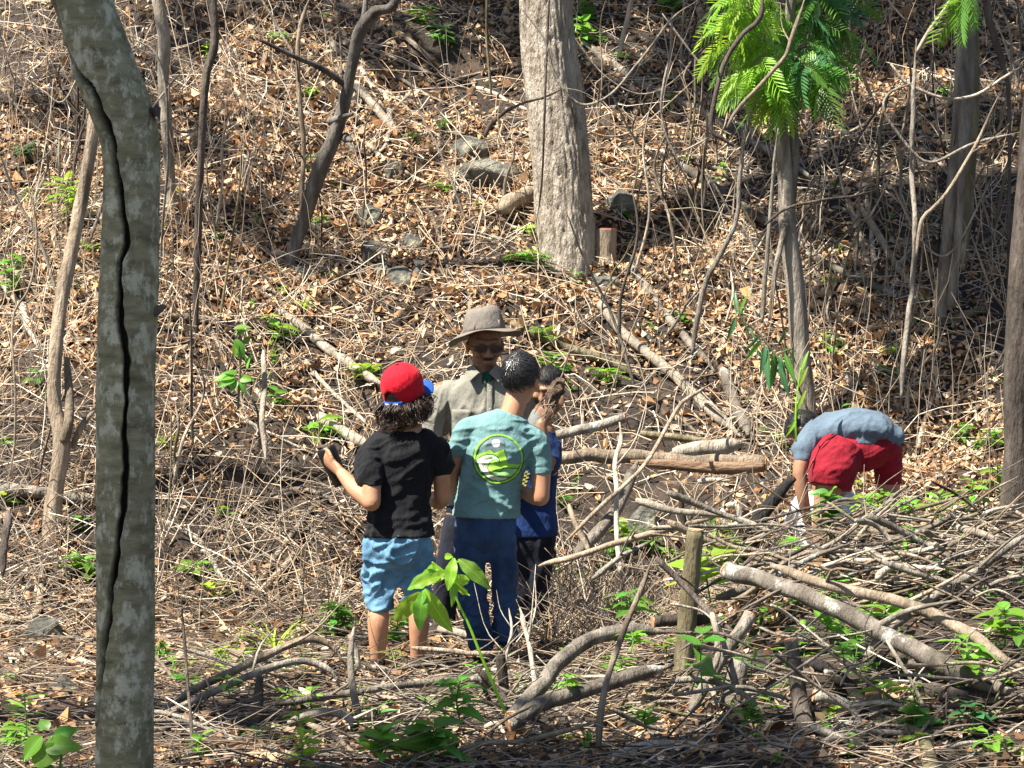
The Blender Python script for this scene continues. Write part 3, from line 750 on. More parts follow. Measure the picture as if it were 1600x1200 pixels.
def branch(name, label, cat, px, r, mat, cut=None, twigs=0, seed=0, group=None, n=10, m=None, rough=.17, lift=1.6, keep_above=True):
    """px: (u, v) on the ground or (u, v, Y) in the air; r: radius in photo pixels, one number or (from, to)"""
    P = []
    r0, r1 = (r, r * .8) if np.isscalar(r) else r
    if name == 'hanging_vine': r0, r1 = r0 * .78, r1 * .78
    K = len(px)
    for k, q in enumerate(px):
        rp = r0 + (r1 - r0) * k / (K - 1)
        if len(q) == 2:
            p = hit(q[0], q[1]); p = p + np.array([0, 0, rp * p[1] / F_PX * lift]); Y = p[1]
        else:
            Y = q[2]; g = hit(q[0], q[1])[1] - rp * 1.5 * Y / F_PX
            if keep_above: Y = min(Y, g)
            p = at(q[0], q[1], Y)
        P.append([*p, rp * Y / F_PX])
    P = np.array(P)
    Lg = np.linalg.norm(np.diff(P[:, :3], axis=0), axis=1).sum()
    m = m or int(np.clip(Lg * 26, 10, 70))
    c = catmull(P, m)
    rs = np.random.default_rng(seed + 900)
    wob = c[:, 3].mean() * .5
    c[1:-1, :3] += wob * (np.stack([vnoise(np.arange(m - 2) * .35, np.full(m - 2, 3.1 * k), seed + k) for k in range(3)], -1) - .5)
    kt = np.linspace(0, 1, m)
    if cut is None or 1 not in cut: c[:, 3] *= np.clip((1 - kt) / .14, .28, 1)
    if cut is None or 0 not in cut: c[:, 3] *= np.clip(kt / .06, .55, 1)
    org = c[0, :3].copy()
    V, f = tube(c[:, :3], c[:, 3], n=n, rough=rough, seed=seed)
    needs = cut is not None or twigs
    o = mk(name, V, f, mat, None, org)
    tag(o, label, cat, group)
    if cut:
        for e in cut:
            cc = c[0] if e == 0 else c[-1]; dd = (c[0] - c[1])[:3] if e == 0 else (c[-1] - c[-2])[:3]
            Vd, fd = cap_disc(cc[:3] + dd / np.linalg.norm(dd) * .002, dd, cc[3] * .97); mk('cut_end', Vd, fd, MAT['wood_cut'], o, smooth=False)
    for k in range(twigs):
        i = int(rs.integers(m // 5, m - 2)); d = (c[i + 1] - c[i])[:3]; d /= np.linalg.norm(d) + 1e-9
        sd = np.cross(d, rs.normal(0, 1, 3)); sd /= np.linalg.norm(sd); sd[2] = abs(sd[2])
        l = rs.uniform(.12, .4); e1 = c[i, :3] + (d * .6 + sd * .8) * l * .5; e2 = e1 + (d * .9 + sd * .5 + rs.normal(0, .2, 3)) * l * .5
        cc = catmull([[*c[i, :3], c[i, 3] * .45], [*e1, c[i, 3] * .32], [*e2, c[i, 3] * .12]], 7)
        Vt, ft = tube(cc[:, :3], cc[:, 3], n=5); mk('twig', Vt, ft, mat, o)
    return o

BG, BT, BP, BD, BM, BL, CH = [MAT[k] for k in ('bark_grey', 'bark_tan', 'bark_pale', 'bark_dark', 'bark_mossy', 'bark_lichen', 'charred')]
LOG, BR, ST = 'fallen_log', 'fallen_branch', 'dry_stick'
BRANCHES = [
 # hillside
 (LOG, 'pale log slanting down the slope towards the red cap', 'log', [(437, 498), (480, 530), (530, 570), (604, 618)], (7, 8), BP, (0,), 1),
 (LOG, 'short thick white log at the shoulder of the boy in black', 'log', [(498, 662), (535, 690), (582, 716)], (9, 10), BP, None, 0),
 (BR, 'thin white branch crossing above the short thick white log', 'branch', [(470, 560), (500, 600), (540, 640), (590, 680)], (4, 3), BP, None, 1),
 (LOG, 'long log slanting down behind the man to the gully log, nearest to the man', 'log', [(938, 488), (985, 545), (1050, 598), (1112, 655), (1158, 697)], (8, 9), BP, (0,), 2),
 (LOG, 'grey log running parallel above the long slanting log', 'log', [(985, 424), (1040, 502), (1082, 552), (1118, 595)], (6, 7), BL, None, 2),
 (LOG, 'mossy thick pole leaning on the right end of the gully log', 'log', [(1128, 592), (1148, 640), (1168, 697)], (9, 10), BL, None, 0),
 (LOG, 'low mossy log behind the two standing boys near the hat', 'log', [(798, 517), (860, 546), (950, 577), (1000, 600)], (8, 7), BM, None, 1),
 (LOG, 'long split log with orange broken end lying across the gully', 'log', [(845, 715, 12.75), (960, 712, 12.8), (1080, 722, 12.8), (1196, 724, 12.75)], (10, 13), BT, (1,), 0),
 (LOG, 'short thick pale log lying on top of the long gully log', 'log', [(1050, 706, 12.95), (1100, 701, 12.95), (1160, 694, 12.95)], (10, 14), BP, None, 0),
 (LOG, 'grey log with a cut end lying behind the boy in blue', 'log', [(855, 683, 13.0), (920, 668, 13.0), (976, 653, 13.0)], (8, 8), BL, (1,), 0),
 (BR, 'thin greenish branch lying above the long gully log', 'branch', [(1000, 676, 13.1), (1060, 684, 13.1), (1115, 692, 13.1)], (6, 6), BM, None, 0),
 (BR, 'pale fallen branch on the slope right of the feathery tree', 'branch', [(1256, 406), (1310, 432), (1362, 456), (1422, 474), (1470, 482)], (6, 6), BL, None, 2),
 (BR, 'white stick pointing down the slope, left one of a crossing pair', 'branch', [(1320, 308), (1342, 370), (1350, 400), (1362, 434)], (5, 4), BP, None, 0),
 (BR, 'white stick pointing down the slope, right one of a crossing pair', 'branch', [(1354, 312), (1362, 370), (1366, 434)], (4, 4), BP, None, 0),
 (BR, 'orange-tan branch running down behind the crossing white sticks', 'branch', [(1346, 335), (1372, 378), (1420, 452), (1440, 475)], (6, 5), BT, None, 1),
 (BR, 'curved mossy branch at the foot of the two-stemmed trunk', 'branch', [(1432, 508), (1475, 515), (1540, 491)], (7, 6), BM, (1,), 0),
 (BR, 'tan bent branch left of the dark edge trunk', 'branch', [(1530, 395), (1560, 375), (1582, 350), (1590, 338)], (5, 5), BT, None, 0),
 (LOG, 'long straight pole lying in shade behind the big trunk', 'log', [(910, 78), (1000, 140), (1110, 192), (1205, 250), (1290, 300)], (7, 6), BG, None, 2),
 (LOG, 'shaded pole lying lower down, right of the red stump', 'log', [(1062, 268), (1112, 302), (1200, 358), (1262, 400)], (7, 7), BL, None, 1),
 (BR, 'crooked white branch on the slope between curved tree and boulders', 'branch', [(562, 114), (582, 145), (600, 155), (608, 182), (614, 205)], (5, 4), BP, None, 1),
 (LOG, 'pale thick stick beneath the crooked white branch', 'log', [(556, 143), (585, 178), (622, 218)], (7, 7), BP, (0,), 0),
 (BR, 'small forked stick dropping from the crooked white branch', 'branch', [(608, 210), (604, 230), (592, 245)], (4, 3), BP, None, 1),
 (BR, 'two-toned stick lying high on the slope near the top middle', 'branch', [(612, 52), (640, 72), (678, 104)], (4, 4), BT, None, 0),
 (BR, 'thin white stick right of the curved tree near the top', 'branch', [(580, 82), (622, 100), (680, 122)], (3, 2.5), BP, None, 1),
 (BR, 'short pale stick left of the curved tree near the top', 'branch', [(508, 42), (520, 78), (545, 98)], (4, 4), BP, None, 0),
 (BR, 'dark bent root arching over the wide boulder', 'branch', [(758, 215, 16.6), (766, 195, 16.6), (785, 178, 16.7), (800, 165, 16.8)], (4, 3), BD, None, 0),
 (BR, 'white root lying against the foot of the big trunk', 'branch', [(840, 320, 16.2), (855, 352, 16.0), (864, 385, 15.9), (868, 405, 15.8)], (8, 7), BP, None, 0),
 (LOG, 'rotten tan log lying left of the big trunk foot', 'log', [(780, 352), (815, 328), (850, 305)], (14, 12), BT, None, 0),
 (BR, 'pale horizontal branch ending left of the broad-leaved sapling', 'branch', [(245, 502), (300, 506), (340, 512), (362, 524)], (6, 5), BT, None, 0),
 (BR, 'upright whitish segmented stem below the broad-leaved sapling', 'branch', [(412, 548, 12.9), (414, 600, 12.75), (410, 650, 12.6), (415, 722, 12.45)], (4, 5), BP, None, 0),
 (BR, 'thin pale stick slanting down behind the cracked tree', 'branch', [(248, 820), (300, 845), (330, 880), (352, 925)], (5, 4), BP, None, 2),
 (BR, 'bent dark root crossing from the thin pale stick to the right', 'branch', [(310, 842), (340, 835), (375, 808), (420, 790), (470, 770)], (4, 4), BG, None, 1),
 (LOG, 'dark log lying behind the tan bare trunk at the left edge', 'log', [(-5, 782), (60, 788), (150, 795)], (11, 9), BG, None, 0),
 (BR, 'pale bent root curling up at the left edge', 'branch', [(-6, 970), (20, 978), (52, 974), (62, 940), (66, 890)], (6, 5), BT, None, 0),
 (BR, 'pale stick ending behind the cracked tree low at the left', 'branch', [(-5, 1034), (50, 1033), (100, 1035), (150, 1046)], (5, 4), BP, None, 1),
 (BR, 'dark hooked root hanging down at the left edge', 'branch', [(12, 800, 11.9), (8, 850, 11.8), (4, 900, 11.7)], (7, 6), BD, None, 0),
 (BR, 'white diagonal stick at the far left above the dark log', 'branch', [(5, 455), (35, 490), (45, 520), (62, 555)], (5, 5), BP, None, 0),
 (BR, 'long thin stick pointing up between the cracked tree and the boy in black', 'branch', [(388, 948), (430, 880), (480, 810), (500, 785)], (5, 4), BG, None, 2),
 (BR, 'short pale stick leaning left of the boy in black', 'branch', [(405, 938), (440, 900), (462, 870)], (6, 5), BT, (1,), 0),
 (BR, 'grey arched stick just left of the boy in black', 'branch', [(420, 780), (470, 772), (520, 790), (560, 830)], (4, 4), BG, None, 2),
 # middle right tangle
 (LOG, 'smooth grey log propped steeply in the gully under the long split log', 'log', [(898, 872, 11.9), (930, 835, 11.95), (962, 795, 12.1), (996, 722, 12.5)], (11, 9), BG, None, 0),
 (BR, 'crooked pale upright stick in the gully tangle', 'branch', [(972, 905, 11.7), (965, 850, 11.8), (963, 760, 12.0), (962, 720, 12.1), (970, 690, 12.2), (968, 660, 12.3)], (4, 4), BP, None, 2),
 (BR, 'long thin arched stick rising from the boys to the slope', 'branch', [(885, 845, 11.6), (940, 790, 11.7), (1000, 735, 11.9), (1035, 680, 12.2), (1065, 630, 12.6), (1115, 598, 13.0)], (3.5, 3), BT, None, 1),
 (BR, 'orange split stick standing right of the boy in blue', 'branch', [(889, 788, 11.9), (902, 825, 11.8), (922, 866, 11.7)], (4, 5), BT, None, 0),
 (BR, 'long bowed branch lying from the boys to the pale ring', 'branch', [(842, 885, 11.1), (920, 862, 11.0), (1000, 838, 10.9), (1060, 822, 10.9), (1130, 803, 10.9)], (4.5, 5.5), BT, None, 2),
 (BR, 'thin stick below the long bowed branch', 'branch', [(925, 905, 10.9), (970, 870, 10.9), (1020, 845, 11.0)], (5, 3), BG, None, 1),
 (BR, 'white broken stick with a hooked end in the gully', 'branch', [(1014, 815, 11.3), (1018, 824, 11.3), (1060, 822, 11.3)], (3, 2.5), BP, None, 0),
 (BR, 'pale flat piece of rotten wood below the long gully log', 'branch', [(1090, 752, 12.5), (1115, 750, 12.5), (1142, 751, 12.5)], (5, 3), BP, None, 0),
 (BR, 'dark thin forked stem standing before the gully log', 'branch', [(1070, 830, 10.9), (1063, 770, 10.9), (1058, 755, 10.9)], (5, 4), BD, None, 0),
 # foreground
 (LOG, 'curved grey log bowing upward at the bottom middle', 'log', [(800, 1122, 9.2), (846, 1072, 9.4), (884, 1025, 9.6), (932, 994, 9.75), (985, 985, 9.8), (1050, 986, 9.8)], (13, 11), BG, (0,), 0),
 (LOG, 'straight grey log lying just below the curved grey log', 'log', [(795, 1132, 9.15), (860, 1096, 9.25), (950, 1066, 9.4), (1052, 1038, 9.5)], (12, 12), BL, (0,), 0),
 (LOG, 'dark short log with a sawn end behind the leaning post', 'log', [(1021, 972, 9.9), (1070, 970, 9.95), (1115, 968, 10.0)], (9, 9), BD, (0,), 0),
 (BR, 'long tan stick leaning upright in the foreground', 'branch', [(935, 1172, 8.8), (938, 1110, 8.85), (952, 1050, 8.9), (985, 960, 9.0), (1022, 868, 9.1)], (6, 4), BT, None, 0),
 (LOG, 'thick lichen-spotted log across the brush pile at the right', 'log', [(1135, 890, 9.75), (1190, 905, 9.65), (1270, 935, 9.45), (1380, 990, 9.25), (1480, 1040, 9.05), (1610, 1095, 8.85)], (14, 16), BL, (0,), 2),
 (LOG, 'long smooth tan log lying over the lichen-spotted one', 'log', [(1205, 884, 9.6), (1300, 915, 9.4), (1420, 946, 9.25), (1505, 985, 9.1), (1560, 1025, 8.95), (1612, 1048, 8.85)], (8, 11), BT, None, 1),
 (LOG, 'rotten dark log cut by the right edge low down', 'log', [(1437, 1082, 9.1), (1500, 1090, 9.1), (1610, 1104, 9.05)], (15, 18), BD, None, 0),
 (LOG, 'black burnt log slanting down in the right foreground', 'log', [(1255, 1030, 9.2), (1300, 1048, 9.15), (1335, 1085, 9.1), (1352, 1125, 9.05)], (9, 15), CH, None, 0),
 (LOG, 'broken dark snag standing in the right foreground', 'log', [(1262, 1150, 9.0), (1248, 1075, 9.0), (1236, 1000, 9.0)], (15, 11), BD, (1,), 0),
 (BR, 'bent grey branch with a sawn end beside the dark snag', 'branch', [(1272, 1087, 8.95), (1300, 1090, 8.95), (1328, 1105, 8.95), (1352, 1140, 8.95), (1385, 1175, 8.95)], (10, 4), BG, (0,), 0),
 (LOG, 'mossy root bending down at the bottom right', 'log', [(1372, 1125, 8.9), (1410, 1140, 8.85), (1442, 1152, 8.8), (1452, 1180, 8.75), (1455, 1215, 8.7)], (12, 14), BM, None, 0),
 (LOG, 'sawn pale log end lying at the bottom, right of the middle', 'log', [(1130, 1180, 8.8), (1200, 1165, 8.8), (1272, 1157, 8.8)], (8, 9), BP, (1,), 0),
 (LOG, 'pale forked log lying along the bottom edge', 'log', [(945, 1200, 8.7), (985, 1172, 8.75), (1040, 1162, 8.8), (1140, 1172, 8.75)], (9, 7), BP, None, 1),
 (LOG, 'short diagonal log with a sawn top crossing the leaning post', 'log', [(1078, 1112, 9.2), (1125, 1035, 9.3), (1171, 962, 9.4)], (9, 11), BG, (1,), 0),
 (LOG, 'stout mottled stump leaning right of the diagonal log', 'log', [(1140, 1110, 9.3), (1148, 1070, 9.3), (1156, 1020, 9.35)], (19, 16), BL, None, 0),
 (BR, 'grey arched vine looping over the mottled stump', 'branch', [(1115, 965, 9.4), (1112, 958, 9.4), (1118, 985, 9.3), (1122, 1030, 9.2), (1110, 1060, 9.2), (1122, 1110, 9.1)], (5, 5), BP, None, 0),
 (BR, 'curved grey stick sweeping right from below the leaning post', 'branch', [(1048, 1065, 9.1), (1100, 1062, 9.1), (1150, 1078, 9.1), (1200, 1115, 9.05)], (6, 4), BG, None, 1),
 (BR, 'dark thin stick slanting from the leaning post to the diagonal log', 'branch', [(1025, 870, 9.7), (1060, 905, 9.7), (1110, 960, 9.6), (1150, 990, 9.5)], (5, 5), BD, None, 1),
 (LOG, 'black rough burnt branch leaning beside the bent-over person', 'log', [(1243, 747, 11.0), (1222, 770, 11.0), (1196, 800, 10.95), (1176, 840, 10.9), (1160, 875, 10.9)], (6, 17), CH, None, 0),
 (BR, 'grey stick rising to the right edge of the brush pile', 'branch', [(1435, 948, 9.9), (1500, 908, 9.95), (1560, 865, 10.0), (1610, 832, 10.05)], (8, 6), BG, None, 1),
 (BR, 'tan arched stick behind the long smooth tan log', 'branch', [(1350, 940, 10.2), (1400, 905, 10.2), (1440, 897, 10.2), (1480, 893, 10.2)], (6, 5), BT, None, 1),
 (BR, 'short grey forked stick standing on the lichen-spotted log', 'branch', [(1350, 1030, 9.3), (1385, 985, 9.3), (1422, 960, 9.3)], (6, 8), BG, (1,), 0),
 (BR, 'thin white zigzag stick at the right in the foreground', 'branch', [(1385, 1000, 9.0), (1410, 1040, 8.95), (1435, 1085, 8.9), (1460, 1126, 8.85), (1520, 1122, 8.85), (1612, 1117, 8.85)], (3, 3), BP, None, 0),
 (BR, 'arched double branch left of the bare legs', 'branch', [(236, 1122, 9.6), (300, 1080, 9.8), (365, 1048, 10.0), (420, 1022, 10.2), (480, 1000, 10.3), (515, 1008, 10.3), (542, 1042, 10.3)], (7, 6), BT, None, 1),
 (BR, 'grey branch arching just below the double branch', 'branch', [(238, 1128, 9.5), (320, 1085, 9.7), (400, 1052, 9.9), (470, 1033, 10.0), (515, 1046, 10.0), (532, 1075, 10.0)], (6, 6), BG, None, 1),
 (LOG, 'purple-grey stick lying across the ground below the boys', 'log', [(430, 1100, 9.7), (520, 1088, 9.8), (600, 1076, 9.9), (680, 1064, 10.0), (740, 1060, 10.0)], (6, 6), BG, None, 2),
 (BR, 'grey stick standing upright left of the bare legs', 'branch', [(562, 1125, 9.5), (553, 1085, 9.55), (548, 1030, 9.6), (553, 980, 9.65)], (6, 5), BL, None, 0),
 (BR, 'pale cut stick poking up beside the grey upright stick', 'branch', [(562, 1045, 9.8), (555, 1015, 9.8), (546, 993, 9.8)], (5, 4), BP, (1,), 0),
 (BR, 'flat pale branch lying at the feet of the boys', 'branch', [(643, 1012, 10.7), (690, 1016, 10.7), (740, 1022, 10.7), (790, 1018, 10.7)], (4, 4), BT, None, 2),
 (BR, 'curved pale root at the lower left behind the arched branches', 'branch', [(450, 1130, 9.3), (500, 1112, 9.35), (540, 1116, 9.35), (550, 1135, 9.3)], (7, 7), BG, None, 0),
 (LOG, 'dark log slanting into the picture at the bottom left', 'log', [(395, 1205, 8.7), (425, 1180, 8.8), (455, 1165, 8.9)], (10, 8), BD, None, 0),
 (BR, 'pale cut stick at the bottom beside the cracked tree', 'branch', [(240, 1200, 8.7), (280, 1185, 8.8), (325, 1168, 8.9)], (6, 7), BP, (1,), 0),
 (BR, 'grey forked bush of bare twigs at the feet of the boy in teal', 'branch', [(800, 1060, 10.3), (790, 1030, 10.35), (800, 985, 10.4), (795, 950, 10.5)], (3, 2), BP, None, 5),
 (BR, 'thin stick standing at the right of the dark jeans', 'branch', [(840, 1100, 10.0), (825, 1000, 10.2), (812, 950, 10.4)], (4, 4), BP, None, 2),
 (BR, 'pale stick lying behind the jeans near the ground', 'branch', [(688, 983, 11.6), (720, 990, 11.5), (760, 1002, 11.4)], (6, 6), BP, (0,), 0),
 (BR, 'straight tan stick along the bottom in the middle', 'branch', [(660, 1195, 8.7), (740, 1165, 8.8), (830, 1155, 8.8), (930, 1130, 8.9)], (4, 4), BT, None, 1),
 # upright stems and vines on the slope
 ('bare_sapling', 'tall thin bare sapling between the feathery tree and the two-stemmed trunk', 'sapling', [(1408, 622, 13.1), (1412, 560, 13.1), (1425, 450, 13.2), (1430, 360, 13.2), (1425, 260, 13.3), (1428, 130, 13.3), (1432, 60, 13.3)], (4.6, 3.6), BG, None, 0),
 ('bare_sapling', 'thin tan forked sapling touching the tall bare sapling', 'sapling', [(1432, 400, 13.1), (1440, 345, 13.1), (1458, 325, 13.1), (1482, 298, 13.1), (1530, 215, 13.2), (1560, 150, 13.2)], (3.5, 2.5), BT, None, 1),
 ('bare_sapling', 'dark leaning sapling crossing in front of the shaded pole', 'sapling', [(1081, 555, 13.9), (1098, 455, 13.9), (1122, 405, 13.9), (1140, 372, 13.9), (1152, 335, 13.9), (1160, 230, 13.9), (1180, 150, 13.9), (1200, 90, 13.9)], (4.5, 3), BG, None, 2),
 ('bare_sapling', 'straight grey stem left of the feathery tree foot', 'sapling', [(1190, 505, 13.7), (1197, 420, 13.7), (1204, 330, 13.7), (1216, 200, 13.6)], (4, 3), BG, None, 0),
 ('bare_sapling', 'thin brown stem standing left of the curved leaning tree', 'sapling', [(469, 335, 15.4), (474, 230, 15.4), (466, 110, 15.4), (470, 40, 15.4), (490, -20, 15.4)], (4, 3.5), BT, None, 3),
 ('bare_sapling', 'thin pale stem right of the big trunk near the top', 'sapling', [(966, 90, 17.5), (975, 50, 17.5), (990, -10, 17.5)], (3.5, 4), BP, None, 0),
 ('bare_sapling', 'dark curved bough hanging beside the feathery leaves', 'sapling', [(1147, 229, 12.9), (1130, 216, 12.9), (1111, 203, 12.9), (1115, 165, 12.9), (1132, 100, 12.9), (1160, 55, 12.9), (1188, 28, 12.9), (1191, -30, 12.9)], (3.5, 4), BD, None, 1),
 ('bare_sapling', 'long golden stick hanging down through the feathery leaves', 'sapling', [(1136, 200, 12.8), (1155, 168, 12.8), (1195, 125, 12.8), (1228, 88, 12.8), (1234, 70, 12.8), (1258, -5, 12.8)], (3, 3.5), BT, None, 1),
 ('hanging_vine', 'pale vine hanging in a wide loop at the upper right', 'vine', [(1392, 100, 13.5), (1415, 128, 13.5), (1470, 152, 13.5), (1520, 150, 13.5), (1570, 120, 13.5), (1610, 95, 13.5)], (3.5, 3), BP, None, 2),
 ('hanging_vine', 'forked white vine at the top right above the wide loop', 'vine', [(1430, 85, 13.4), (1450, 50, 13.4), (1480, 8, 13.4), (1490, -20, 13.4)], (4, 3), BP, None, 2),
 ('hanging_vine', 'thin vine drooping over the bare sapling at the right', 'vine', [(1425, 130, 13.2), (1390, 145, 13.2), (1382, 175, 13.2), (1420, 230, 13.2), (1455, 254, 13.2), (1520, 225, 13.2), (1600, 205, 13.2)], (3, 3), BG, None, 1),
 ('hanging_vine', 'thin dark vine sagging across the big trunk', 'vine', [(812, 10, 15.2), (850, 60, 15.2), (868, 120, 15.2), (905, 162, 15.2), (950, 150, 15.2), (1000, 95, 15.2), (1050, 30, 15.2), (1090, 0, 15.2)], (2.5, 2.5), BG, None, 3),
 ('hanging_vine', 'thin vine hanging straight down beside the big trunk', 'vine', [(1050, 20, 15.6), (1048, 80, 15.6), (1034, 150, 15.6), (1040, 210, 15.6), (1075, 280, 15.6)], (2.5, 2.5), BG, None, 1),
 ('hanging_vine', 'dark twig crossing the left side of the big trunk', 'vine', [(785, 178, 15.3), (815, 162, 15.3), (850, 152, 15.3), (880, 138, 15.3)], (3, 2), BD, None, 1),
 ('hanging_vine', 'long thin stem hanging down in front of the big trunk', 'vine', [(858, -10, 15.2), (854, 90, 15.2), (850, 200, 15.2), (846, 290, 15.3), (838, 350, 15.4)], (2.5, 2), BD, None, 2),
 ('hanging_vine', 'dark bough crossing behind the feathery tree at mid height', 'vine', [(1195, 352, 13.3), (1230, 325, 13.3), (1290, 312, 13.3), (1330, 307, 13.3), (1370, 296, 13.3)], (3, 2.5), BD, None, 0),
 ('hanging_vine', 'thin stems arching at the top left beside the cracked tree', 'vine', [(212, 62, 12.8), (240, 80, 12.8), (255, 120, 12.8), (262, 180, 12.8), (262, 260, 12.9), (255, 340, 13.0), (250, 420, 13.1)], (3, 2.5), BG, None, 1),
 ('hanging_vine', 'thin yellow stem hanging right of the cracked tree', 'vine', [(268, 640, 11.6), (267, 720, 11.6), (264, 780, 11.6), (260, 815, 11.6)], (1.6, 1.6), BM, None, 0),
 ('hanging_vine', 'thin stem hanging at the far left from top to bottom', 'vine', [(50, 300, 12.4), (58, 380, 12.4), (45, 450, 12.3), (20, 500, 12.3), (24, 620, 12.2), (22, 700, 12.2), (8, 770, 12.1)], (2.5, 2.5), BT, None, 1),
 ('bare_sapling', 'thin dark stick standing in front of the cracked tree shade line', 'sapling', [(303, 1190, 8.9), (296, 1100, 9.0), (288, 1000, 9.1), (284, 940, 9.2)], (3, 2), BD, None, 0),
]
for k, (nm, lb, ct, px, r, mt, cut, tw) in enumerate(BRANCHES):
    branch(nm, lb, ct, px, r, mt, cut, tw, seed=k * 7 + 3)

# the torn orange wood along the underside of the gully log
gl = [o for o in bpy.data.objects if o.get('label', '').startswith('long split log')][0]
c = np.array([[*at(u_, v_, 12.70), r_ * 12.7 / F_PX] for u_, v_, r_ in [(985, 722, 3), (1030, 725, 8), (1090, 730, 9), (1150, 731, 10), (1193, 729, 9)]]); c = catmull(c, 40)
V, f = tube(c[:, :3], c[:, 3], c[:, 3] * .8, n=12, rough=.35, seed=12); mk('split_face', V, f, MAT['wood_torn'], gl)
# pale ring of peeled vine
c = np.array([[*at(1143 + 13 * math.cos(a) , 806 + 17 * math.sin(a), 10.85), 5 * 10.85 / F_PX] for a in np.linspace(-2.2, 3.6, 24)])
V, f = tube(c[:, :3], c[:, 3], n=8, rough=.15, seed=4); o = mk('curled_vine', V, f, BP, None, c[0, :3]); tag(o, 'pale curled ring of peeled vine above the sawn leaning post', 'vine')

def stump(name, label, u0, v0, u1, v1, Y, r0, r1, mat, cutmat, seed=0):
    Y = min(Y, hit(u0, v0)[1] - .02)
    a = np.array([*at(u0, v0, Y), r0 * Y / F_PX]); b = np.array([*at(u1, v1, Y), r1 * Y / F_PX])
    low = a + (a - b) * .35; low[3] = a[3] * 1.25
    c = catmull([low, a, (a + b) / 2, b], 26)
    V, f = tube(c[:, :3], c[:, 3], n=22, rough=.14, seed=seed)
    o = mk(name, V, f, mat, None, a[:3]); tag(o, label, 'stump')
    V, f = cap_disc(b[:3] + (b - a)[:3] * .01, (b - a)[:3], b[3] * .97, 22); mk('cut_top', V, f, cutmat, o, smooth=False)
    return o
stump('tree_stump', 'upright sawn post leaning slightly beside the pale ring', 1066, 1050, 1087, 830, 9.9, 16, 13, BM, MAT['wood_torn'], 3)
Yst = gpt(945, 402)
a = stump('tree_stump', 'short stump with a red freshly cut top beside the big trunk', 945, 400, 946, 358, Yst, 19, 18, MAT['bark_tan'], MAT['wood_red'], 5)
stump('tree_stump', 'small sawn stump with orange top in the right foreground', 1366, 1115, 1363, 1084, 9.0, 13, 12, BT, MAT['wood_cut'], 6)
stump('tree_stump', 'dark cut stub sticking up below the teal shirt boy', 790, 1100, 782, 1025, 10.0, 9, 8, BD, BD, 7)
stump('tree_stump', 'dark split stub behind the arched branches at the lower left', 402, 1112, 406, 1058, 9.6, 10, 6, BD, BD, 8)

# sticks, each lying its own way
LANDMARKS = [(885, 300, 'the big trunk'), (500, 250, 'the crooked leaning tree'), (745, 260, 'the wide boulder'), (945, 375, 'the red-topped stump'), (1240, 420, 'the feathery tree'), (1480, 350, 'the two-stemmed trunk'), (1590, 600, 'the dark edge trunk'),
  (310, 300, 'the slim brown stem'), (1030, 715, 'the long gully log'), (1050, 590, 'the slanting logs'), (1360, 390, 'the crossing white sticks'), (620, 430, 'the rock cluster'), (610, 180, 'the crooked white branch'), (520, 565, 'the pale slanting log'), (1085, 900, 'the sawn leaning post'),
  (1300, 820, 'the leafy bush'), (1190, 800, 'the black burnt branch'), (1350, 960, 'the lichen-spotted log'), (1500, 985, 'the smooth tan log'), (1500, 1095, 'the rotten dark log'), (1250, 1070, 'the dark snag'), (930, 1000, 'the curved grey log'), (900, 1085, 'the straight grey log'), (790, 1060, 'the dark cut stub'),
  (550, 1050, 'the grey upright stick'), (400, 1050, 'the arched branches'), (200, 1100, 'the cracked trunk'), (625, 1030, 'the bare legs'), (680, 1150, 'the big-leaved plant'), (1060, 1165, 'the pale bottom log'), (378, 560, 'the broad-leaved sapling'), (1430, 300, 'the tall bare sapling'), (1110, 170, 'the shaded fallen pole'), (1330, 700, 'the bent-over person'), (1400, 850, 'the heap of sticks')]
USED = set()
def uniq(lb, u, v):
    """tells look-alikes apart by a second thing they lie near"""
    if lb not in USED: USED.add(lb); return lb
    for d, nm in sorted((math.hypot(u - a, v - b), n_) for a, b, n_ in LANDMARKS)[1:7]:
        l2 = f'{lb}, towards {nm}' if len(lb.split()) < 13 else f'{lb}, by {nm[4:]}'
        if l2 not in USED and len(l2.split()) < 17: USED.add(l2); return l2
    return lb
def stick_label(u, v, L, ang, r, col):
    d, nm, lu, lv = min((math.hypot((u - a) * (.6 if 'log' in n_ else 1), v - b), n_, a, b) for a, b, n_ in LANDMARKS)
    rel = ('right of' if u > lu else 'left of') if abs(u - lu) > abs(v - lv) * 1.1 else ('below' if v > lv else 'above')
    size = 'long' if L > 110 else ('short' if L < 60 else '')
    thick = 'thick' if r > 4.8 else ('thin' if r < 3.2 else '')
    way = 'lying level' if abs(ang) < .16 else ('rising rightward' if ang < 0 else 'dropping rightward')
    if abs(ang) > .95: way = 'pointing downhill'
    lb = ' '.join(f'{size} {thick} {col} stick {way} {rel} {nm}'.split())
    return uniq(lb, u, v)
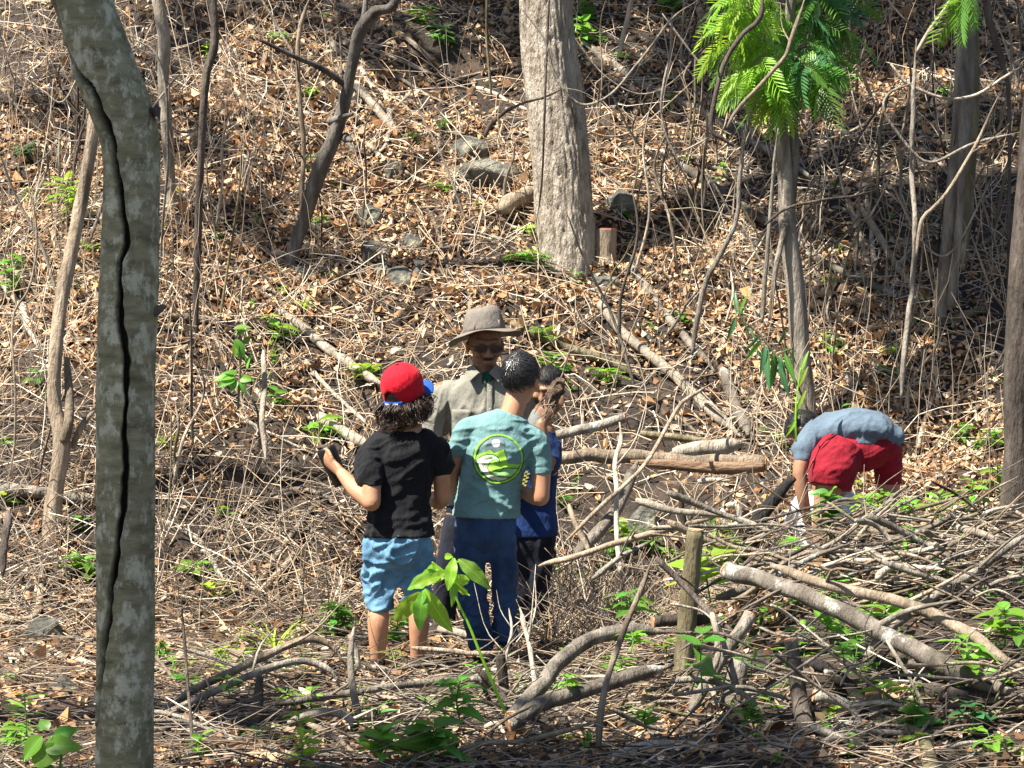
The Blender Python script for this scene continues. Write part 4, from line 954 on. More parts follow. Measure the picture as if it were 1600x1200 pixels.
def pile():
    rs = np.random.default_rng(404)
    mats = [BG, BT, BL, BP, BM, BD]; names = ['grey', 'tan', 'mottled', 'pale', 'greenish', 'dark']
    def one(u, v, L, ang, squash, ra, rb, i, seed, Y, grp, tw, sag):
        lb = stick_label(u, v, L, ang, ra, names[i])
        du, dv = math.cos(ang) * L, math.sin(ang) * L * squash
        j = lambda k_: rs.normal(0, k_)
        if Y is None: px = [(u - du, v - dv), (u - du * .4 + j(3), v - dv * .4 + j(4)), (u + du * .3 + j(3), v + dv * .3 + j(4)), (u + du, v + dv)]
        else: px = [(u - du, v - dv, Y + j(.1)), (u - du * .45 + j(5), v - dv * .45 - sag + j(7), Y), (u + du * .3 + j(5), v + dv * .3 - sag * .6 + j(7), Y), (u + du, v + dv, Y + j(.1))]
        branch(ST, lb, 'stick', px, (ra, rb), mats[i], None, tw, seed, grp, n=7 if ra > 3 else 5, m=16, lift=1.2)
    for k in range(125):
        u = rs.uniform(1090, 1610); v = 802 + 120 * rs.random() ** 1.2 if k % 5 else rs.uniform(930, 1080); Y = 10.7 - (v - 800) / 200 * 1.5
        one(u, v, rs.uniform(35, 130), float(np.clip(rs.normal(-.12, .45), -.75, .65)), 1, rs.uniform(1.4, 3.6) if k % 4 or v > 925 else rs.uniform(4, 8), rs.uniform(1.3, 3.5), int(rs.choice(6, p=[.28, .26, .10, .05, .09, .22] if k % 4 else [.22, .26, .24, .22, .06, 0])), 1000 + k, Y, 'sticks of the brush pile at the right', int(rs.integers(0, 3)), rs.uniform(-6, 12))
    for k in range(150):
        u = rs.uniform(240, 1600); v = rs.uniform(1040, 1192)
        if 990 < u and v < 1060: v += 60
        one(u, v, rs.uniform(30, 120), rs.normal(-.15, .6), .7, rs.uniform(1.4, 4.5) if k % 3 else rs.uniform(4, 8), rs.uniform(1.2, 3), int(rs.choice(6, p=[.3, .26, .1, .16, .04, .14])), 2000 + k, hit(u, v)[1] - .06, 'sticks on the ground before the standing group', int(rs.integers(0, 3)), 6)
    for k in range(95):
        u = rs.uniform(250, 1600); v = rs.uniform(20, 700)
        if 560 < u < 900 and v > 470: continue
        ang = rs.uniform(-1.4, 1.4) if u > 900 else rs.normal(.5, .7)
        if abs(ang) > 1.45: ang = 1.4
        one(u, v, rs.uniform(25, 85), ang, 1, rs.uniform(1.8, 4.5), rs.uniform(1.2, 3), int(rs.choice(6, p=[.2, .3, .1, .3, .04, .06])), 3000 + k, None, 'sticks lying in the leaves of the hillside', int(rs.random() < .6), 0)

def wild_stems():
    """bare stems and vines standing and hanging on the slope"""
    rs = np.random.default_rng(515); mats = [BG, BT, BD, BP, BM]; names = ['grey', 'tan', 'dark', 'pale', 'greenish']
    for k in range(95):
        if k < 62: u, v = rs.uniform(930, 1600), rs.uniform(120, 650)
        elif k < 85: u, v = rs.choice([rs.uniform(0, 140), rs.uniform(250, 440)]), rs.uniform(150, 800)
        else: u, v = rs.uniform(450, 900), rs.uniform(60, 420)
        if 820 < u < 930: continue
        h = rs.uniform(70, 300); lean = rs.normal(0, .25) * h; i = int(rs.choice(5, p=[.34, .24, .2, .12, .1])); r = rs.uniform(1.3, 3.2)
        Y = hit(u, v)[1] - .05; j = lambda s_: rs.normal(0, s_)
        d, nm, lu, lv = min((math.hypot(u - a, v - h * .4 - b), n_, a, b) for a, b, n_ in LANDMARKS)
        rel = 'right of' if u + lean * .5 > lu else 'left of'
        lb = ' '.join(f"{'tall' if h > 200 else ('low' if h < 110 else '')} {'thin' if r < 2.2 else 'slender'} {names[i]} bare stem {'leaning right' if lean > 18 else ('leaning left' if lean < -18 else 'standing upright')} {rel} {nm}".split())
        branch('bare_sapling', uniq(lb, u, v - h * .4), 'sapling', [(u, v + 4, Y), (u + lean * .3 + j(6), v - h * .35, Y - .02), (u + lean * .65 + j(9), v - h * .7, Y - .05 + j(.1)), (u + lean + j(12), v - h, Y - .1 + j(.15))], (r, r * .5), mats[i], None, int(rs.integers(0, 4)), 5000 + k, 'bare stems on the slope', n=6, m=22, keep_above=False)
    for k in range(26):
        u, v = (rs.uniform(950, 1590), rs.uniform(10, 420)) if k < 20 else (rs.uniform(20, 420), rs.uniform(30, 380))
        if 820 < u < 940: continue
        w_ = rs.uniform(50, 150); sag = rs.uniform(15, 90); i = int(rs.choice(5, p=[.34, .24, .16, .18, .08])); r = rs.uniform(1.2, 2.6); Y = hit(u, v + sag)[1] - rs.uniform(.3, 1.2); tilt = rs.normal(0, 35)
        d, nm, lu, lv = min((math.hypot(u - a, v - b), n_, a, b) for a, b, n_ in LANDMARKS)
        rel = 'right of' if u > lu else 'left of'
        lb = f"{'thin' if r < 1.9 else 'slender'} {names[i]} vine {'sagging deeply' if sag > 55 else 'hanging slack'} {rel} {nm}, {'rising rightward' if tilt > 0 else 'falling rightward'}"
        branch('hanging_vine', uniq(lb, u, v), 'vine', [(u - w_, v - rs.uniform(10, 60) + tilt * .5, Y), (u - w_ * .45, v + sag * .75, Y), (u + w_ * .15, v + sag, Y), (u + w_, v - rs.uniform(0, 60) - tilt * .5, Y)], (r, r * .8), mats[i], None, int(rs.integers(0, 3)), 6000 + k, 'vines hanging on the slope', n=5, m=30, keep_above=False)
pile()
wild_stems()

# ------------------------------------------------------------------ people
def ellipsoid(c, r, rot=None, nu=20, nv=14):
    th = np.linspace(0, np.pi, nv); ph = np.linspace(0, 2 * np.pi, nu, endpoint=False)
    V = [np.array([0, 0, 1.])]
    for t_ in th[1:-1]:
        for p_ in ph: V.append(np.array([math.sin(t_) * math.cos(p_), math.sin(t_) * math.sin(p_), math.cos(t_)]))
    V.append(np.array([0, 0, -1.])); V = np.array(V) * np.asarray(r)
    if rot is not None: V = V @ np.array(rot).T
    V = V + np.asarray(c); f = []
    k = nv - 2
    for j in range(nu):
        f.append([0, 1 + j, 1 + (j + 1) % nu]); f.append([len(V) - 1, 1 + (k - 1) * nu + (j + 1) % nu, 1 + (k - 1) * nu + j])
    for i in range(k - 1):
        for j in range(nu):
            a = 1 + i * nu + j; b = 1 + i * nu + (j + 1) % nu
            f.append([a, a + nu, b + nu, b])
    return V, f

def limb(pts, radii, k=8, n=16, ry=None, xref=None, rounded=True):
    """tapered limb through joints"""
    P = np.column_stack([np.array(pts, float), np.array(radii, float), np.array(ry if ry is not None else radii, float)])
    c = catmull(P, k * (len(P) - 1) + 1)
    rx, rY, p = c[:, 3].copy(), c[:, 4].copy(), c[:, :3]
    if rounded:
        d0 = (p[0] - p[1]) / np.linalg.norm(p[0] - p[1]); d1 = (p[-1] - p[-2]) / np.linalg.norm(p[-1] - p[-2])
        p = np.vstack([p[0] + d0 * rx[0] * .85, p[0] + d0 * rx[0] * .5, p, p[-1] + d1 * rx[-1] * .5, p[-1] + d1 * rx[-1] * .85])
        rx = np.concatenate([[rx[0] * .4, rx[0] * .83], rx, [rx[-1] * .83, rx[-1] * .4]]); rY = np.concatenate([[rY[0] * .4, rY[0] * .83], rY, [rY[-1] * .83, rY[-1] * .4]])
    if xref is not None and np.ndim(xref) == 2:
        xr = np.asarray(xref, float); xr = catmull(np.column_stack([np.arange(len(xr)), np.zeros(len(xr)), np.zeros(len(xr)), xr]), len(p))[:, 3:]
    else: xr = xref
    return tube(p, rx, rY, n=n, xref=xr)

def fuse(parts, voxel=.007, smooth=4, factor=.5):
    """union of overlapping closed shapes as one continuous surface"""
    V, f = join(parts)
    me = make_mesh('tmp', V, f); o = bpy.data.objects.new('tmp', me); COL.objects.link(o)
    r = o.modifiers.new('r', 'REMESH'); r.mode = 'VOXEL'; r.voxel_size = voxel; r.adaptivity = 0
    s = o.modifiers.new('s', 'SMOOTH'); s.factor = factor; s.iterations = smooth
    dg = bpy.context.evaluated_depsgraph_get(); dg.update()
    ev = o.evaluated_get(dg); m2 = ev.to_mesh()
    n = len(m2.vertices); co = np.empty(n * 3, np.float32); m2.vertices.foreach_get('co', co)
    nl = len(m2.loops); li = np.empty(nl, np.int32); m2.loops.foreach_get('vertex_index', li)
    np_ = len(m2.polygons); lt = np.empty(np_, np.int32); m2.polygons.foreach_get('loop_total', lt)
    nrm = np.empty(n * 3, np.float32); m2.vertices.foreach_get('normal', nrm)
    if (lt == 4).all(): F = li.reshape(-1, 4)
    else:
        F = []; k = 0
        for q in lt: F.append(li[k:k + q].tolist()); k += q
    ev.to_mesh_clear(); bpy.data.objects.remove(o); bpy.data.meshes.remove(me)
    return co.reshape(-1, 3).astype(float), F, nrm.reshape(-1, 3).astype(float)

def folds(V, Nn, amp, freq, aniso, seed, mask=None, flat=.15):
    """cloth folds: ridged noise, stretched along the direction aniso"""
    d = np.asarray(aniso, float); d /= np.linalg.norm(d)
    W = V - np.outer(V @ d, d) * .75
    off = Vector((seed * 3.7, seed * 1.3, seed * 2.1))
    def fo(w):
        w = Vector(w); wp = w * freq + off + Vector((noise.noise(w * freq * .6 + off), noise.noise(w * freq * .6 - off), 0)) * .7
        r1 = 1 - min(abs(noise.noise(wp)) * 2.6, 1)
        return r1 * r1 + .35 * noise.noise(wp * 2.3)
    q = np.array([fo(w) for w in W])
    a = amp * 1.5 * (q - .35)
    if mask is not None: a = a * mask
    Nf = Nn * np.array([1, 1, flat])
    return V + Nf * a[:, None]

class Person:
    def __init__(self, name, label, u0, Y, seed=0):
        self.Y = Y; x = at(u0, 600, Y)[0]; self.o = np.array([x, Y, ground_z(x, Y)])
        self.root = empty(name, self.o, label, 'person'); self.seed = seed
    def p(self, u, v, dy=0.): return at(u, v, self.Y + dy)
    def s(self, px): return px * self.Y / F_PX
    def part(self, name, parts, mat, voxel=.008, smooth=4, fold=None, parent=None, label=None, over=None, flat=.15):
        V, F, Nn = fuse(parts, voxel, smooth)
        if fold:
            for fd in (fold if isinstance(fold, list) else [fold]): V = folds(V, Nn, fd[0], fd[1], fd[2], self.seed + fd[1], fd[3](V) if len(fd) > 3 else None, flat)
        if over:                                          # cloth lies outside what it covers
            V0 = V.copy(); D = np.zeros(len(V))
            for bv, gap in over:
                for i in range(len(V)):
                    if flat < .5 and abs(Nn[i][2]) > .75: continue
                    nv = Vector(Nn[i]); h, hn, _, d = bv.ray_cast(Vector(V[i]) - nv * .012, nv, .05)
                    if h is not None and hn.dot(nv) > .15: D[i] = max(D[i], d - .012 + gap)
            E = np.concatenate([F[:, [0, 1]], F[:, [1, 2]], F[:, [2, 3]], F[:, [3, 0]]]); cnt = np.bincount(E[:, 0], minlength=len(V)) + np.bincount(E[:, 1], minlength=len(V))
            for _ in range(5):                            # spread the push so that it reads as cloth, not as dents
                sm = (np.bincount(E[:, 0], D[E[:, 1]], len(V)) + np.bincount(E[:, 1], D[E[:, 0]], len(V))) / np.maximum(cnt, 1)
                D = np.maximum(D, sm * .97)
            for _ in range(3): D = .5 * D + .5 * (np.bincount(E[:, 0], D[E[:, 1]], len(V)) + np.bincount(E[:, 1], D[E[:, 0]], len(V))) / np.maximum(cnt, 1)
            V = V0 + Nn * np.array([1, 1, max(flat, .15)]) * D[:, None]
        o = mk(name, V, F, mat, parent or self.root)
        if label: o['label'] = label
        return o, V, F
    def skin_of(self, r, gap=.005):
        return (BVHTree.FromPolygons([Vector(v) for v in r[1]], r[2].tolist() if isinstance(r[2], np.ndarray) else r[2]), gap)

def hand(wrist, palm, fdir, across, size=.075, curl=1.0, thumb_side=1, normal=None):
    """palm with five bent fingers; fdir: where the fingers point, across: from index to little finger"""
    fdir = np.asarray(fdir, float) / np.linalg.norm(fdir); across = np.asarray(across, float); across -= fdir * (across @ fdir); across /= np.linalg.norm(across)
    nn = np.cross(fdir, across) if normal is None else np.asarray(normal, float)
    nn = nn / np.linalg.norm(nn)
    wrist = np.asarray(wrist); palm = np.asarray(palm); w = size * .46
    parts = [limb([wrist, (wrist + palm) / 2, palm + fdir * size * .35], [w * .62, w * .85, w * .92], ry=[w * .5, w * .42, w * .36], xref=across)]
    for k, (o_, l) in enumerate(zip((-.72, -.25, .24, .70), (.92, 1.05, .98, .76))):
        b = palm + fdir * size * .35 + across * w * o_; L = size * l
        c1 = b + fdir * L * .42 + nn * L * .10 * curl
        c2 = c1 + (fdir * math.cos(.9 * curl) + nn * math.sin(.9 * curl)) * L * .33
        c3 = c2 + (fdir * math.cos(1.7 * curl) + nn * math.sin(1.7 * curl)) * L * .27
        parts.append(limb([b - fdir * size * .2, b, c1, c2, c3], [.0085, .0085, .008, .0075, .0065], k=3, n=8))
    tb = palm - across * w * .8 * thumb_side - fdir * size * .1
    t1 = tb - across * thumb_side * size * .28 + fdir * size * .25 + nn * size * .15
    t2 = t1 + fdir * size * .3 + nn * size * .2 * curl
    parts.append(limb([palm - fdir * size * .25, tb, t1, t2], [.011, .011, .0095, .008], k=3, n=8))
    return parts

def head_parts(c, fwd, up, size=1.0, face=False):
    """skull, jaw, nose, brow, lips, ears; c: middle of the head"""
    f = np.asarray(fwd, float); f /= np.linalg.norm(f); u = np.asarray(up, float); u -= f * (u @ f); u /= np.linalg.norm(u); s = np.cross(f, u)
    R = np.column_stack([s, f, u])
    k = size
    def P(a, b, c_): return c + k * (s * a + f * b + u * c_)
    def E(a, b, c_, r): return ellipsoid(P(a, b, c_), k * np.array(r), R)
    parts = [E(0, -.012, .022, (.074, .094, .088)), E(0, .012, -.045, (.058, .068, .064)), E(0, .045, -.085, (.034, .03, .026)), E(0, .062, -.01, (.05, .028, .045))]
    parts += [limb([P(0, .086, .012), P(0, .101, -.018), P(0, .108, -.032)], k * np.array([.009, .012, .014]), k=4, n=10), E(-.013, .096, -.036, (.010, .011, .009)), E(.013, .096, -.036, (.010, .011, .009))]
    parts += [limb([P(-.045, .075, .028), P(0, .089, .024), P(.045, .075, .028)], k * np.array([.010, .011, .010]), k=4, n=8)]
    parts += [limb([P(-.022, .083, -.063), P(0, .092, -.061), P(.022, .083, -.063)], k * np.array([.005, .007, .005]), k=4, n=8), limb([P(-.02, .082, -.073), P(0, .090, -.073), P(.02, .082, -.073)], k * np.array([.005, .0075, .005]), k=4, n=8)]
    for sd in (-1, 1):
        parts.append(ellipsoid(P(sd * .078, -.008, -.012), k * np.array([.010, .020, .030]), R)); parts.append(E(sd * .042, .062, -.028, (.026, .028, .022)))
    return parts, P, R

def foot_parts(ankle, zg, d, size=.22, w=.042):
    d = np.asarray(d, float); d /= np.linalg.norm(d); a = np.asarray(ankle)
    h = max(a[2] - zg, .05)
    b = np.array([a[0], a[1], zg + .035])
    return [limb([a, b], [w * .8, w * .95], k=3), limb([b - d * size * .22, b + d * size * .2, b + d * size * .62 - np.array([0, 0, .008])], [w * .95, w, w * .92], k=4, ry=[.034, .034, .024], xref=np.cross(d, [0, 0, 1.]))]

skin('skin_boy', (.42, .215, .125)); skin('skin_man', (.24, .12, .07)); skin('skin_brown', (.33, .175, .105)); skin('skin_muddy', (.32, .17, .10), (.12, .07, .045))
cloth('cloth_black', (.0075, .0075, .010), (.005, .005, .0065)); cloth('denim_light', (.13, .265, .39), (.05, .125, .21), fleck=.4); cloth('cloth_red', (.50, .006, .02), (.40, .005, .016), weave=500)
cloth('cloth_blue', (.012, .075, .36), (.01, .06, .3)); cloth('cloth_teal', (.135, .25, .255), (.11, .21, .215)); cloth('denim_dark', (.030, .068, .155), (.014, .03, .075), fleck=.4)
cloth('cloth_khaki', (.195, .188, .16), (.15, .145, .12)); cloth('hat_cloth', (.165, .145, .125), (.13, .112, .096)); cloth('cloth_navy', (.009, .011, .022), (.006, .007, .013))
cloth('cloth_royal', (.008, .03, .12), (.005, .018, .07)); cloth('cloth_grey', (.10, .14, .185), (.07, .10, .135), fleck=.4); cloth('cloth_burgundy', (.22, .007, .018), (.15, .005, .012)); cloth('cloth_white', (.62, .65, .7), (.5, .53, .58))
cloth('cloth_green', (.012, .06, .035)); cloth('shoe', (.03, .028, .027)); cloth('cloth_ash', (.16, .165, .16)); plain('yellow_print', (.32, .30, .03), .7)
plain('hair_black', (.012, .011, .012), .55, .3); plain('hair_gloss', (.035, .034, .037), .25, .8); plain('hair_brown', (.04, .023, .015), .45, .4); plain('glass_dark', (.045, .026, .018), .4, .25); plain('frame_dark', (.012, .01, .009), .4)
plain('plastic_black', (.012, .011, .011), .4); plain('button_tan', (.3, .27, .2), .4); plain('thread_white', (.75, .8, .85), .7)
plain('print_lime', (.27, .56, .05), .7); plain('print_dark', (.03, .10, .03), .7); plain('print_cream', (.56, .62, .46), .7); plain('print_field', (.22, .46, .17), .7); plain('print_night', (.12, .17, .19), .7); plain('print_white', (.85, .9, .9), .7)
bark('root_soil', [(.3, (.045, .03, .02)), (.55, (.12, .08, .055)), (.75, (.2, .145, .1))], 18, (1, 1, 1), bstr=1.0, dist=.03)

X_, Y_, Z_ = np.eye(3)

def strand_mesh(roots, dirs_fn, n, r0, K, seed):
    pass

def lock_set(starts, paths, radii, sides=4):
    parts = []
    for p, r in zip(paths, radii):
        c = catmull(p, 9); rr = r * np.array([.8, 1, 1, 1, .95, .85, .7, .5, .15])
        parts.append(tube(c, rr, n=sides))
    return join(parts)

# ---- the boy in the black T-shirt and red cap
def boy_black():
    q = Person('person', 'boy in black T-shirt, blue denim shorts and red cap, seen from behind', 622, 11.0, 1); p = q.p
    zg = q.o[2]
    hc = p(630, 607); yaw = math.radians(34); fwd = np.array([math.sin(yaw), math.cos(yaw), .12]); 
    hp, HP, R = head_parts(hc, fwd, Z_ + fwd * -.05, .97)
    elL, wrL = p(581, 786, -.125), p(534, 740, .06); palm = p(517, 724, .10)
    fd = palm - wrL
    body = hp + [limb([p(632, 690), p(631, 660), p(630, 635)], [.06, .05, .05]),
        limb([p(623, 850), p(624, 790), p(629, 715), p(632, 682)], [.135, .115, .13, .10], ry=[.10, .085, .095, .07], xref=X_),
        limb([p(590, 693), p(582, 740, -.08), elL], [.05, .045, .042]), limb([elL, p(556, 765, -.04), wrL], [.042, .040, .028]),
        limb([p(676, 692), p(689, 740, .02), p(691, 778, .05)], [.05, .043, .038]), limb([p(691, 778, .05), p(684, 785, .15), p(672, 772, .27)], [.038, .036, .026]),
        limb([p(603, 850), p(594, 900, .02), p(591, 948, .02)], [.07, .062, .05]), limb([p(591, 948, .02), p(591, 975, -.015), p(590, 1038)], [.049, .051, .032]),
        limb([p(646, 850), p(652, 900, .02), p(655, 945, .02)], [.07, .062, .05]), limb([p(655, 945, .02), p(655, 972, -.015), p(652, 1032)], [.049, .050, .032])]
    body += hand(wrL, palm, fd + np.array([-.02, 0.05, .0]), np.array([.25, .1, -1.]), .092, 1.1, 1, normal=np.array([-.4, 1., .1]))
    body += hand(p(672, 772, .27), p(664, 766, .33), np.array([-.4, .8, .2]), np.array([.5, .2, -.8]), .07, .9, 1)
    bd = q.part('body', body, MAT['skin_boy'], .0075, 2)
    for a in (p(590, 1038), p(652, 1032)):
        q.part('shoe', foot_parts(a - np.array([0, 0, .02]), zg, [.15, 1, 0], .22, .042), MAT['shoe'], .008, 3)
    # shirt
    hem = lambda V: np.clip((V[:, 2] - p(600, 842)[2]) / .03, .25, 1)
    bt = q.part('shorts', [limb([p(623, 828), p(623, 850), p(623, 872), p(623, 892)], [.150, .158, .15, .09], ry=[.115, .125, .115, .07], xref=X_),
        limb([p(599, 862), p(595, 905, .01), p(592, 953, .015)], [.088, .080, .060], rounded=False), limb([p(647, 862), p(651, 905, .01), p(653, 948, .015)], [.086, .076, .066], rounded=False)], MAT['denim_light'], .008, 4, [(.016, 9, (.5, 0, 1)), (.008, 21, (1, 0, .4))], over=[q.skin_of(bd)])
    q.part('shirt', [limb([p(623, 838), p(623, 815), p(625, 770), p(629, 715), p(631, 690), p(632, 672)], [.158, .152, .142, .152, .150, .075], ry=[.125, .12, .11, .118, .10, .06], xref=X_, rounded=False),
        limb([p(602, 688), p(585, 706, -.03), p(576, 743, -.085)], [.062, .066, .066]), limb([p(662, 687), p(680, 704, .01), p(689, 729, .02)], [.062, .064, .058])], MAT['cloth_black'], .008, 5, [(.012, 7, (.3, 0, 1)), (.006, 17, (1, 0, .5))], over=[q.skin_of(bd), q.skin_of(bt, .007)])
    # shorts
    # hair: long wavy locks under the cap
    rs = np.random.default_rng(3)
    s, f_, u_ = R[:, 0], R[:, 1], R[:, 2]
    base = [ellipsoid(HP(0, -.03, -.03), np.array([.082, .072, .08]), R)]
    hair, V, F = q.part('hair', base + [limb([HP(0, -.05, -.03), HP(.0, -.045, -.09), HP(0, -.03, -.13)], [.075, .068, .045], ry=[.05, .05, .035], xref=s)], MAT['hair_brown'], .008, 3)
    paths = []; rad = []
    cu0 = -f_ * math.sin(math.radians(14)) + u_ * math.cos(math.radians(14)); cf0 = f_ * math.cos(math.radians(14)) + u_ * math.sin(math.radians(14))
    for k in range(130):                                  # locks, each a bundle of strands that wave together
        a = rs.uniform(-2.4, 2.4); d = -cf0 * math.cos(a) + s * math.sin(a)
        st = HP(0, -.010, .018) + d * rs.uniform(.070, .092) + cu0 * (-.058) + u_ * rs.uniform(-.012, .006)
        out = rs.uniform(.1, 1.0); L = rs.uniform(.065, .125); w = s * rs.normal(0, .016) + f_ * rs.normal(0, .016)
        mid1 = st + d * (.016 + .016 * out) - Z_ * L * .35 + w; mid2 = st + d * (.012 + .026 * out) - Z_ * L * .72 - w * .9; tip = st + d * (.0 + .045 * out * rs.uniform(-.3, 1.1)) - Z_ * L + w * 1.4
        for j in range(13):
            e = rs.normal(0, .0065, 3); g = rs.normal(0, .008, 3)
            paths.append([st + e, mid1 + e * 1.1 + g * .5, mid2 + e + g, tip + e * .5 + g * 1.3]); rad.append(rs.uniform(.0011, .0022))
    V, F = lock_set(None, paths, rad, 3); mk('hair_locks', V, F, MAT['hair_brown'], hair)
    # cap: dome with an arched opening, strap, brim and button
    pitch = math.radians(14)
    cf = f_ * math.cos(pitch) + u_ * math.sin(pitch); cu = -f_ * math.sin(pitch) + u_ * math.cos(pitch)
    cc = HP(0, -.008, .018)
    na, ne = 96, 30; V = np.zeros((ne, na, 3)); LOW = -.066
    for i in range(ne):
        e = i / (ne - 1)
        if e < .35: th, zz = math.pi / 2, LOW * (1 - e / .35)
        else: th = math.pi / 2 * (1 - (e - .35) / .65); zz = math.cos(th) * .103
        for j in range(na):
            a = 2 * math.pi * j / na
            r = math.sin(th) ** .84 * (1 - .05 * max(0, -zz / .066))
            seam = 1 - .018 * math.exp(-((((a * 3 / math.pi) + .5) % 1 - .5) / .05) ** 2)
            V[i, j] = cc + seam * (s * math.sin(a) * r * .098 - cf * math.cos(a) * r * .110 + cu * zz)
    F = []; idx = np.arange(ne * na).reshape(ne, na)
    for i in range(ne - 1):
        for j in range(na):
            a = 2 * math.pi * (j + .5) / na; a = (a + math.pi) % (2 * math.pi) - math.pi
            h = i / (ne - 1)
            if (a / .48) ** 2 + (h / .36) ** 2 < 1: continue
            k = (j + 1) % na; F.append([idx[i, j], idx[i, k], idx[i + 1, k], idx[i + 1, j]])
    cap = mk('cap', V.reshape(-1, 3), F, MAT['cloth_red'], q.root); cap.modifiers.new('thickness', 'SOLIDIFY').thickness = .003
    # brim
    B = []; nb, nr = 25, 8
    for i in range(nr):
        t_ = i / (nr - 1)
        for j in range(nb):
            a = -1.05 + 2.1 * j / (nb - 1)
            ext = .075 * t_ * math.cos(a * .95) ** .7
            B.append(cc + s * math.sin(a) * (.094 + ext * .25) + cf * (math.cos(a) * .104 + ext) + cu * (-.040 - .026 * (a / 1.05) ** 2 * (1 + .3 * t_) - .006 * t_))
    F = [[i * nb + j, i * nb + j + 1, (i + 1) * nb + j + 1, (i + 1) * nb + j] for i in range(nr - 1) for j in range(nb - 1)]
    b = mk('cap_brim', np.array(B), F, MAT['cloth_blue'], cap); b.modifiers.new('thickness', 'SOLIDIFY').thickness = .004
    # strap across the opening
    S = []
    for i in range(4):
        for j in range(17):
            a = -.60 + 1.2 * j / 16
            S.append(cc + s * math.sin(a) * .0985 - cf * math.cos(a) * .1115 + cu * (-.068 + .024 * i / 3))
    F = [[i * 17 + j, i * 17 + j + 1, (i + 1) * 17 + j + 1, (i + 1) * 17 + j] for i in range(3) for j in range(16)]
    st = mk('cap_strap', np.array(S), F, MAT['cloth_blue'], cap); st.modifiers.new('thickness', 'SOLIDIFY').thickness = .003
    # white stitched lettering on the strap: short strokes, too small to read
    Lp = []
    for j in range(9):
        if j == 5: continue
        a0 = -.36 + .085 * j
        for (x0, y0, x1, y1) in [(0, 0, 0, 1), (0, 1 if j % 2 else 0, .7, 1 if j % 2 else 0), (.7, 0, .7, 1) if j % 3 else (0, .5, .7, .5)]:
            pts = [cc + s * math.sin(a0 + .05 * x) * .1005 - cf * math.cos(a0 + .05 * x) * .1140 + cu * (-.062 + .012 * y) for x, y in ((x0, y0), (x1, y1))]
            Lp.append(tube(catmull(pts, 3), .0013, n=4))
    V, F = join(Lp); mk('strap_lettering', V, F, MAT['thread_white'], cap)
    V, F = ellipsoid(cc + cu * .106, np.array([.008, .008, .005])); mk('cap_button', V, F, MAT['cloth_red'], cap)
    # the black nursery bag of soil in his left hand
    bc = p(517, 719, .160); ax = np.array([.42, .0, -1.]); ax /= np.linalg.norm(ax)
    c = np.array([[*(bc + ax * t_), r] for t_, r in [(-.066, .046), (-.040, .049), (.03, .045), (.09, .038), (.13, .032)]])
    c2 = catmull(c, 16); V, F = tube(c2[:, :3], c2[:, 3], n=20, rough=.12, seed=3, caps=True)
    bag = empty('nursery_bag', bc + ax * .125, 'black plastic nursery bag of soil held by the boy in the red cap', 'nursery bag')
    mk('bag', V, F, MAT['plastic_black'], bag)
    V, F = ellipsoid(bc - ax * .067, np.array([.043, .043, .014])); mk('soil', V, F, MAT['root_soil'], bag)
boy_black()

def short_hair(q, HP, R, cap_e, seed, count, wh, gloss=False):
    """short hair turning round a whorl"""
    cH = HP(0, -.014, .026)
    V, F = ellipsoid(cH, cap_e * .985, R, 44, 32)
    def grows(L0):
        low = -.04 - .62 * max(-L0[1], 0) + 1.1 * max(L0[1] - .02, 0)
        return L0[2] > low
    keep = [grows(l) for l in (V - cH) @ R]
    hair = mk('hair', V, [f for f in F if all(keep[i] for i in f)], MAT['hair_black'], q.root); hair.modifiers.new('thickness', 'SOLIDIFY').thickness = .004
    rs = np.random.default_rng(seed); parts = []
    whn = wh / cap_e; whn = whn / np.linalg.norm(whn); k = 0
    while k < count:
        d = rs.normal(0, 1, 3); d /= np.linalg.norm(d); L0 = d * cap_e
        if not grows(L0): continue
        ang = math.acos(np.clip(d @ whn, -1, 1))
        if ang < .10: continue
        away = d * math.cos(ang) - whn; away -= d * (away @ d); away /= np.linalg.norm(away) + 1e-9
        if away @ (d - whn) < 0: away = -away
        dirv = away + np.cross(d, away) * .45 + rs.normal(0, .25, 3); l = rs.uniform(.016, .032)
        p1 = L0 + dirv * l * .5; p1 = p1 / np.linalg.norm(p1 / cap_e) * (1.01 + .035 * rs.random()); p2 = L0 + dirv * l; p2 = p2 / np.linalg.norm(p2 / cap_e) * (1.01 + .075 * rs.random())
        parts.append(tube(catmull([cH + R @ L0, cH + R @ p1, cH + R @ p2], 4), rs.uniform(.0009, .0017) * np.array([1, 1, .8, .3]), n=3, caps=False)); k += 1
    V, F = join(parts); mk('hair_strands', V, F, MAT['hair_gloss' if gloss else 'hair_black'], hair)

# ---- the boy in the teal T-shirt
def in_poly(x, y, poly):
    c = np.zeros(x.shape, bool); j = len(poly) - 1
    for i in range(len(poly)):
        xi, yi = poly[i]; xj, yj = poly[j]
        c ^= ((yi > y) != (yj > y)) & (x < (xj - xi) * (y - yi) / (yj - yi + 1e-12) + xi); j = i
    return c
def edge_d(x, y, poly, closed=True):
    d = np.full(x.shape, 9e9); n = len(poly)
    for i in range(n if closed else n - 1):
        ax, ay = poly[i]; bx, by = poly[(i + 1) % n]
        t_ = np.clip(((x - ax) * (bx - ax) + (y - ay) * (by - ay)) / ((bx - ax) ** 2 + (by - ay) ** 2 + 1e-9), 0, 1)
        d = np.minimum(d, np.hypot(x - ax - t_ * (bx - ax), y - ay - t_ * (by - ay)))
    return d
def smooth_poly(pl, n=90):
    a = np.array(pl, float); a = np.column_stack([a, np.zeros(len(a))]); return [(q[0], q[1]) for q in catmull(a, n)]

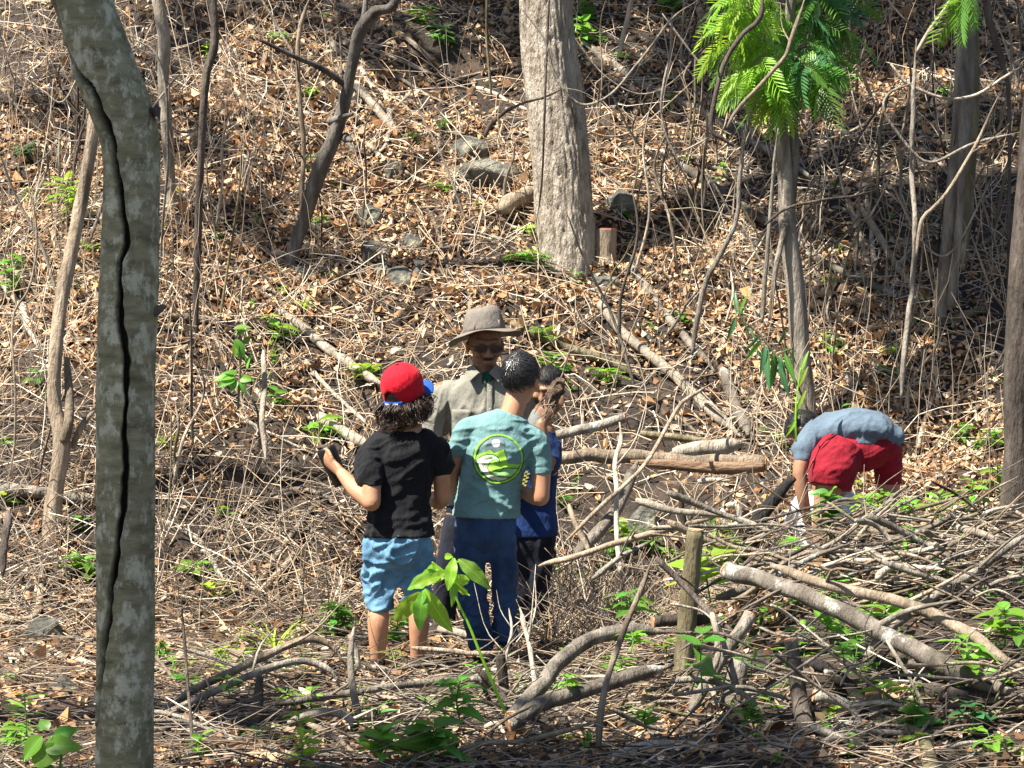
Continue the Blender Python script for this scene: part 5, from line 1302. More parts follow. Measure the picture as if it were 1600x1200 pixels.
def emblem(q, shirt, Vs, Fs):
    bvh = BVHTree.FromPolygons([Vector(v) for v in Vs], Fs.tolist() if isinstance(Fs, np.ndarray) else Fs)
    g = np.arange(330, 1071, 7.5); gx, gy = np.meshgrid(g, np.arange(325, 1066, 7.5))
    x, y = gx + 3.75, gy + 3.75
    r = np.hypot(x - 698, (y - 692)) / 345
    wave = smooth_poly([(392, 715), (450, 665), (520, 638), (600, 630), (660, 648), (705, 690), (722, 745)], 40) + smooth_poly([(722, 745), (690, 715), (640, 706), (590, 728), (556, 780), (556, 840), (600, 905)], 40) + smooth_poly([(600, 905), (680, 935), (780, 950), (862, 955)], 20) + smooth_poly([(862, 955), (790, 1000), (700, 1012), (610, 990), (520, 930), (450, 840), (392, 715)], 40)
    mount = [(372, 700), (385, 655), (470, 610), (592, 562), (640, 607), (772, 553), (800, 650), (826, 742), (850, 768), (950, 772), (1010, 770), (980, 830), (770, 830), (740, 880), (640, 870), (600, 910), (540, 900), (470, 860)]
    field = [(605, 902), (640, 856), (740, 868), (770, 820), (985, 830), (940, 900), (862, 955), (680, 935)]
    cls = np.full(x.shape, -1)
    ins = r < .90
    cls[ins & in_poly(x, y, [(480, 640), (545, 450), (620, 400), (720, 395), (775, 430), (790, 560), (640, 620)])] = 5
    cls[ins & (np.hypot(x - 665, y - 475) < 56)] = 6
    cls[ins & in_poly(x, y, mount)] = 0
    cls[ins & in_poly(x, y, field)] = 4
    cls[ins & in_poly(x, y, wave)] = 3
    dk = (edge_d(x, y, wave) < 7) | (edge_d(x, y, field) < 7) & (y < 880) | (edge_d(x, y, [(592, 562), (640, 607), (772, 553)], False) < 4)
    for k in (28, 52, 76):
        arc = smooth_poly([(470 + k, 830), (455 + k, 770), (480 + k, 705), (540 + k, 672 + k * .3), (600, 655 + k * .25)], 24); dk |= (edge_d(x, y, arc, False) < 3.5) & in_poly(x, y, wave)
    cls[ins & dk] = 1
    cls[(r > .93) & (r < 1.0)] = 0
    cls[((r >= .885) & (r <= .93) & ((x < 560) | (y > 800))) | ((r >= 1.0) & (r < 1.045) & (y > 560))] = 1
    n0 = len(gx[0]); pts = {}; V = []; F = []; mi = []
    def vert(i, j):
        if (i, j) in pts: return pts[(i, j)]
        X = 330 + 7.5 * j; Yz = 325 + 7.5 * i
        u, v = 700 + X / 8.889, 640 + Yz / 8.889
        w = at(u, v, q.Y - .16)
        hitp, nr, _, _ = bvh.ray_cast(Vector((w[0], q.Y - 1.0, w[2])), Vector((0, 1, 0)))
        if hitp is None: pts[(i, j)] = None; return None
        pts[(i, j)] = len(V); V.append(np.array(hitp) + np.array([0, -.0022, 0])); return pts[(i, j)]
    for i in range(cls.shape[0]):
        for j in range(cls.shape[1]):
            if cls[i, j] < 0: continue
            a = [vert(i, j), vert(i, j + 1), vert(i + 1, j + 1), vert(i + 1, j)]
            if None in a: continue
            F.append(a); mi.append(int(cls[i, j]))
    o = mk('shirt_print', np.array(V), F, MAT['print_lime'], shirt)
    for nm in ('print_dark', 'print_dark', 'print_cream', 'print_field', 'print_night', 'print_white'): o.data.materials.append(MAT[nm])
    o.data.polygons.foreach_set('material_index', np.array(mi, np.int32))
    o['label'] = 'round green print of a curling wave, hills and a white moon'

def boy_teal():
    q = Person('person', 'boy in teal T-shirt with a round green print and dark jeans, back turned', 765, 11.3, 2); p = q.p; zg = q.o[2]
    hc = p(814, 593, .03); fwd = np.array([.38, .92, -.12]); fwd /= np.linalg.norm(fwd)
    hp, HP, R = head_parts(hc, fwd, np.array([.08, .1, 1.]), 1.07)
    elL, elR = p(705, 742, .03), p(845, 778, -.03)
    body = hp + [limb([p(793, 668), p(800, 645), p(808, 618, .02)], [.066, .056, .056]),
        limb([p(760, 815), p(764, 770), p(780, 705), p(788, 672)], [.135, .12, .135, .10], ry=[.095, .085, .095, .07], xref=X_),
        limb([p(728, 672), p(714, 705), elL], [.05, .045, .040]), limb([elL, p(708, 758, .10), p(722, 762, .24)], [.040, .038, .028]),
        limb([p(840, 695), p(845, 735, -.01), elR], [.052, .048, .042]), limb([elR, p(832, 775, .03), p(812, 766, .12)], [.041, .038, .027]),
        limb([p(738, 825), p(739, 920, .02), p(752, 1012)], [.06, .045, .03]), limb([p(783, 825), p(788, 915, .02), p(789, 1000)], [.06, .045, .03])]
    body += hand(p(722, 762, .24), p(730, 758, .30), np.array([.5, .7, .2]), np.array([-.3, .2, -.9]), .07, .9)
    body += hand(p(812, 766, .12), p(800, 760, .18), np.array([-.6, .6, .2]), np.array([.3, .2, -.9]), .07, .9)
    bd = q.part('body', body, MAT['skin_boy'], .0075, 2)
    for a in (p(752, 1008), p(789, 998)): q.part('shoe', foot_parts(a, zg, [.1, 1, 0], .23, .042), MAT['shoe'], .008, 3)
    t1 = np.array([1, 0, -.26])
    bt = q.part('jeans', [limb([p(760, 800), p(760, 830), p(761, 848), p(761, 862)], [.146, .148, .130, .06], ry=[.11, .115, .10, .06], xref=X_),
        limb([p(735, 840), p(737, 920, .0), p(746, 970, -.02), p(753, 1016)], [.077, .069, .062, .060], rounded=False), limb([p(785, 840), p(789, 915, .03), p(790, 960, .02), p(790, 1004)], [.076, .062, .056, .056], rounded=False)], MAT['denim_dark'], .008, 4, [(.009, 9, (.2, 0, 1)), (.009, 20, (1, 0, .15), lambda V: sstep(p(0, 880)[2], p(0, 960)[2], V[:, 2]))], over=[q.skin_of(bd)])
    sh, V, F = q.part('shirt', [limb([p(760, 808), p(761, 785), p(765, 750), p(779, 705), p(786, 680), p(794, 660), p(799, 645)], [.165, .158, .150, .160, .170, .128, .070], ry=[.125, .12, .112, .12, .105, .085, .058], xref=np.array([X_, X_, X_, t1, t1, t1, t1]), rounded=False),
        limb([p(748, 668), p(728, 675), p(717, 701)], [.062, .060, .056]), limb([p(818, 680), p(838, 692), p(843, 729)], [.064, .060, .056])], MAT['cloth_teal'], .007, 4,
        [(.010, 7, (1, 0, -.35), lambda V: sstep(p(0, 700)[2], p(0, 770)[2], V[:, 2]) * .8 + .15), (.005, 18, (1, 0, .2))], over=[q.skin_of(bd), q.skin_of(bt, .007)])
    emblem(q, sh, V, F)
    short_hair(q, HP, R, np.array([.089, .110, .106]), 8, 2300, np.array([.01, -.075, .065]), True)
boy_teal()

# ---- the man in khaki shirt and hat, facing the camera
def man():
    q = Person('person', 'man in khaki shirt, brimmed hat and glasses standing behind two boys', 752, 12.1, 3); p = q.p; zg = q.o[2]
    hc = p(758, 538); fwd = np.array([.16, -.96, -.16]); fwd /= np.linalg.norm(fwd)
    hp, HP, R = head_parts(hc, fwd, Z_, 1.15, True)
    body = hp + [limb([p(757, 610), p(757, 585), p(757, 555, .01)], [.075, .064, .062]),
        limb([p(757, 780), p(757, 720), p(757, 650), p(757, 612)], [.16, .15, .18, .13], ry=[.11, .105, .12, .09], xref=X_),
        limb([p(692, 612), p(678, 660), p(674, 705, -.02)], [.058, .052, .046]), limb([p(674, 705, -.02), p(690, 735, -.12), p(706, 745, -.22)], [.046, .042, .030]),
        limb([p(822, 612), p(834, 660), p(832, 703, -.02)], [.058, .052, .046]), limb([p(832, 703, -.02), p(808, 728, -.10), p(782, 732, -.18)], [.046, .042, .030]),
        limb([p(724, 785), p(700, 885, -.03), p(690, 990)], [.08, .055, .035]), limb([p(790, 785), p(796, 885, -.03), p(798, 990)], [.08, .055, .035])]
    body += hand(p(706, 745, -.22), p(718, 745, -.28), np.array([.8, -.5, 0]), np.array([0, -.3, -1.]), .085, .8)
    body += hand(p(782, 732, -.18), p(770, 732, -.23), np.array([-.8, -.5, 0]), np.array([0, -.3, -1.]), .085, .8)
    bd = q.part('body', body, MAT['skin_man'], .0062, 2)
    for a in (p(690, 985), p(798, 985)): q.part('shoe', foot_parts(a, zg, [-.15, -1, 0], .26, .048), MAT['shoe'], .008, 3)
    q.part('undershirt', [limb([p(758, 620, -.075), p(762, 590, -.06)], [.05, .04], ry=[.03, .03], xref=X_)], MAT['cloth_green'], .008, 3)
    # shirt, open at the neck
    bt = q.part('trousers', [limb([p(757, 770), p(757, 800), p(757, 825), p(757, 850)], [.17, .178, .165, .09], ry=[.12, .125, .12, .08], xref=X_),
        limb([p(722, 810), p(702, 885, -.03), p(694, 940), p(690, 998)], [.095, .078, .07, .066], rounded=False), limb([p(790, 810), p(796, 885, -.03), p(798, 940), p(798, 998)], [.095, .078, .07, .066], rounded=False)], MAT['cloth_navy'], .009, 4, (.01, 8, (.2, 0, 1)), over=[q.skin_of(bd)])
    sh, V, F = q.part('shirt', [limb([p(757, 790), p(757, 755), p(757, 700), p(757, 650), p(757, 620), p(757, 598), p(757, 584)], [.185, .178, .178, .200, .215, .160, .086], ry=[.13, .128, .125, .138, .12, .10, .080], xref=X_, rounded=False),
        limb([p(716, 612), p(694, 620), p(680, 660), p(673, 706, -.02)], [.062, .072, .068, .062]), limb([p(673, 706, -.02), p(690, 736, -.12), p(702, 744, -.19)], [.062, .056, .046]),
        limb([p(798, 612), p(820, 620), p(834, 660), p(833, 704, -.02)], [.062, .072, .068, .062]), limb([p(834, 704, -.02), p(808, 728, -.10), p(788, 732, -.17)], [.062, .056, .046])], MAT['cloth_khaki'], .008, 4, [(.013, 6, (.35, 0, 1)), (.006, 15, (.2, 0, 1))], over=[q.skin_of(bd), q.skin_of(bt, .007)])
    bvh = BVHTree.FromPolygons([Vector(v) for v in V], F.tolist())
    def front(u, v, off=.003):
        w = at(u, v, q.Y - .15); h, nr, _, _ = bvh.ray_cast(Vector((w[0], q.Y - 1, w[2])), Vector((0, 1, 0)))
        return np.array(h) + np.array([0, -off, 0]) if h else w
    # placket, buttons, collar and the V of the open neck
    G = []
    for v in np.linspace(592, 782, 40):
        for k in range(4): G.append(front(761 + 3.2 * k - (v - 592) * .012, v, .003 + (.004 if k in (1, 2) else .0)))
    F2 = [[i * 4 + j, i * 4 + j + 1, (i + 1) * 4 + j + 1, (i + 1) * 4 + j] for i in range(39) for j in range(3)]
    pl = mk('placket', np.array(G), F2, MAT['cloth_khaki'], sh); pl.modifiers.new('thickness', 'SOLIDIFY').thickness = .003
    for v in (612, 640, 668, 700, 735):
        V2, f2 = ellipsoid(front(765.5, v, .009), np.array([.006, .003, .006]), None, 10, 6); mk('button', V2, f2, MAT['button_tan'], sh)
    # dark green V at the neck
    yv = min(front(760 + k, 596)[1] for k in range(-4, 8)) - .004
    tri = np.array([at(756, 580, yv + .02), at(772, 580, yv + .02), at(766, 597, yv), at(764, 597, yv), at(760, 588, yv + .006), at(770, 588, yv + .006)])
    tri = np.vstack([tri, tri + np.array([0, .006, 0])])
    mk('neck_opening', tri, [[0, 1, 5, 4], [4, 5, 2, 3], [6, 10, 11, 7], [10, 9, 8, 11], [0, 4, 10, 6], [4, 3, 9, 10], [1, 7, 11, 5], [5, 11, 8, 2]], MAT['cloth_green'], sh, smooth=False)
    for sd in (-1, 1):                                   # collar wings
        A = [p(757 + sd * 24, 573, .01), p(757 + sd * 29, 582, -.03), p(757 + sd * 22, 597, -.125), p(757 + sd * 7, 583, -.115), p(757 + sd * 17, 570, -.06)]
        top = np.array(A); nrm = np.array([sd * .5, -.8, .3]) * .008
        c_ = top.mean(0) + nrm
        VV = np.vstack([top, top * .94 + c_ * .06 + nrm, c_[None] + nrm * .6, top.mean(0)[None] - nrm]); ff = []
        for i in range(5):
            k = (i + 1) % 5; ff += [[i, k, 5 + k, 5 + i], [5 + i, 5 + k, 10], [k, i, 11]]
        c = mk('collar', VV, ff, MAT['cloth_khaki'], sh, smooth=False)
    pk = []                                             # chest pocket
    for i in range(7):
        for j in range(6): pk.append(front(706 + 30 * j / 5, 640 + 38 * i / 6, .006))
    F2 = [[i * 6 + j, i * 6 + j + 1, (i + 1) * 6 + j + 1, (i + 1) * 6 + j] for i in range(6) for j in range(5)]
    po = mk('pocket', np.array(pk), F2, MAT['cloth_khaki'], sh); po.modifiers.new('thickness', 'SOLIDIFY').thickness = .003
    # hair, moustache, glasses
    s, f_, u_ = R[:, 0], R[:, 1], R[:, 2]
    V, f2 = limb([HP(-.024, .092, -.051), HP(-.01, .1, -.047), HP(.01, .1, -.047), HP(.024, .092, -.051)], [.004, .0065, .0065, .004], k=4, n=8); mk('moustache', V, f2, MAT['hair_black'], q.root)
    V, f2 = ellipsoid(HP(0, -.025, .03), np.array([.082, .085, .08]), R); mk('hair', V, f2, MAT['hair_black'], q.root)
    gl = []
    for sd in (-1, 1):
        V, f2 = ellipsoid(HP(sd * .034, .103, -.001), np.array([.028, .003, .017]), R, 22, 10); 
        lens = mk('lens', V, f2, MAT['glass_dark'], None if not gl else gl[0]) if gl else None
        if lens is None:
            ring = None
        gl_parts = (V, f2)
        if not gl:
            base = catmull(np.array([HP(sd * .034 + .0285 * math.cos(a), .103, -.001 + .0175 * math.sin(a)) for a in np.linspace(0, 6.2832, 24)]), 40)
            rv = [tube(base, .0017, n=6)]
            base2 = catmull(np.array([HP(-sd * .034 + .0285 * math.cos(a), .103, -.001 + .0175 * math.sin(a)) for a in np.linspace(0, 6.2832, 24)]), 40); rv.append(tube(base2, .0017, n=6))
            rv.append(tube(catmull(np.array([HP(-.006, .106, .008), HP(0, .108, .010), HP(.006, .106, .008)]), 6), .0025, n=6))
            for s2 in (-1, 1): rv.append(tube(catmull(np.array([HP(s2 * .062, .1, .006), HP(s2 * .078, .06, .006), HP(s2 * .085, -.005, .004)]), 12), .0025, n=6))
            Vr, fr = join(rv); fr_o = mk('glasses', Vr, fr, MAT['frame_dark'], q.root); gl.append(fr_o)
            mk('lens', V, f2, MAT['glass_dark'], fr_o)
    # hat
    hu = np.array([-.10, .10, .985]); hu /= np.linalg.norm(hu); hs = np.array([1, .0, 0]); hs -= hu * (hs @ hu); hs /= np.linalg.norm(hs); hf = np.cross(hs, hu)   # hf points to the camera or away
    h0 = p(757, 520, .0)
    n = 64; V = []
    prof = [(.150, -.012, 0), (.108, .0, 0), (.106, .02, 0), (.103, .045, 0), (.097, .075, 0), (.090, .105, 0), (.080, .128, 0), (.070, .136, 0), (.05, .140, 0), (.03, .139, 0), (.004, .137, 0)]
    for r, z, _ in prof[1:]:
        for j in range(n):
            a = 2 * math.pi * j / n
            bulge = 1 + .012 * math.sin(z * 330 + math.sin(a * 2)) * (z < .12) + .015 * math.sin(a * 3 + z * 20) * (z > .05)
            dz = (.008 * math.sin(a + 2.4) + .002 * math.sin(3 * a)) * min(1, max(0, (z - .06) / .06))
            V.append(h0 + hs * math.cos(a) * r * bulge + hf * math.sin(a) * r * 1.12 * bulge + hu * (z * .93 + dz))
    m_ = len(prof) - 1
    F2 = [[i * n + j, i * n + (j + 1) % n, (i + 1) * n + (j + 1) % n, (i + 1) * n + j] for i in range(m_ - 1) for j in range(n)]
    hat = mk('hat', np.array(V), F2, MAT['hat_cloth'], q.root); hat.modifiers.new('thickness', 'SOLIDIFY').thickness = .004
    V = []; nr = 9
    for i in range(nr):
        t_ = i / (nr - 1)
        for j in range(n):
            a = 2 * math.pi * j / n
            r = .106 + .085 * t_
            droop = -.012 * t_ - .020 * t_ ** 2 * (.5 + .5 * math.cos(2 * a)) + .006 * t_ * math.sin(3 * a + 1) - .016 * t_ * max(0, -math.cos(a)) + .005 * t_ * math.sin(5 * a)
            V.append(h0 + hs * math.cos(a) * r + hf * math.sin(a) * r * 1.08 + hu * (.004 + droop))
    F2 = [[i * n + j, (i + 1) * n + j, (i + 1) * n + (j + 1) % n, i * n + (j + 1) % n] for i in range(nr - 1) for j in range(n)]
    br = mk('hat_brim', np.array(V), F2, MAT['hat_cloth'], hat); br.modifiers.new('thickness', 'SOLIDIFY').thickness = .004
    sgn = -1 if hf[1] > 0 else 1
    for a in (2.0, .75):
        c = np.array([h0 + hs * math.cos(a) * .108 + hf * sgn * abs(math.sin(a)) * .121 + hu * z for z in (.012, .03, .052)])
        V, f2 = tube(c, [.006, .006, .006], [.0025] * 3, n=8, xref=hs); mk('hat_loop', V, f2, MAT['hat_cloth'], hat)
man()

# ---- the boy in dark blue behind the teal shirt, holding a root ball to his face
def boy_blue():
    q = Person('person', 'boy in blue shirt and black trousers half hidden behind the teal shirt', 838, 12.0, 4); p = q.p; zg = q.o[2]
    hc = p(856, 606, .02); fwd = np.array([-.35, -.85, -.3]); fwd /= np.linalg.norm(fwd)
    hp, HP, R = head_parts(hc, fwd, Z_, .93)
    wr = p(846, 662, -.16); palm = p(862, 640, -.17)
    body = hp + [limb([p(842, 670), p(850, 640)], [.058, .05]), limb([p(830, 830), p(832, 770), p(838, 700), p(840, 680)], [.13, .115, .125, .10], ry=[.09, .085, .09, .07], xref=X_),
        limb([p(862, 695), p(862, 722, -.06), p(852, 722, -.12)], [.048, .043, .040]), limb([p(852, 722, -.12), p(848, 692, -.15), wr], [.040, .037, .028]),
        limb([p(802, 695), p(795, 740, -.03), p(800, 775, -.05)], [.048, .042, .038]), limb([p(800, 775, -.05), p(812, 770, -.15)], [.038, .03]),
        limb([p(812, 840), p(812, 910, -.02), p(812, 965)], [.06, .045, .03]), limb([p(848, 840), p(838, 910, -.02), p(836, 965)], [.06, .045, .03])]
    body += hand(wr, palm, palm - wr + np.array([.02, 0, .02]), np.array([.6, 0, -.8]), .08, 1.15, 1, normal=np.array([.1, 1, .35]))
    bd = q.part('body', body, MAT['skin_muddy'], .007, 2)
    for a in (p(812, 962), p(836, 962)): q.part('shoe', foot_parts(a, zg, [-.2, -1, 0], .22, .04), MAT['shoe'], .008, 3)
    bt = q.part('trousers', [limb([p(828, 825), p(829, 850), p(829, 885)], [.132, .135, .08], ry=[.1, .1, .07], xref=X_), limb([p(810, 858), p(812, 910, -.01), p(813, 972)], [.078, .066, .058], rounded=False), limb([p(848, 858), p(840, 910, -.01), p(837, 972)], [.078, .066, .058], rounded=False)], MAT['cloth_navy'], .009, 4, (.008, 9, (.2, 0, 1)), over=[q.skin_of(bd)])
    sh, V, F = q.part('shirt', [limb([p(825, 838), p(825, 800), p(827, 750), p(832, 700), p(836, 682), p(840, 668)], [.130, .122, .115, .118, .105, .06], ry=[.11, .105, .1, .105, .09, .055], xref=X_, rounded=False),
        limb([p(850, 690), p(860, 698), p(860, 728, -.04)], [.05, .05, .048]), limb([p(818, 690), p(802, 698), p(796, 738, -.03)], [.055, .055, .052])], MAT['cloth_royal'], .008, 4, (.009, 8, (.2, 0, 1)), over=[q.skin_of(bd), q.skin_of(bt, .007)])
    bvh = BVHTree.FromPolygons([Vector(v) for v in V], F.tolist()); G = []
    for i in range(9):
        for j in range(4):
            w = at(817 + 12 * j / 3 - i * .9, 736 + 24 * i / 8, q.Y - .1); h, _, _, _ = bvh.ray_cast(Vector((w[0], q.Y - 1, w[2])), Vector((0, 1, 0))); G.append(np.array(h) + np.array([0, -.003, 0]) if h else w)
    F2 = [[i * 4 + j, i * 4 + j + 1, (i + 1) * 4 + j + 1, (i + 1) * 4 + j] for i in range(8) for j in range(3) if (i + j) % 2]
    mk('shirt_print', np.array(G), F2, MAT['yellow_print'], sh)
    V, f2 = limb([p(836, 676, -.05), p(838, 662, -.03), p(841, 648, .0)], [.055, .05, .04], k=4); mk('collar', V, f2, MAT['cloth_ash'], sh)
    short_hair(q, HP, R, np.array([.078, .096, .088]), 18, 700, np.array([0, -.05, .07]))
    # the root ball with its long thin stem
    rc = p(868, 612, -.235)
    rb = empty('root_ball', rc - Z_ * .09, 'muddy root ball with a long thin stem held up by the boy in blue', 'root ball')
    parts = [limb([rc + np.array([.022, 0, .045]), rc, rc + np.array([-.03, 0, -.06])], [.032, .038, .026]), ellipsoid(rc + np.array([-.02, -.01, -.03]), np.array([.032, .03, .035])), ellipsoid(rc + np.array([.012, -.012, .012]), np.array([.032, .028, .03]))]
    V, F, Nn = fuse(parts, .005, 2); V = folds(V, Nn, .010, 30, (0, 0, 1), 5); mk('soil_ball', V, F, MAT['root_soil'], rb)
    rs = np.random.default_rng(6)
    for k in range(9):
        a = rs.uniform(-.05, .03); st = rc + np.array([a * .6 - .01, -.03, -.05 + rs.uniform(-.02, .04)]); 
        e = st + np.array([rs.uniform(-.09, .03), rs.uniform(-.03, .02), -rs.uniform(.02, .11)])
        V, f2 = tube(catmull([st, (st + e) / 2 + rs.normal(0, .015, 3), e], 10), np.linspace(.004, .0015, 10), n=6); mk('root', V, f2, MAT['bark_tan'], rb)
    c = catmull([p(873, 598, -.235), p(880, 582, -.235), p(886, 560, -.23), p(897, 530, -.22), p(903, 500, -.2), p(912, 470, -.2)], 24)
    V, f2 = tube(c, np.linspace(.0045, .003, 24), n=8); mk('stem', V, f2, MAT['bark_tan'], rb)
boy_blue()

# ---- the person bent over at the right
def bent_boy():
    q = Person('person', 'person in grey shirt and burgundy shorts bent over at the right', 1330, 12.3, 5); p = q.p; zg = q.o[2]
    hp, HP, R = head_parts(p(1256, 675, .36), np.array([-.5, .1, -.85]), np.array([-.75, .5, .45]), .95)
    body = hp + [limb([p(1292, 680, .22), p(1272, 684, .28)], [.06, .055]), limb([p(1352, 695, .0), p(1325, 682, .06), p(1290, 682, .16)], [.11, .10, .10], ry=[.09, .08, .09], xref=np.array([.5, .85, 0])),
        limb([p(1272, 690, .06), p(1256, 712, -.02), p(1249, 738, -.05)], [.048, .043, .038]), limb([p(1249, 738, -.05), p(1254, 775, -.05), p(1262, 815, -.02)], [.038, .034, .025]),
        limb([p(1300, 680, .26), p(1285, 720, .3), p(1280, 760, .28)], [.05, .045, .04]), limb([p(1280, 760, .28), p(1285, 800, .25), p(1290, 840, .22)], [.04, .036, .027]),
        limb([p(1320, 705, -.04), p(1300, 745, -.10), p(1288, 785, -.10)], [.085, .075, .058]), limb([p(1288, 785, -.10), p(1286, 825, -.13), p(1284, 895, -.08)], [.058, .056, .036]),
        limb([p(1385, 700, .05), p(1388, 750, .06), p(1387, 790, .05)], [.080, .066, .052]), limb([p(1387, 790, .05), p(1385, 825, .02), p(1384, 898, .05)], [.052, .052, .034])]
    body += hand(p(1262, 815, -.02), p(1266, 836, 0), np.array([.2, .2, -1]), np.array([.5, -.8, 0]), .075, .8)
    body += hand(p(1290, 840, .22), p(1292, 860, .22), np.array([.1, .2, -1]), np.array([.5, -.8, 0]), .075, .8)
    bd = q.part('body', body, MAT['skin_brown'], .008, 3)
    for a in (p(1284, 893, -.08), p(1384, 897, .05)): q.part('shoe', foot_parts(a, ground_z(a[0], a[1]), [-.7, .6, 0], .23, .042), MAT['shoe'], .008, 3)
    bt = q.part('shorts', [limb([p(1318, 702, .02), p(1350, 702, .0), p(1385, 696, .02)], [.115, .12, .085], ry=[.115, .12, .10]),
        limb([p(1318, 700, -.03), p(1303, 728, -.08), p(1296, 762, -.10)], [.125, .128, .115], rounded=False), limb([p(1382, 695, .04), p(1388, 725, .05), p(1388, 757, .05)], [.090, .075, .058], rounded=False)], MAT['cloth_burgundy'], .008, 7, [(.006, 7, (1, 0, .5)), (.003, 20, (1, 0, .3))], over=[q.skin_of(bd)])
    q.part('shirt', [limb([p(1392, 676, .0), p(1370, 667, .0), p(1335, 666, .03), p(1300, 674, .10), p(1274, 684, .17)], [.09, .135, .145, .135, .11], ry=[.045, .082, .094, .105, .09], xref=np.array([.3, .9, .1])),
        limb([p(1290, 672, .10), p(1270, 684, .05), p(1254, 704, -.01)], [.085, .070, .060]), limb([p(1305, 672, .24), p(1290, 700, .3)], [.07, .06])], MAT['cloth_grey'], .008, 5, [(.006, 6, (1, .3, -.3)), (.003, 15, (.5, 0, 1))], flat=1.0, over=[q.skin_of(bd), q.skin_of(bt, .007)])
    short_hair(q, HP, R, np.array([.08, .1, .092]), 28, 500, np.array([0, -.05, .07]))
bent_boy()

# ---- the person crouching behind, mostly hidden
def croucher():
    q = Person('person', 'person in white shirt crouching behind the bent-over one, mostly hidden', 1298, 12.85, 6); zg = q.o[2]
    p = lambda u, v, dy=0.: q.p(u - 6, v - (16 if v < 860 else 0), dy)
    hp, HP, R = head_parts(p(1322, 752, .0), np.array([.3, .6, -.7]), np.array([.2, .6, .6]), .93)
    body = hp + [limb([p(1308, 792), p(1316, 772)], [.055, .05]), limb([p(1296, 872), p(1297, 840), p(1302, 800)], [.13, .12, .11], ry=[.11, .1, .09], xref=X_),
        limb([p(1262, 808), p(1256, 845, .05), p(1268, 870, .15)], [.045, .042, .034]), limb([p(1338, 806), p(1346, 842, .05), p(1336, 868, .15)], [.045, .042, .034]),
        limb([p(1280, 875), p(1262, 840, .25), p(1268, 890, .22)], [.07, .06, .04]), limb([p(1316, 875), p(1338, 840, .25), p(1332, 890, .22)], [.07, .06, .04])]
    body += hand(p(1268, 870, .15), p(1274, 880, .2), np.array([.3, .6, -.6]), np.array([.8, 0, .3]), .07, .8) + hand(p(1336, 868, .15), p(1330, 878, .2), np.array([-.3, .6, -.6]), np.array([.8, 0, .3]), .07, .8)
    bd = q.part('body', body, MAT['skin_brown'], .010, 3)
    for a in (p(1268, 885, .22), p(1332, 885, .22)): q.part('shoe', foot_parts(a, ground_z(a[0], a[1]), [0, 1, 0], .22, .042), MAT['shoe'], .009, 3)
    bt = q.part('trousers', [limb([p(1280, 876), p(1260, 842, .25), p(1266, 884, .22)], [.085, .075, .06]), limb([p(1316, 876), p(1340, 842, .25), p(1334, 884, .22)], [.085, .075, .06]), ellipsoid(p(1296, 872), np.array([.15, .13, .09]))], MAT['cloth_navy'], .009, 4, over=[q.skin_of(bd)])
    q.part('shirt', [limb([p(1293, 868), p(1294, 840), p(1300, 808), p(1308, 788)], [.17, .17, .165, .08], ry=[.13, .13, .115, .06], xref=X_, rounded=False), limb([p(1278, 802), p(1256, 808), p(1250, 832, .03)], [.06, .062, .06]), limb([p(1328, 800), p(1342, 806), p(1347, 828, .03)], [.058, .056, .052])], MAT['cloth_white'], .009, 4, (.012, 8, (.3, 0, 1)), over=[q.skin_of(bd), q.skin_of(bt, .007)])
    short_hair(q, HP, R, np.array([.08, .098, .09]), 38, 500, np.array([0, -.05, .07]))
croucher()

# ------------------------------------------------------------------ green plants
def leaf_mesh(name, prof, droop, fold, mat, nseg=8, wav=0.0):
    V = []
    for i in range(nseg + 1):
        t_ = i / nseg; w = prof(t_)
        z = -droop * t_ * t_
        for s_ in (-1, -.5, 0, .5, 1): V.append((t_, s_ * w, z + fold * abs(s_) * w + wav * math.sin(t_ * 18) * abs(s_) * w))
    F = [[i * 5 + j, (i + 1) * 5 + j, (i + 1) * 5 + j + 1, i * 5 + j + 1] for i in range(nseg) for j in range(4)]
    me = make_mesh(name, np.array(V), F); me.materials.append(MAT[mat]); return me
ovate = lambda t_: .02 + .30 * math.sin(math.pi * min(t_ ** .75, 1)) ** .9 * (1 - .25 * t_)
ellip = lambda t_: .015 + .185 * math.sin(math.pi * t_) ** .85
lance = lambda t_: .012 + .085 * math.sin(math.pi * t_ ** .85)
blade = lambda t_: .004 + .030 * (1 - t_) ** .6
LM = {}
for mt in ('leaf_green', 'leaf_bright', 'leaf_young', 'leaf_deep'):
    LM['broad', mt] = [leaf_mesh('leaf', ovate, .35, .25, mt), leaf_mesh('leaf', ovate, .12, .35, mt), leaf_mesh('leaf', ovate, .6, .15, mt)]
    LM['oval', mt] = [leaf_mesh('leaf', ellip, .35, .3, mt, 10, .25), leaf_mesh('leaf', ellip, .6, .25, mt, 10, .25)]
    LM['narrow', mt] = [leaf_mesh('leaf', lance, .35, .3, mt), leaf_mesh('leaf', lance, .15, .3, mt)]
    LM['grass', mt] = [leaf_mesh('blade', blade, .7, .2, mt), leaf_mesh('blade', blade, .35, .2, mt)]
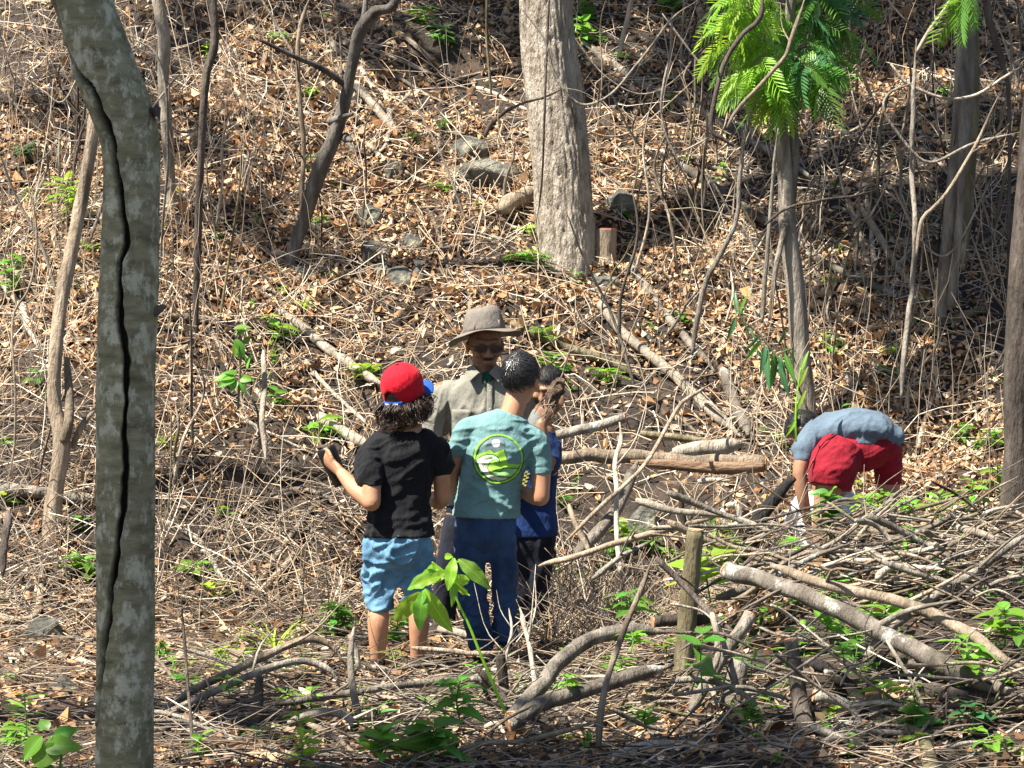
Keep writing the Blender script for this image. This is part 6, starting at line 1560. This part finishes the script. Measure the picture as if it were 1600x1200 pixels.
def frond_mesh(mat, pairs, plen, pw, seed, droop=.35):
    r = np.random.default_rng(seed); V = []; F = []
    def quadstrip(a, d, n_, L, w):
        k = len(V)
        for t_, ww in ((0, .35), (.35, 1), (.75, .85), (1, .1)):
            c = a + d * L * t_ + np.array([0, 0, -.22 * L * t_ * t_])
            V.append(c + n_ * w * ww * .5); V.append(c - n_ * w * ww * .5)
        for i in range(3): F.append([k + 2 * i, k + 2 * i + 1, k + 2 * i + 3, k + 2 * i + 2])
    prev = None
    for i in range(pairs):
        t_ = (i + .6) / pairs; c = np.array([t_, 0, -droop * t_ * t_])
        for s_ in (-1, 1):
            L = plen * (.55 + .55 * math.sin(math.pi * (t_ * .8 + .1))) * r.uniform(.88, 1.1)
            d = np.array([.62 + .25 * t_, s_ * .75, -.22 + r.normal(0, .08)]); d /= np.linalg.norm(d)
            n_ = np.cross(d, [0, 0, 1.]); n_ /= np.linalg.norm(n_)
            quadstrip(c, d, n_, L, pw)
    k = len(V)
    for i in range(6):
        t_ = i / 5; c = np.array([t_, 0, -droop * t_ * t_]); V.append(c + [0, .006, 0]); V.append(c - [0, .006, 0])
    for i in range(5): F.append([k + 2 * i, k + 2 * i + 1, k + 2 * i + 3, k + 2 * i + 2])
    me = make_mesh('frond', np.array(V), F); me.materials.append(MAT[mat]); return me
for mt in ('leaf_green', 'leaf_bright', 'leaf_young', 'leaf_deep'):
    LM['frond', mt] = [frond_mesh(mt, 13, .40, .048, 3, .5), frond_mesh(mt, 12, .44, .05, 4, .7)]
    LM['fern', mt] = [frond_mesh(mt, 8, .34, .13, 5, .25), frond_mesh(mt, 7, .36, .15, 6, .4)]

def put_leaf(parent, mesh, base, d, length, roll=0.0, name=None, face=None):
    d = Vector(d).normalized(); up = Vector((0, 0, 1))
    y = up.cross(d)
    if y.length < .05: y = Vector((1, 0, 0)).cross(d)
    y.normalize(); z = d.cross(y)
    if face is not None:
        z = Vector(face) - d * d.dot(Vector(face)); z.normalize(); y = z.cross(d)
    M = Matrix((d, y, z)).transposed() @ Matrix.Rotation(roll, 3, 'X')
    o = bpy.data.objects.new(name or mesh.name.split('.')[0], mesh); COL.objects.link(o); o.parent = parent
    o.rotation_mode = 'QUATERNION'; o.rotation_quaternion = M.to_quaternion(); o.scale = (length,) * 3
    o.location = Vector(base) - parent.location
    return o

def plant(label, u, v, h, kind, mat, n, ll, seed, Y=None, lean=0., name='seedling', cat='plant', spread=1.0, stemr=1.6, group=None):
    r = np.random.default_rng(seed)
    b = hit(u, v) if Y is None else at(u, v, min(Y, hit(u, v)[1]))
    if Y is not None: b[2] = min(b[2], 9)
    s = b[1] / F_PX
    root = empty(name, b, label, cat, group)
    top = b + np.array([lean * s, r.normal(0, .02), h * s])
    c = catmull([b - np.array([0, 0, .03]), (b + top) / 2 + r.normal(0, .012, 3), top], 10)
    if kind != 'grass':
        V, f = tube(c, np.linspace(stemr, stemr * .5, 10) * s, n=6); mk('stem', V, f, MAT['leaf_green'] if stemr < 2.2 else MAT['bark_mossy'], root)
    for k in range(n):
        t_ = .25 + .75 * (k + .5) / n if kind != 'grass' else 0.02
        if kind in ('fern',): t_ = .4 + .6 * (k + .5) / n
        i = t_ * 9; i0 = int(min(i, 8)); p_ = c[i0] + (c[i0 + 1] - c[i0]) * (i - i0)
        a = k * 2.4 + r.normal(0, .3)
        el = r.uniform(.1, .55) if kind != 'grass' else r.uniform(.6, 1.35)
        d = np.array([math.cos(a) * math.cos(el), math.sin(a) * math.cos(el) * .8, math.sin(el)])
        put_leaf(root, LM[kind, mat][int(r.integers(len(LM[kind, mat])))], p_, d, ll * s * r.uniform(.7, 1.15) * (1 - .25 * (t_ if kind != 'grass' else 0)), r.normal(0, .35))
    return root

PLANTS = [
 # label, u, v, height, kind, material, leaves, leaf length (px)
 ('light green seedling just below the broad-leaved sapling left of the boys', 432, 640, 30, 'broad', 'leaf_green', 5, 26),
 ('bright leaf cluster beside the pale slanting log above the red cap', 436, 535, 30, 'broad', 'leaf_bright', 8, 26),
 ('pale yellow-green sprig at the top of the pale slanting log', 420, 507, 14, 'broad', 'leaf_young', 6, 16),
 ('flat single bright leaf below the curved leaning tree', 524, 432, 8, 'broad', 'leaf_green', 2, 24),
 ('bright green plant beside the short thick white log', 500, 690, 34, 'oval', 'leaf_bright', 7, 40),
 ('fern of young leaves right beside the red cap', 580, 600, 30, 'fern', 'leaf_young', 6, 30),
 ('young plant low behind the bare legs of the boy in black', 622, 1015, 60, 'broad', 'leaf_green', 12, 26),
 ('dense small-leaved shrub left of the bare legs', 522, 1000, 55, 'oval', 'leaf_green', 30, 26),
 ('tuft of arching grass left of the small-leaved shrub', 430, 1018, 8, 'grass', 'leaf_young', 16, 62),
 ('short grass tuft under the arched branches', 470, 1050, 6, 'grass', 'leaf_bright', 14, 40),
 ('grass tuft growing behind the thin dark stick at the lower left', 355, 1040, 6, 'grass', 'leaf_bright', 12, 40),
 ('round-leaved seedling at the right edge of the cracked trunk', 252, 1040, 40, 'broad', 'leaf_green', 6, 18),
 ('three-leaved seedling right of the cracked trunk at mid height', 262, 702, 10, 'narrow', 'leaf_bright', 8, 26),
 ('two-leaved seedling on the open ground left of the boy in black', 342, 805, 12, 'broad', 'leaf_bright', 3, 26),
 ('drooping lance-leaved seedling right of the cracked trunk', 302, 900, 24, 'oval', 'leaf_bright', 6, 40),
 ('yellow-green drooping leaf pair above the arched branches', 338, 935, 22, 'oval', 'leaf_young', 3, 42),
 ('bright rosette at the left edge of the cracked trunk', 128, 905, 34, 'broad', 'leaf_bright', 12, 32),
 ('trailing leaves between the tan trunk and the cracked tree', 120, 830, 20, 'broad', 'leaf_green', 7, 24),
 ('small bright leaf at the far left edge above the dark log', 6, 785, 14, 'broad', 'leaf_young', 3, 24),
 ('tall leafy weed at the far left edge halfway up', 18, 470, 70, 'oval', 'leaf_green', 22, 24),
 ('ferny yellow-green sprays behind the cracked tree at the upper left', 105, 350, 70, 'fern', 'leaf_young', 12, 34),
 ('dark tuft of leaves high at the left edge', 42, 250, 20, 'broad', 'leaf_deep', 9, 22),
 ('small fern near the foot of the tan trunk', 62, 605, 22, 'broad', 'leaf_green', 4, 22),
 ('bright clump of small leaves below the foot of the big trunk', 826, 415, 22, 'fern', 'leaf_bright', 12, 30),
 ('small bright clump against the left foot of the big trunk', 828, 372, 18, 'fern', 'leaf_young', 8, 24),
 ('bright weeds at the right foot of the big trunk', 912, 410, 30, 'oval', 'leaf_young', 12, 16),
 ('leafy climber at the right side of the big trunk, lower', 908, 75, 46, 'broad', 'leaf_bright', 12, 20),
 ('leafy climber at the right side of the big trunk, upper', 914, 40, 40, 'broad', 'leaf_green', 10, 20),
 ('trailing vine of leaves high on the slope, upper end', 660, 38, 26, 'oval', 'leaf_bright', 10, 24),
 ('trailing vine of leaves high on the slope, lower end', 686, 72, 30, 'oval', 'leaf_green', 12, 22),
 ('dark leafy seedling left of the curved tree near the top', 436, 70, 20, 'oval', 'leaf_green', 9, 24),
 ('shaded leafy patch at the top right of the big trunk', 1050, 20, 26, 'broad', 'leaf_green', 12, 22),
 ('small seedling in the shade behind the big trunk', 976, 92, 10, 'oval', 'leaf_green', 6, 18),
 ('tiny seedling right of the shaded fallen pole', 1130, 282, 26, 'broad', 'leaf_green', 6, 14),
 ('tiny bright sprout in the shade right of the big trunk', 1074, 256, 10, 'broad', 'leaf_bright', 5, 14),
 ('small seedling between the leaning dark sapling and the red stump', 985, 345, 12, 'broad', 'leaf_green', 5, 14),
 ('bright sprig low on the slope below the wide boulder', 694, 298, 10, 'fern', 'leaf_bright', 6, 18),
 ('small sprig under the curved leaning tree', 488, 255, 12, 'oval', 'leaf_bright', 6, 16),
 ('small weed left of the curved leaning tree', 478, 150, 12, 'oval', 'leaf_bright', 5, 16),
 ('bright three-leaved seedling between the diagonal logs', 1066, 505, 16, 'oval', 'leaf_green', 4, 30),
 ('ferny seedling just behind the head of the boy in teal', 862, 582, 30, 'fern', 'leaf_bright', 6, 22),
 ('bright fern at the mossy log behind the boy in blue', 848, 535, 22, 'fern', 'leaf_bright', 7, 22),
 ('bright fern right of the boy in blue on the slope', 946, 600, 24, 'fern', 'leaf_bright', 8, 26),
 ('small green plant beside the gully log next to the boy in blue', 875, 790, 18, 'oval', 'leaf_green', 10, 24),
 ('seedling at the right of the feathery tree foot', 1296, 556, 30, 'oval', 'leaf_bright', 6, 26),
 ('pale sprout on the shaded slope right of the feathery tree', 1298, 450, 16, 'oval', 'leaf_young', 6, 18),
 ('yellow-green seedling in the shade below the white sticks', 1390, 555, 14, 'fern', 'leaf_young', 7, 20),
 ('dark fern above the bent-over person', 1384, 592, 14, 'fern', 'leaf_green', 7, 26),
 ('small bright plant at the foot of the two-stemmed trunk', 1446, 480, 16, 'oval', 'leaf_bright', 6, 18),
 ('single green sprout on the dark slope above the bare sapling', 1388, 345, 12, 'broad', 'leaf_green', 3, 18),
 ('small seedling right of the bent-over person', 1500, 690, 30, 'oval', 'leaf_green', 10, 20),
 ('leafy seedling farther right behind the brush pile', 1545, 700, 26, 'oval', 'leaf_bright', 10, 20),
 ('weed growing at the foot of the dark edge trunk', 1560, 775, 46, 'broad', 'leaf_bright', 9, 28),
]
for k, (lb, u, v, h, kd, mt, n, ll) in enumerate(PLANTS): plant(lb, u, v, h, kd, mt, int(n * 1.4), ll * 1.3, 500 + k)
PLANTS_AIR = [   # rooted in the brush, with the distance given
 ('leafy green bush in front of the bent-over person', 1296, 842, 70, 'broad', 'leaf_green', 26, 32, 10.9),
 ('small bright leaves low at the left of the leafy bush', 1244, 856, 14, 'broad', 'leaf_bright', 6, 24, 10.9),
 ('upright lettuce-like seedling behind the brush pile', 1376, 805, 40, 'oval', 'leaf_bright', 8, 28, 11.0),
 ('yellowish seedlings right of the leafy bush', 1352, 800, 26, 'oval', 'leaf_young', 9, 26, 11.1),
 ('young seedling at the back of the brush pile', 1422, 808, 26, 'oval', 'leaf_bright', 9, 26, 10.9),
 ('upright bright seedling on the back of the brush pile', 1470, 805, 34, 'narrow', 'leaf_bright', 9, 34, 10.8),
 ('tall bright seedling among the sticks at the right', 1520, 810, 60, 'oval', 'leaf_bright', 10, 26, 10.8),
 ('bright narrow plant inside the brush pile', 1418, 888, 36, 'narrow', 'leaf_bright', 9, 36, 10.3),
 ('green shrub showing through the brush pile', 1425, 850, 24, 'oval', 'leaf_green', 16, 22, 10.45),
 ('large bright leaves right of the sawn leaning post', 1110, 930, 70, 'broad', 'leaf_young', 7, 60, 10.2),
 ('soft leafy plant behind the sawn leaning post', 1140, 880, 40, 'oval', 'leaf_bright', 14, 30, 10.6),
 ('drooping large leaves below the short diagonal log', 1098, 1075, 90, 'broad', 'leaf_green', 5, 52, 9.0),
 ('single round leaf beside the mottled stump', 1174, 1045, 20, 'broad', 'leaf_green', 2, 34, 9.0),
 ('leafy plant under the lichen-spotted log', 1322, 1030, 30, 'broad', 'leaf_green', 6, 34, 9.1),
 ('bright leaves behind the lichen-spotted log', 1290, 985, 30, 'broad', 'leaf_bright', 6, 36, 9.6),
 ('flat green leaf above the small sawn stump', 1382, 1082, 12, 'broad', 'leaf_bright', 3, 44, 8.9),
 ('bright leaf cluster behind the tan log at the right', 1385, 970, 24, 'broad', 'leaf_bright', 5, 44, 9.6),
 ('leafy seedling above the rotten dark log', 1512, 1060, 60, 'oval', 'leaf_bright', 8, 50, 9.0),
 ('wide-leaved plant at the right edge of the picture', 1570, 1000, 50, 'broad', 'leaf_bright', 9, 40, 9.4),
 ('upright leaf at the far right edge behind the tan log', 1596, 1010, 40, 'oval', 'leaf_green', 5, 44, 9.3),
 ('plant under the rotten dark log at the right', 1435, 1140, 40, 'broad', 'leaf_green', 9, 36, 8.8),
 ('fresh leaf pair at the bottom right', 1545, 1185, 40, 'oval', 'leaf_bright', 5, 54, 8.6),
 ('low green plant under the rotten log beside the right edge', 1520, 1130, 30, 'broad', 'leaf_deep', 6, 40, 8.75),
 ('leafy undergrowth left of the mossy root', 1180, 1130, 30, 'broad', 'leaf_green', 12, 26, 8.9),
 ('big-leaved plant at the bottom middle, right half', 680, 1190, 60, 'broad', 'leaf_green', 12, 56, 8.55),
 ('big-leaved plant at the bottom middle, left half', 600, 1190, 50, 'broad', 'leaf_bright', 10, 46, 8.6),
 ('leafy plant left of the dark cut stub', 720, 1120, 60, 'oval', 'leaf_green', 12, 44, 8.9),
 ('low sprig below the curved grey log', 890, 1075, 20, 'oval', 'leaf_bright', 7, 26, 9.3),
 ('small leaves between the two grey logs', 985, 1010, 16, 'oval', 'leaf_bright', 7, 28, 9.6),
 ('green plant behind the curved grey log', 985, 960, 34, 'oval', 'leaf_green', 9, 36, 10.0),
 ('sprig of leaves right of the long tan stick', 1010, 1130, 20, 'broad', 'leaf_green', 6, 26, 8.9),
 ('yellow-green upright sapling at the bottom left of the middle', 466, 1205, 90, 'oval', 'leaf_young', 14, 30, 8.5),
 ('small seedling right of the cracked trunk at the bottom', 318, 1180, 34, 'broad', 'leaf_bright', 6, 24, 8.6),
 ('thin-stemmed sapling at the bottom left corner', 40, 1190, 110, 'narrow', 'leaf_bright', 9, 42, 8.4),
 ('low weeds at the left edge near the bottom', 20, 1160, 30, 'oval', 'leaf_bright', 16, 24, 8.8),
 ('small seedling below the big-leaved plant at the bottom', 360, 1075, 18, 'oval', 'leaf_bright', 5, 22, 9.4),
]
for k, (lb, u, v, h, kd, mt, n, ll, Y) in enumerate(PLANTS_AIR): plant(lb, u, v, h, kd, mt, int(n * 1.5), ll * 1.25, 700 + k, Y=Y)

def drawn_plant(name, label, stems, leaves, Y, kind, mats, cat='sapling', stem_mat='leaf_young'):
    """stems: pixel polylines; leaves: (base u, v, tip u, v, depth change towards the tip)"""
    b = at(stems[0][0][0], stems[0][0][1], Y)
    root = empty(name, b, label, cat)
    for sp in stems:
        c = catmull([[*at(u, v, Y), r * Y / F_PX] for u, v, r in sp], 24); V, f = tube(c[:, :3], c[:, 3], n=8); mk('stem', V, f, MAT[stem_mat], root)
    for k, (bu, bv, tu, tv, dy) in enumerate(leaves):
        a = at(bu, bv, Y); e = at(tu, tv, Y + dy); d = e - a; L = np.linalg.norm(d)
        mt = mats[k % len(mats)]; put_leaf(root, LM[kind, mt][k % len(LM[kind, mt])], a, d + np.array([0, -.1 * L, .15 * L]), L * 1.0, random.uniform(-.5, .5), face=(random.uniform(-.7, .5), -1, random.uniform(.2, 1.3)))
    return root
drawn_plant('young_sapling', 'bright yellow-green sapling with drooping pointed leaves before the boys', [[(806, 1150, 2.6), (775, 1080, 2.6), (750, 1020, 2.3), (732, 975, 2), (715, 940, 1.7), (706, 905, 1.4), (708, 872, 1.2)], [(706, 905, 1.6), (690, 890, 1.4), (675, 878, 1.2)]],
    [(710, 872, 700, 918, -.05), (716, 874, 757, 912, -.06), (712, 878, 745, 886, .08), (704, 892, 668, 912, -.02), (700, 896, 634, 918, .05), (694, 894, 650, 898, .1), (690, 900, 650, 915, -.06), (706, 905, 715, 938, -.05), (712, 905, 726, 938, .03), (700, 910, 742, 908, .06),
     (662, 922, 652, 982, -.03), (664, 920, 690, 986, -.04), (655, 925, 620, 978, .03), (676, 880, 672, 905, .05), (708, 870, 690, 872, .05)], 9.3, 'oval', ['leaf_young', 'leaf_bright', 'leaf_young'])
drawn_plant('broadleaf_sapling', 'sapling with several tiers of broad leaves left of the boys', [[(372, 640, 2), (374, 595, 2), (376, 560, 2), (378, 535, 1.5), (370, 512, 1.2)], [(374, 592, 1.4), (385, 578, 1.2), (394, 560, 1)]],
    [(366, 515, 390, 508, -.03), (368, 524, 390, 516, .02), (368, 530, 384, 550, -.05), (372, 535, 366, 556, -.03), (376, 540, 374, 562, -.05), (380, 535, 396, 528, .03), (388, 560, 384, 574, -.04), (390, 568, 394, 548, .02), (370, 585, 346, 576, .02), (368, 588, 335, 592, -.03), (366, 590, 342, 608, -.05), (362, 590, 358, 578, .05), (374, 592, 396, 594, -.03), (368, 594, 362, 614, -.04), (375, 594, 378, 614, -.04)], 12.7, 'broad', ['leaf_bright', 'leaf_green', 'leaf_green'], stem_mat='bark_mossy')
drawn_plant('lanceleaf_sapling', 'drooping dark sapling with long narrow leaves left of the feathery tree', [[(1262, 640, 1.6), (1240, 590, 2), (1212, 555, 2), (1185, 520, 1.8), (1160, 500, 1.5), (1152, 478, 1.2)], [(1212, 555, 1.4), (1235, 545, 1.2)]],
    [(1152, 490, 1146, 456, .02), (1156, 492, 1166, 458, -.03), (1150, 495, 1140, 532, -.04), (1158, 498, 1174, 530, -.03), (1150, 494, 1172, 490, .05), (1172, 512, 1178, 532, -.03), (1186, 522, 1172, 552, -.03), (1190, 530, 1168, 565, .02), (1196, 540, 1190, 585, -.04), (1200, 545, 1196, 608, -.05), (1206, 550, 1212, 600, -.03), (1212, 555, 1206, 612, .03), (1220, 556, 1222, 618, -.04), (1226, 552, 1240, 600, -.03), (1222, 545, 1246, 548, .04), (1215, 540, 1232, 515, .02), (1228, 556, 1236, 590, .04), (1205, 545, 1180, 560, .05), (1210, 552, 1226, 575, -.06), (1232, 548, 1244, 570, .02)], 12.4, 'narrow', ['leaf_deep', 'leaf_green', 'leaf_deep'], stem_mat='bark_mossy')
drawn_plant('narrow_seedling', 'bright upright narrow-leaved seedling beside the bent-over person', [[(1244, 690, 1.4), (1243, 650, 1.4), (1246, 612, 1), (1251, 575, .8)]],
    [(1244, 655, 1232, 682, -.03), (1244, 655, 1252, 640, .02), (1245, 640, 1260, 612, -.03), (1250, 585, 1262, 548, .03), (1248, 605, 1260, 575, -.03), (1244, 662, 1230, 668, .03), (1245, 630, 1240, 618, .02)], 12.1, 'narrow', ['leaf_young', 'leaf_bright'])
drawn_plant('broadleaf_weed', 'large round bright leaves at the bottom left beside the cracked trunk', [[(60, 1240, 3), (75, 1190, 2.5), (82, 1150, 2)], [(90, 1230, 2.5), (96, 1180, 2)]],
    [(70, 1165, 122, 1170, -.04), (84, 1152, 124, 1142, .03), (50, 1190, 96, 1172, -.06), (60, 1200, 92, 1205, -.05), (66, 1150, 38, 1190, .0), (76, 1140, 60, 1120, .04)], 8.0, 'broad', ['leaf_bright', 'leaf_green'], cat='plant', stem_mat='leaf_green')

# the feathery leaves of the slender tree
def feathers():
    r = np.random.default_rng(77); Y0 = Yr - .25
    anchors = []
    for (u0, v0, u1, v1, dy) in [(1236, -20, 1150, -5, -.35), (1234, 10, 1140, 30, -.25), (1232, 40, 1135, 75, -.15), (1230, 60, 1165, 125, -.3), (1234, 20, 1290, 10, .1), (1232, 50, 1320, 45, .2), (1230, 80, 1310, 95, .05), (1226, 120, 1290, 130, -.1), (1224, 130, 1195, 120, -.3), (1224, 150, 1215, 150, -.2), (1236, -10, 1330, 0, .3), (1228, 100, 1262, 110, -.25)]:
        a = at(u0, v0, Yr - .15); b_ = at(u1, v1, Y0 + dy)
        c = catmull([[*a, .012], [*((a + b_) / 2 + [0, 0, .06]), .008], [*b_, .004]], 12); V, f = tube(c[:, :3], c[:, 3], n=6); mk('limb', V, f, MAT['bark_grey'], FEATHER)
        bright = u1 < 1230  # sunlit leaf colours on the left, shaded ones on the right, painted by material
        for k in range(16 if bright else 17):
            i = int(r.integers(3, 12)); p_ = c[i, :3] + r.normal(0, .02, 3)
            a_ = r.uniform(0, 6.28); dr = np.array([(-.55 if bright else .15) + .8 * math.cos(a_), .6 * math.sin(a_) - .2, -.45 + r.normal(0, .3)])
            mt = ['leaf_bright', 'leaf_young', 'leaf_young', 'leaf_bright'][int(r.integers(4))] if bright else ['leaf_green', 'leaf_deep', 'leaf_green', 'leaf_bright'][int(r.integers(4))]
            put_leaf(FEATHER, LM['frond', mt][k % 2], p_, dr, r.uniform(.14, .25), r.normal(0, .6), 'frond')
feathers()
for (lb, u, v, Y) in [('small spray of feathery leaves at the top right corner', 1505, -8, 12.9)]:
    root = empty('leafy_twig', at(u, v - 40, Y), lb, 'twig')
    c = catmull([at(u - 20, v - 60, Y), at(u, v - 10, Y), at(u + 20, v + 20, Y)], 8); V, f = tube(c, .004, n=6); mk('stem', V, f, MAT['bark_grey'], root)
    r = np.random.default_rng(4)
    for k in range(8):
        p_ = c[int(r.integers(2, 8))]; put_leaf(root, LM['frond', ['leaf_green', 'leaf_bright'][k % 2]][k % 2], p_, (r.normal(0, .5), r.normal(0, .4), -.7), r.uniform(.14, .24), r.normal(0, .5), 'frond')

def sprigs():
    """small seedlings scattered over the slope and the brush"""
    r = np.random.default_rng(929); kinds = ['oval', 'broad', 'fern', 'narrow']; words_ = {'oval': 'oval-leaved', 'broad': 'broad-leaved', 'fern': 'ferny', 'narrow': 'narrow-leaved'}
    seen = set()
    for k in range(240):
        if k < 130: u, v = r.uniform(850, 1600), r.uniform(830, 1195)
        elif k < 175: u, v = r.uniform(0, 850), r.uniform(1030, 1198)
        else: u, v = r.uniform(0, 1600), r.uniform(20, 800)
        if 140 < u < 250 or (560 < u < 860 and 470 < v < 1040) or (820 < u < 930 and v < 400): continue
        kd = kinds[int(r.integers(4))]; mt = ['leaf_bright', 'leaf_young', 'leaf_green', 'leaf_bright'][int(r.integers(4))]
        d, nm, lu, lv = min((math.hypot(u - a, v - b), n_, a, b) for a, b, n_ in LANDMARKS)
        rel = ('right of' if u > lu else 'left of') if abs(u - lu) > abs(v - lv) else ('below' if v > lv else 'above')
        col = {'leaf_bright': 'bright green', 'leaf_young': 'yellow-green', 'leaf_green': 'green'}[mt]; near = v > 820
        n = int(r.integers(4, 10)); h = r.uniform(10, 38) * (1.2 if near else .7)
        lb = f"{'tall' if h > 30 else ('tiny' if h < 13 else 'small')} {col} {words_[kd]} {'sprig' if n > 6 else 'sprout'} {rel} {nm}"
        plant(uniq(lb, u, v), u, v, h, kd, mt, n, r.uniform(16, 30) * (1.15 if near else .75), 8000 + k, group='small sprigs scattered over the ground')
sprigs()
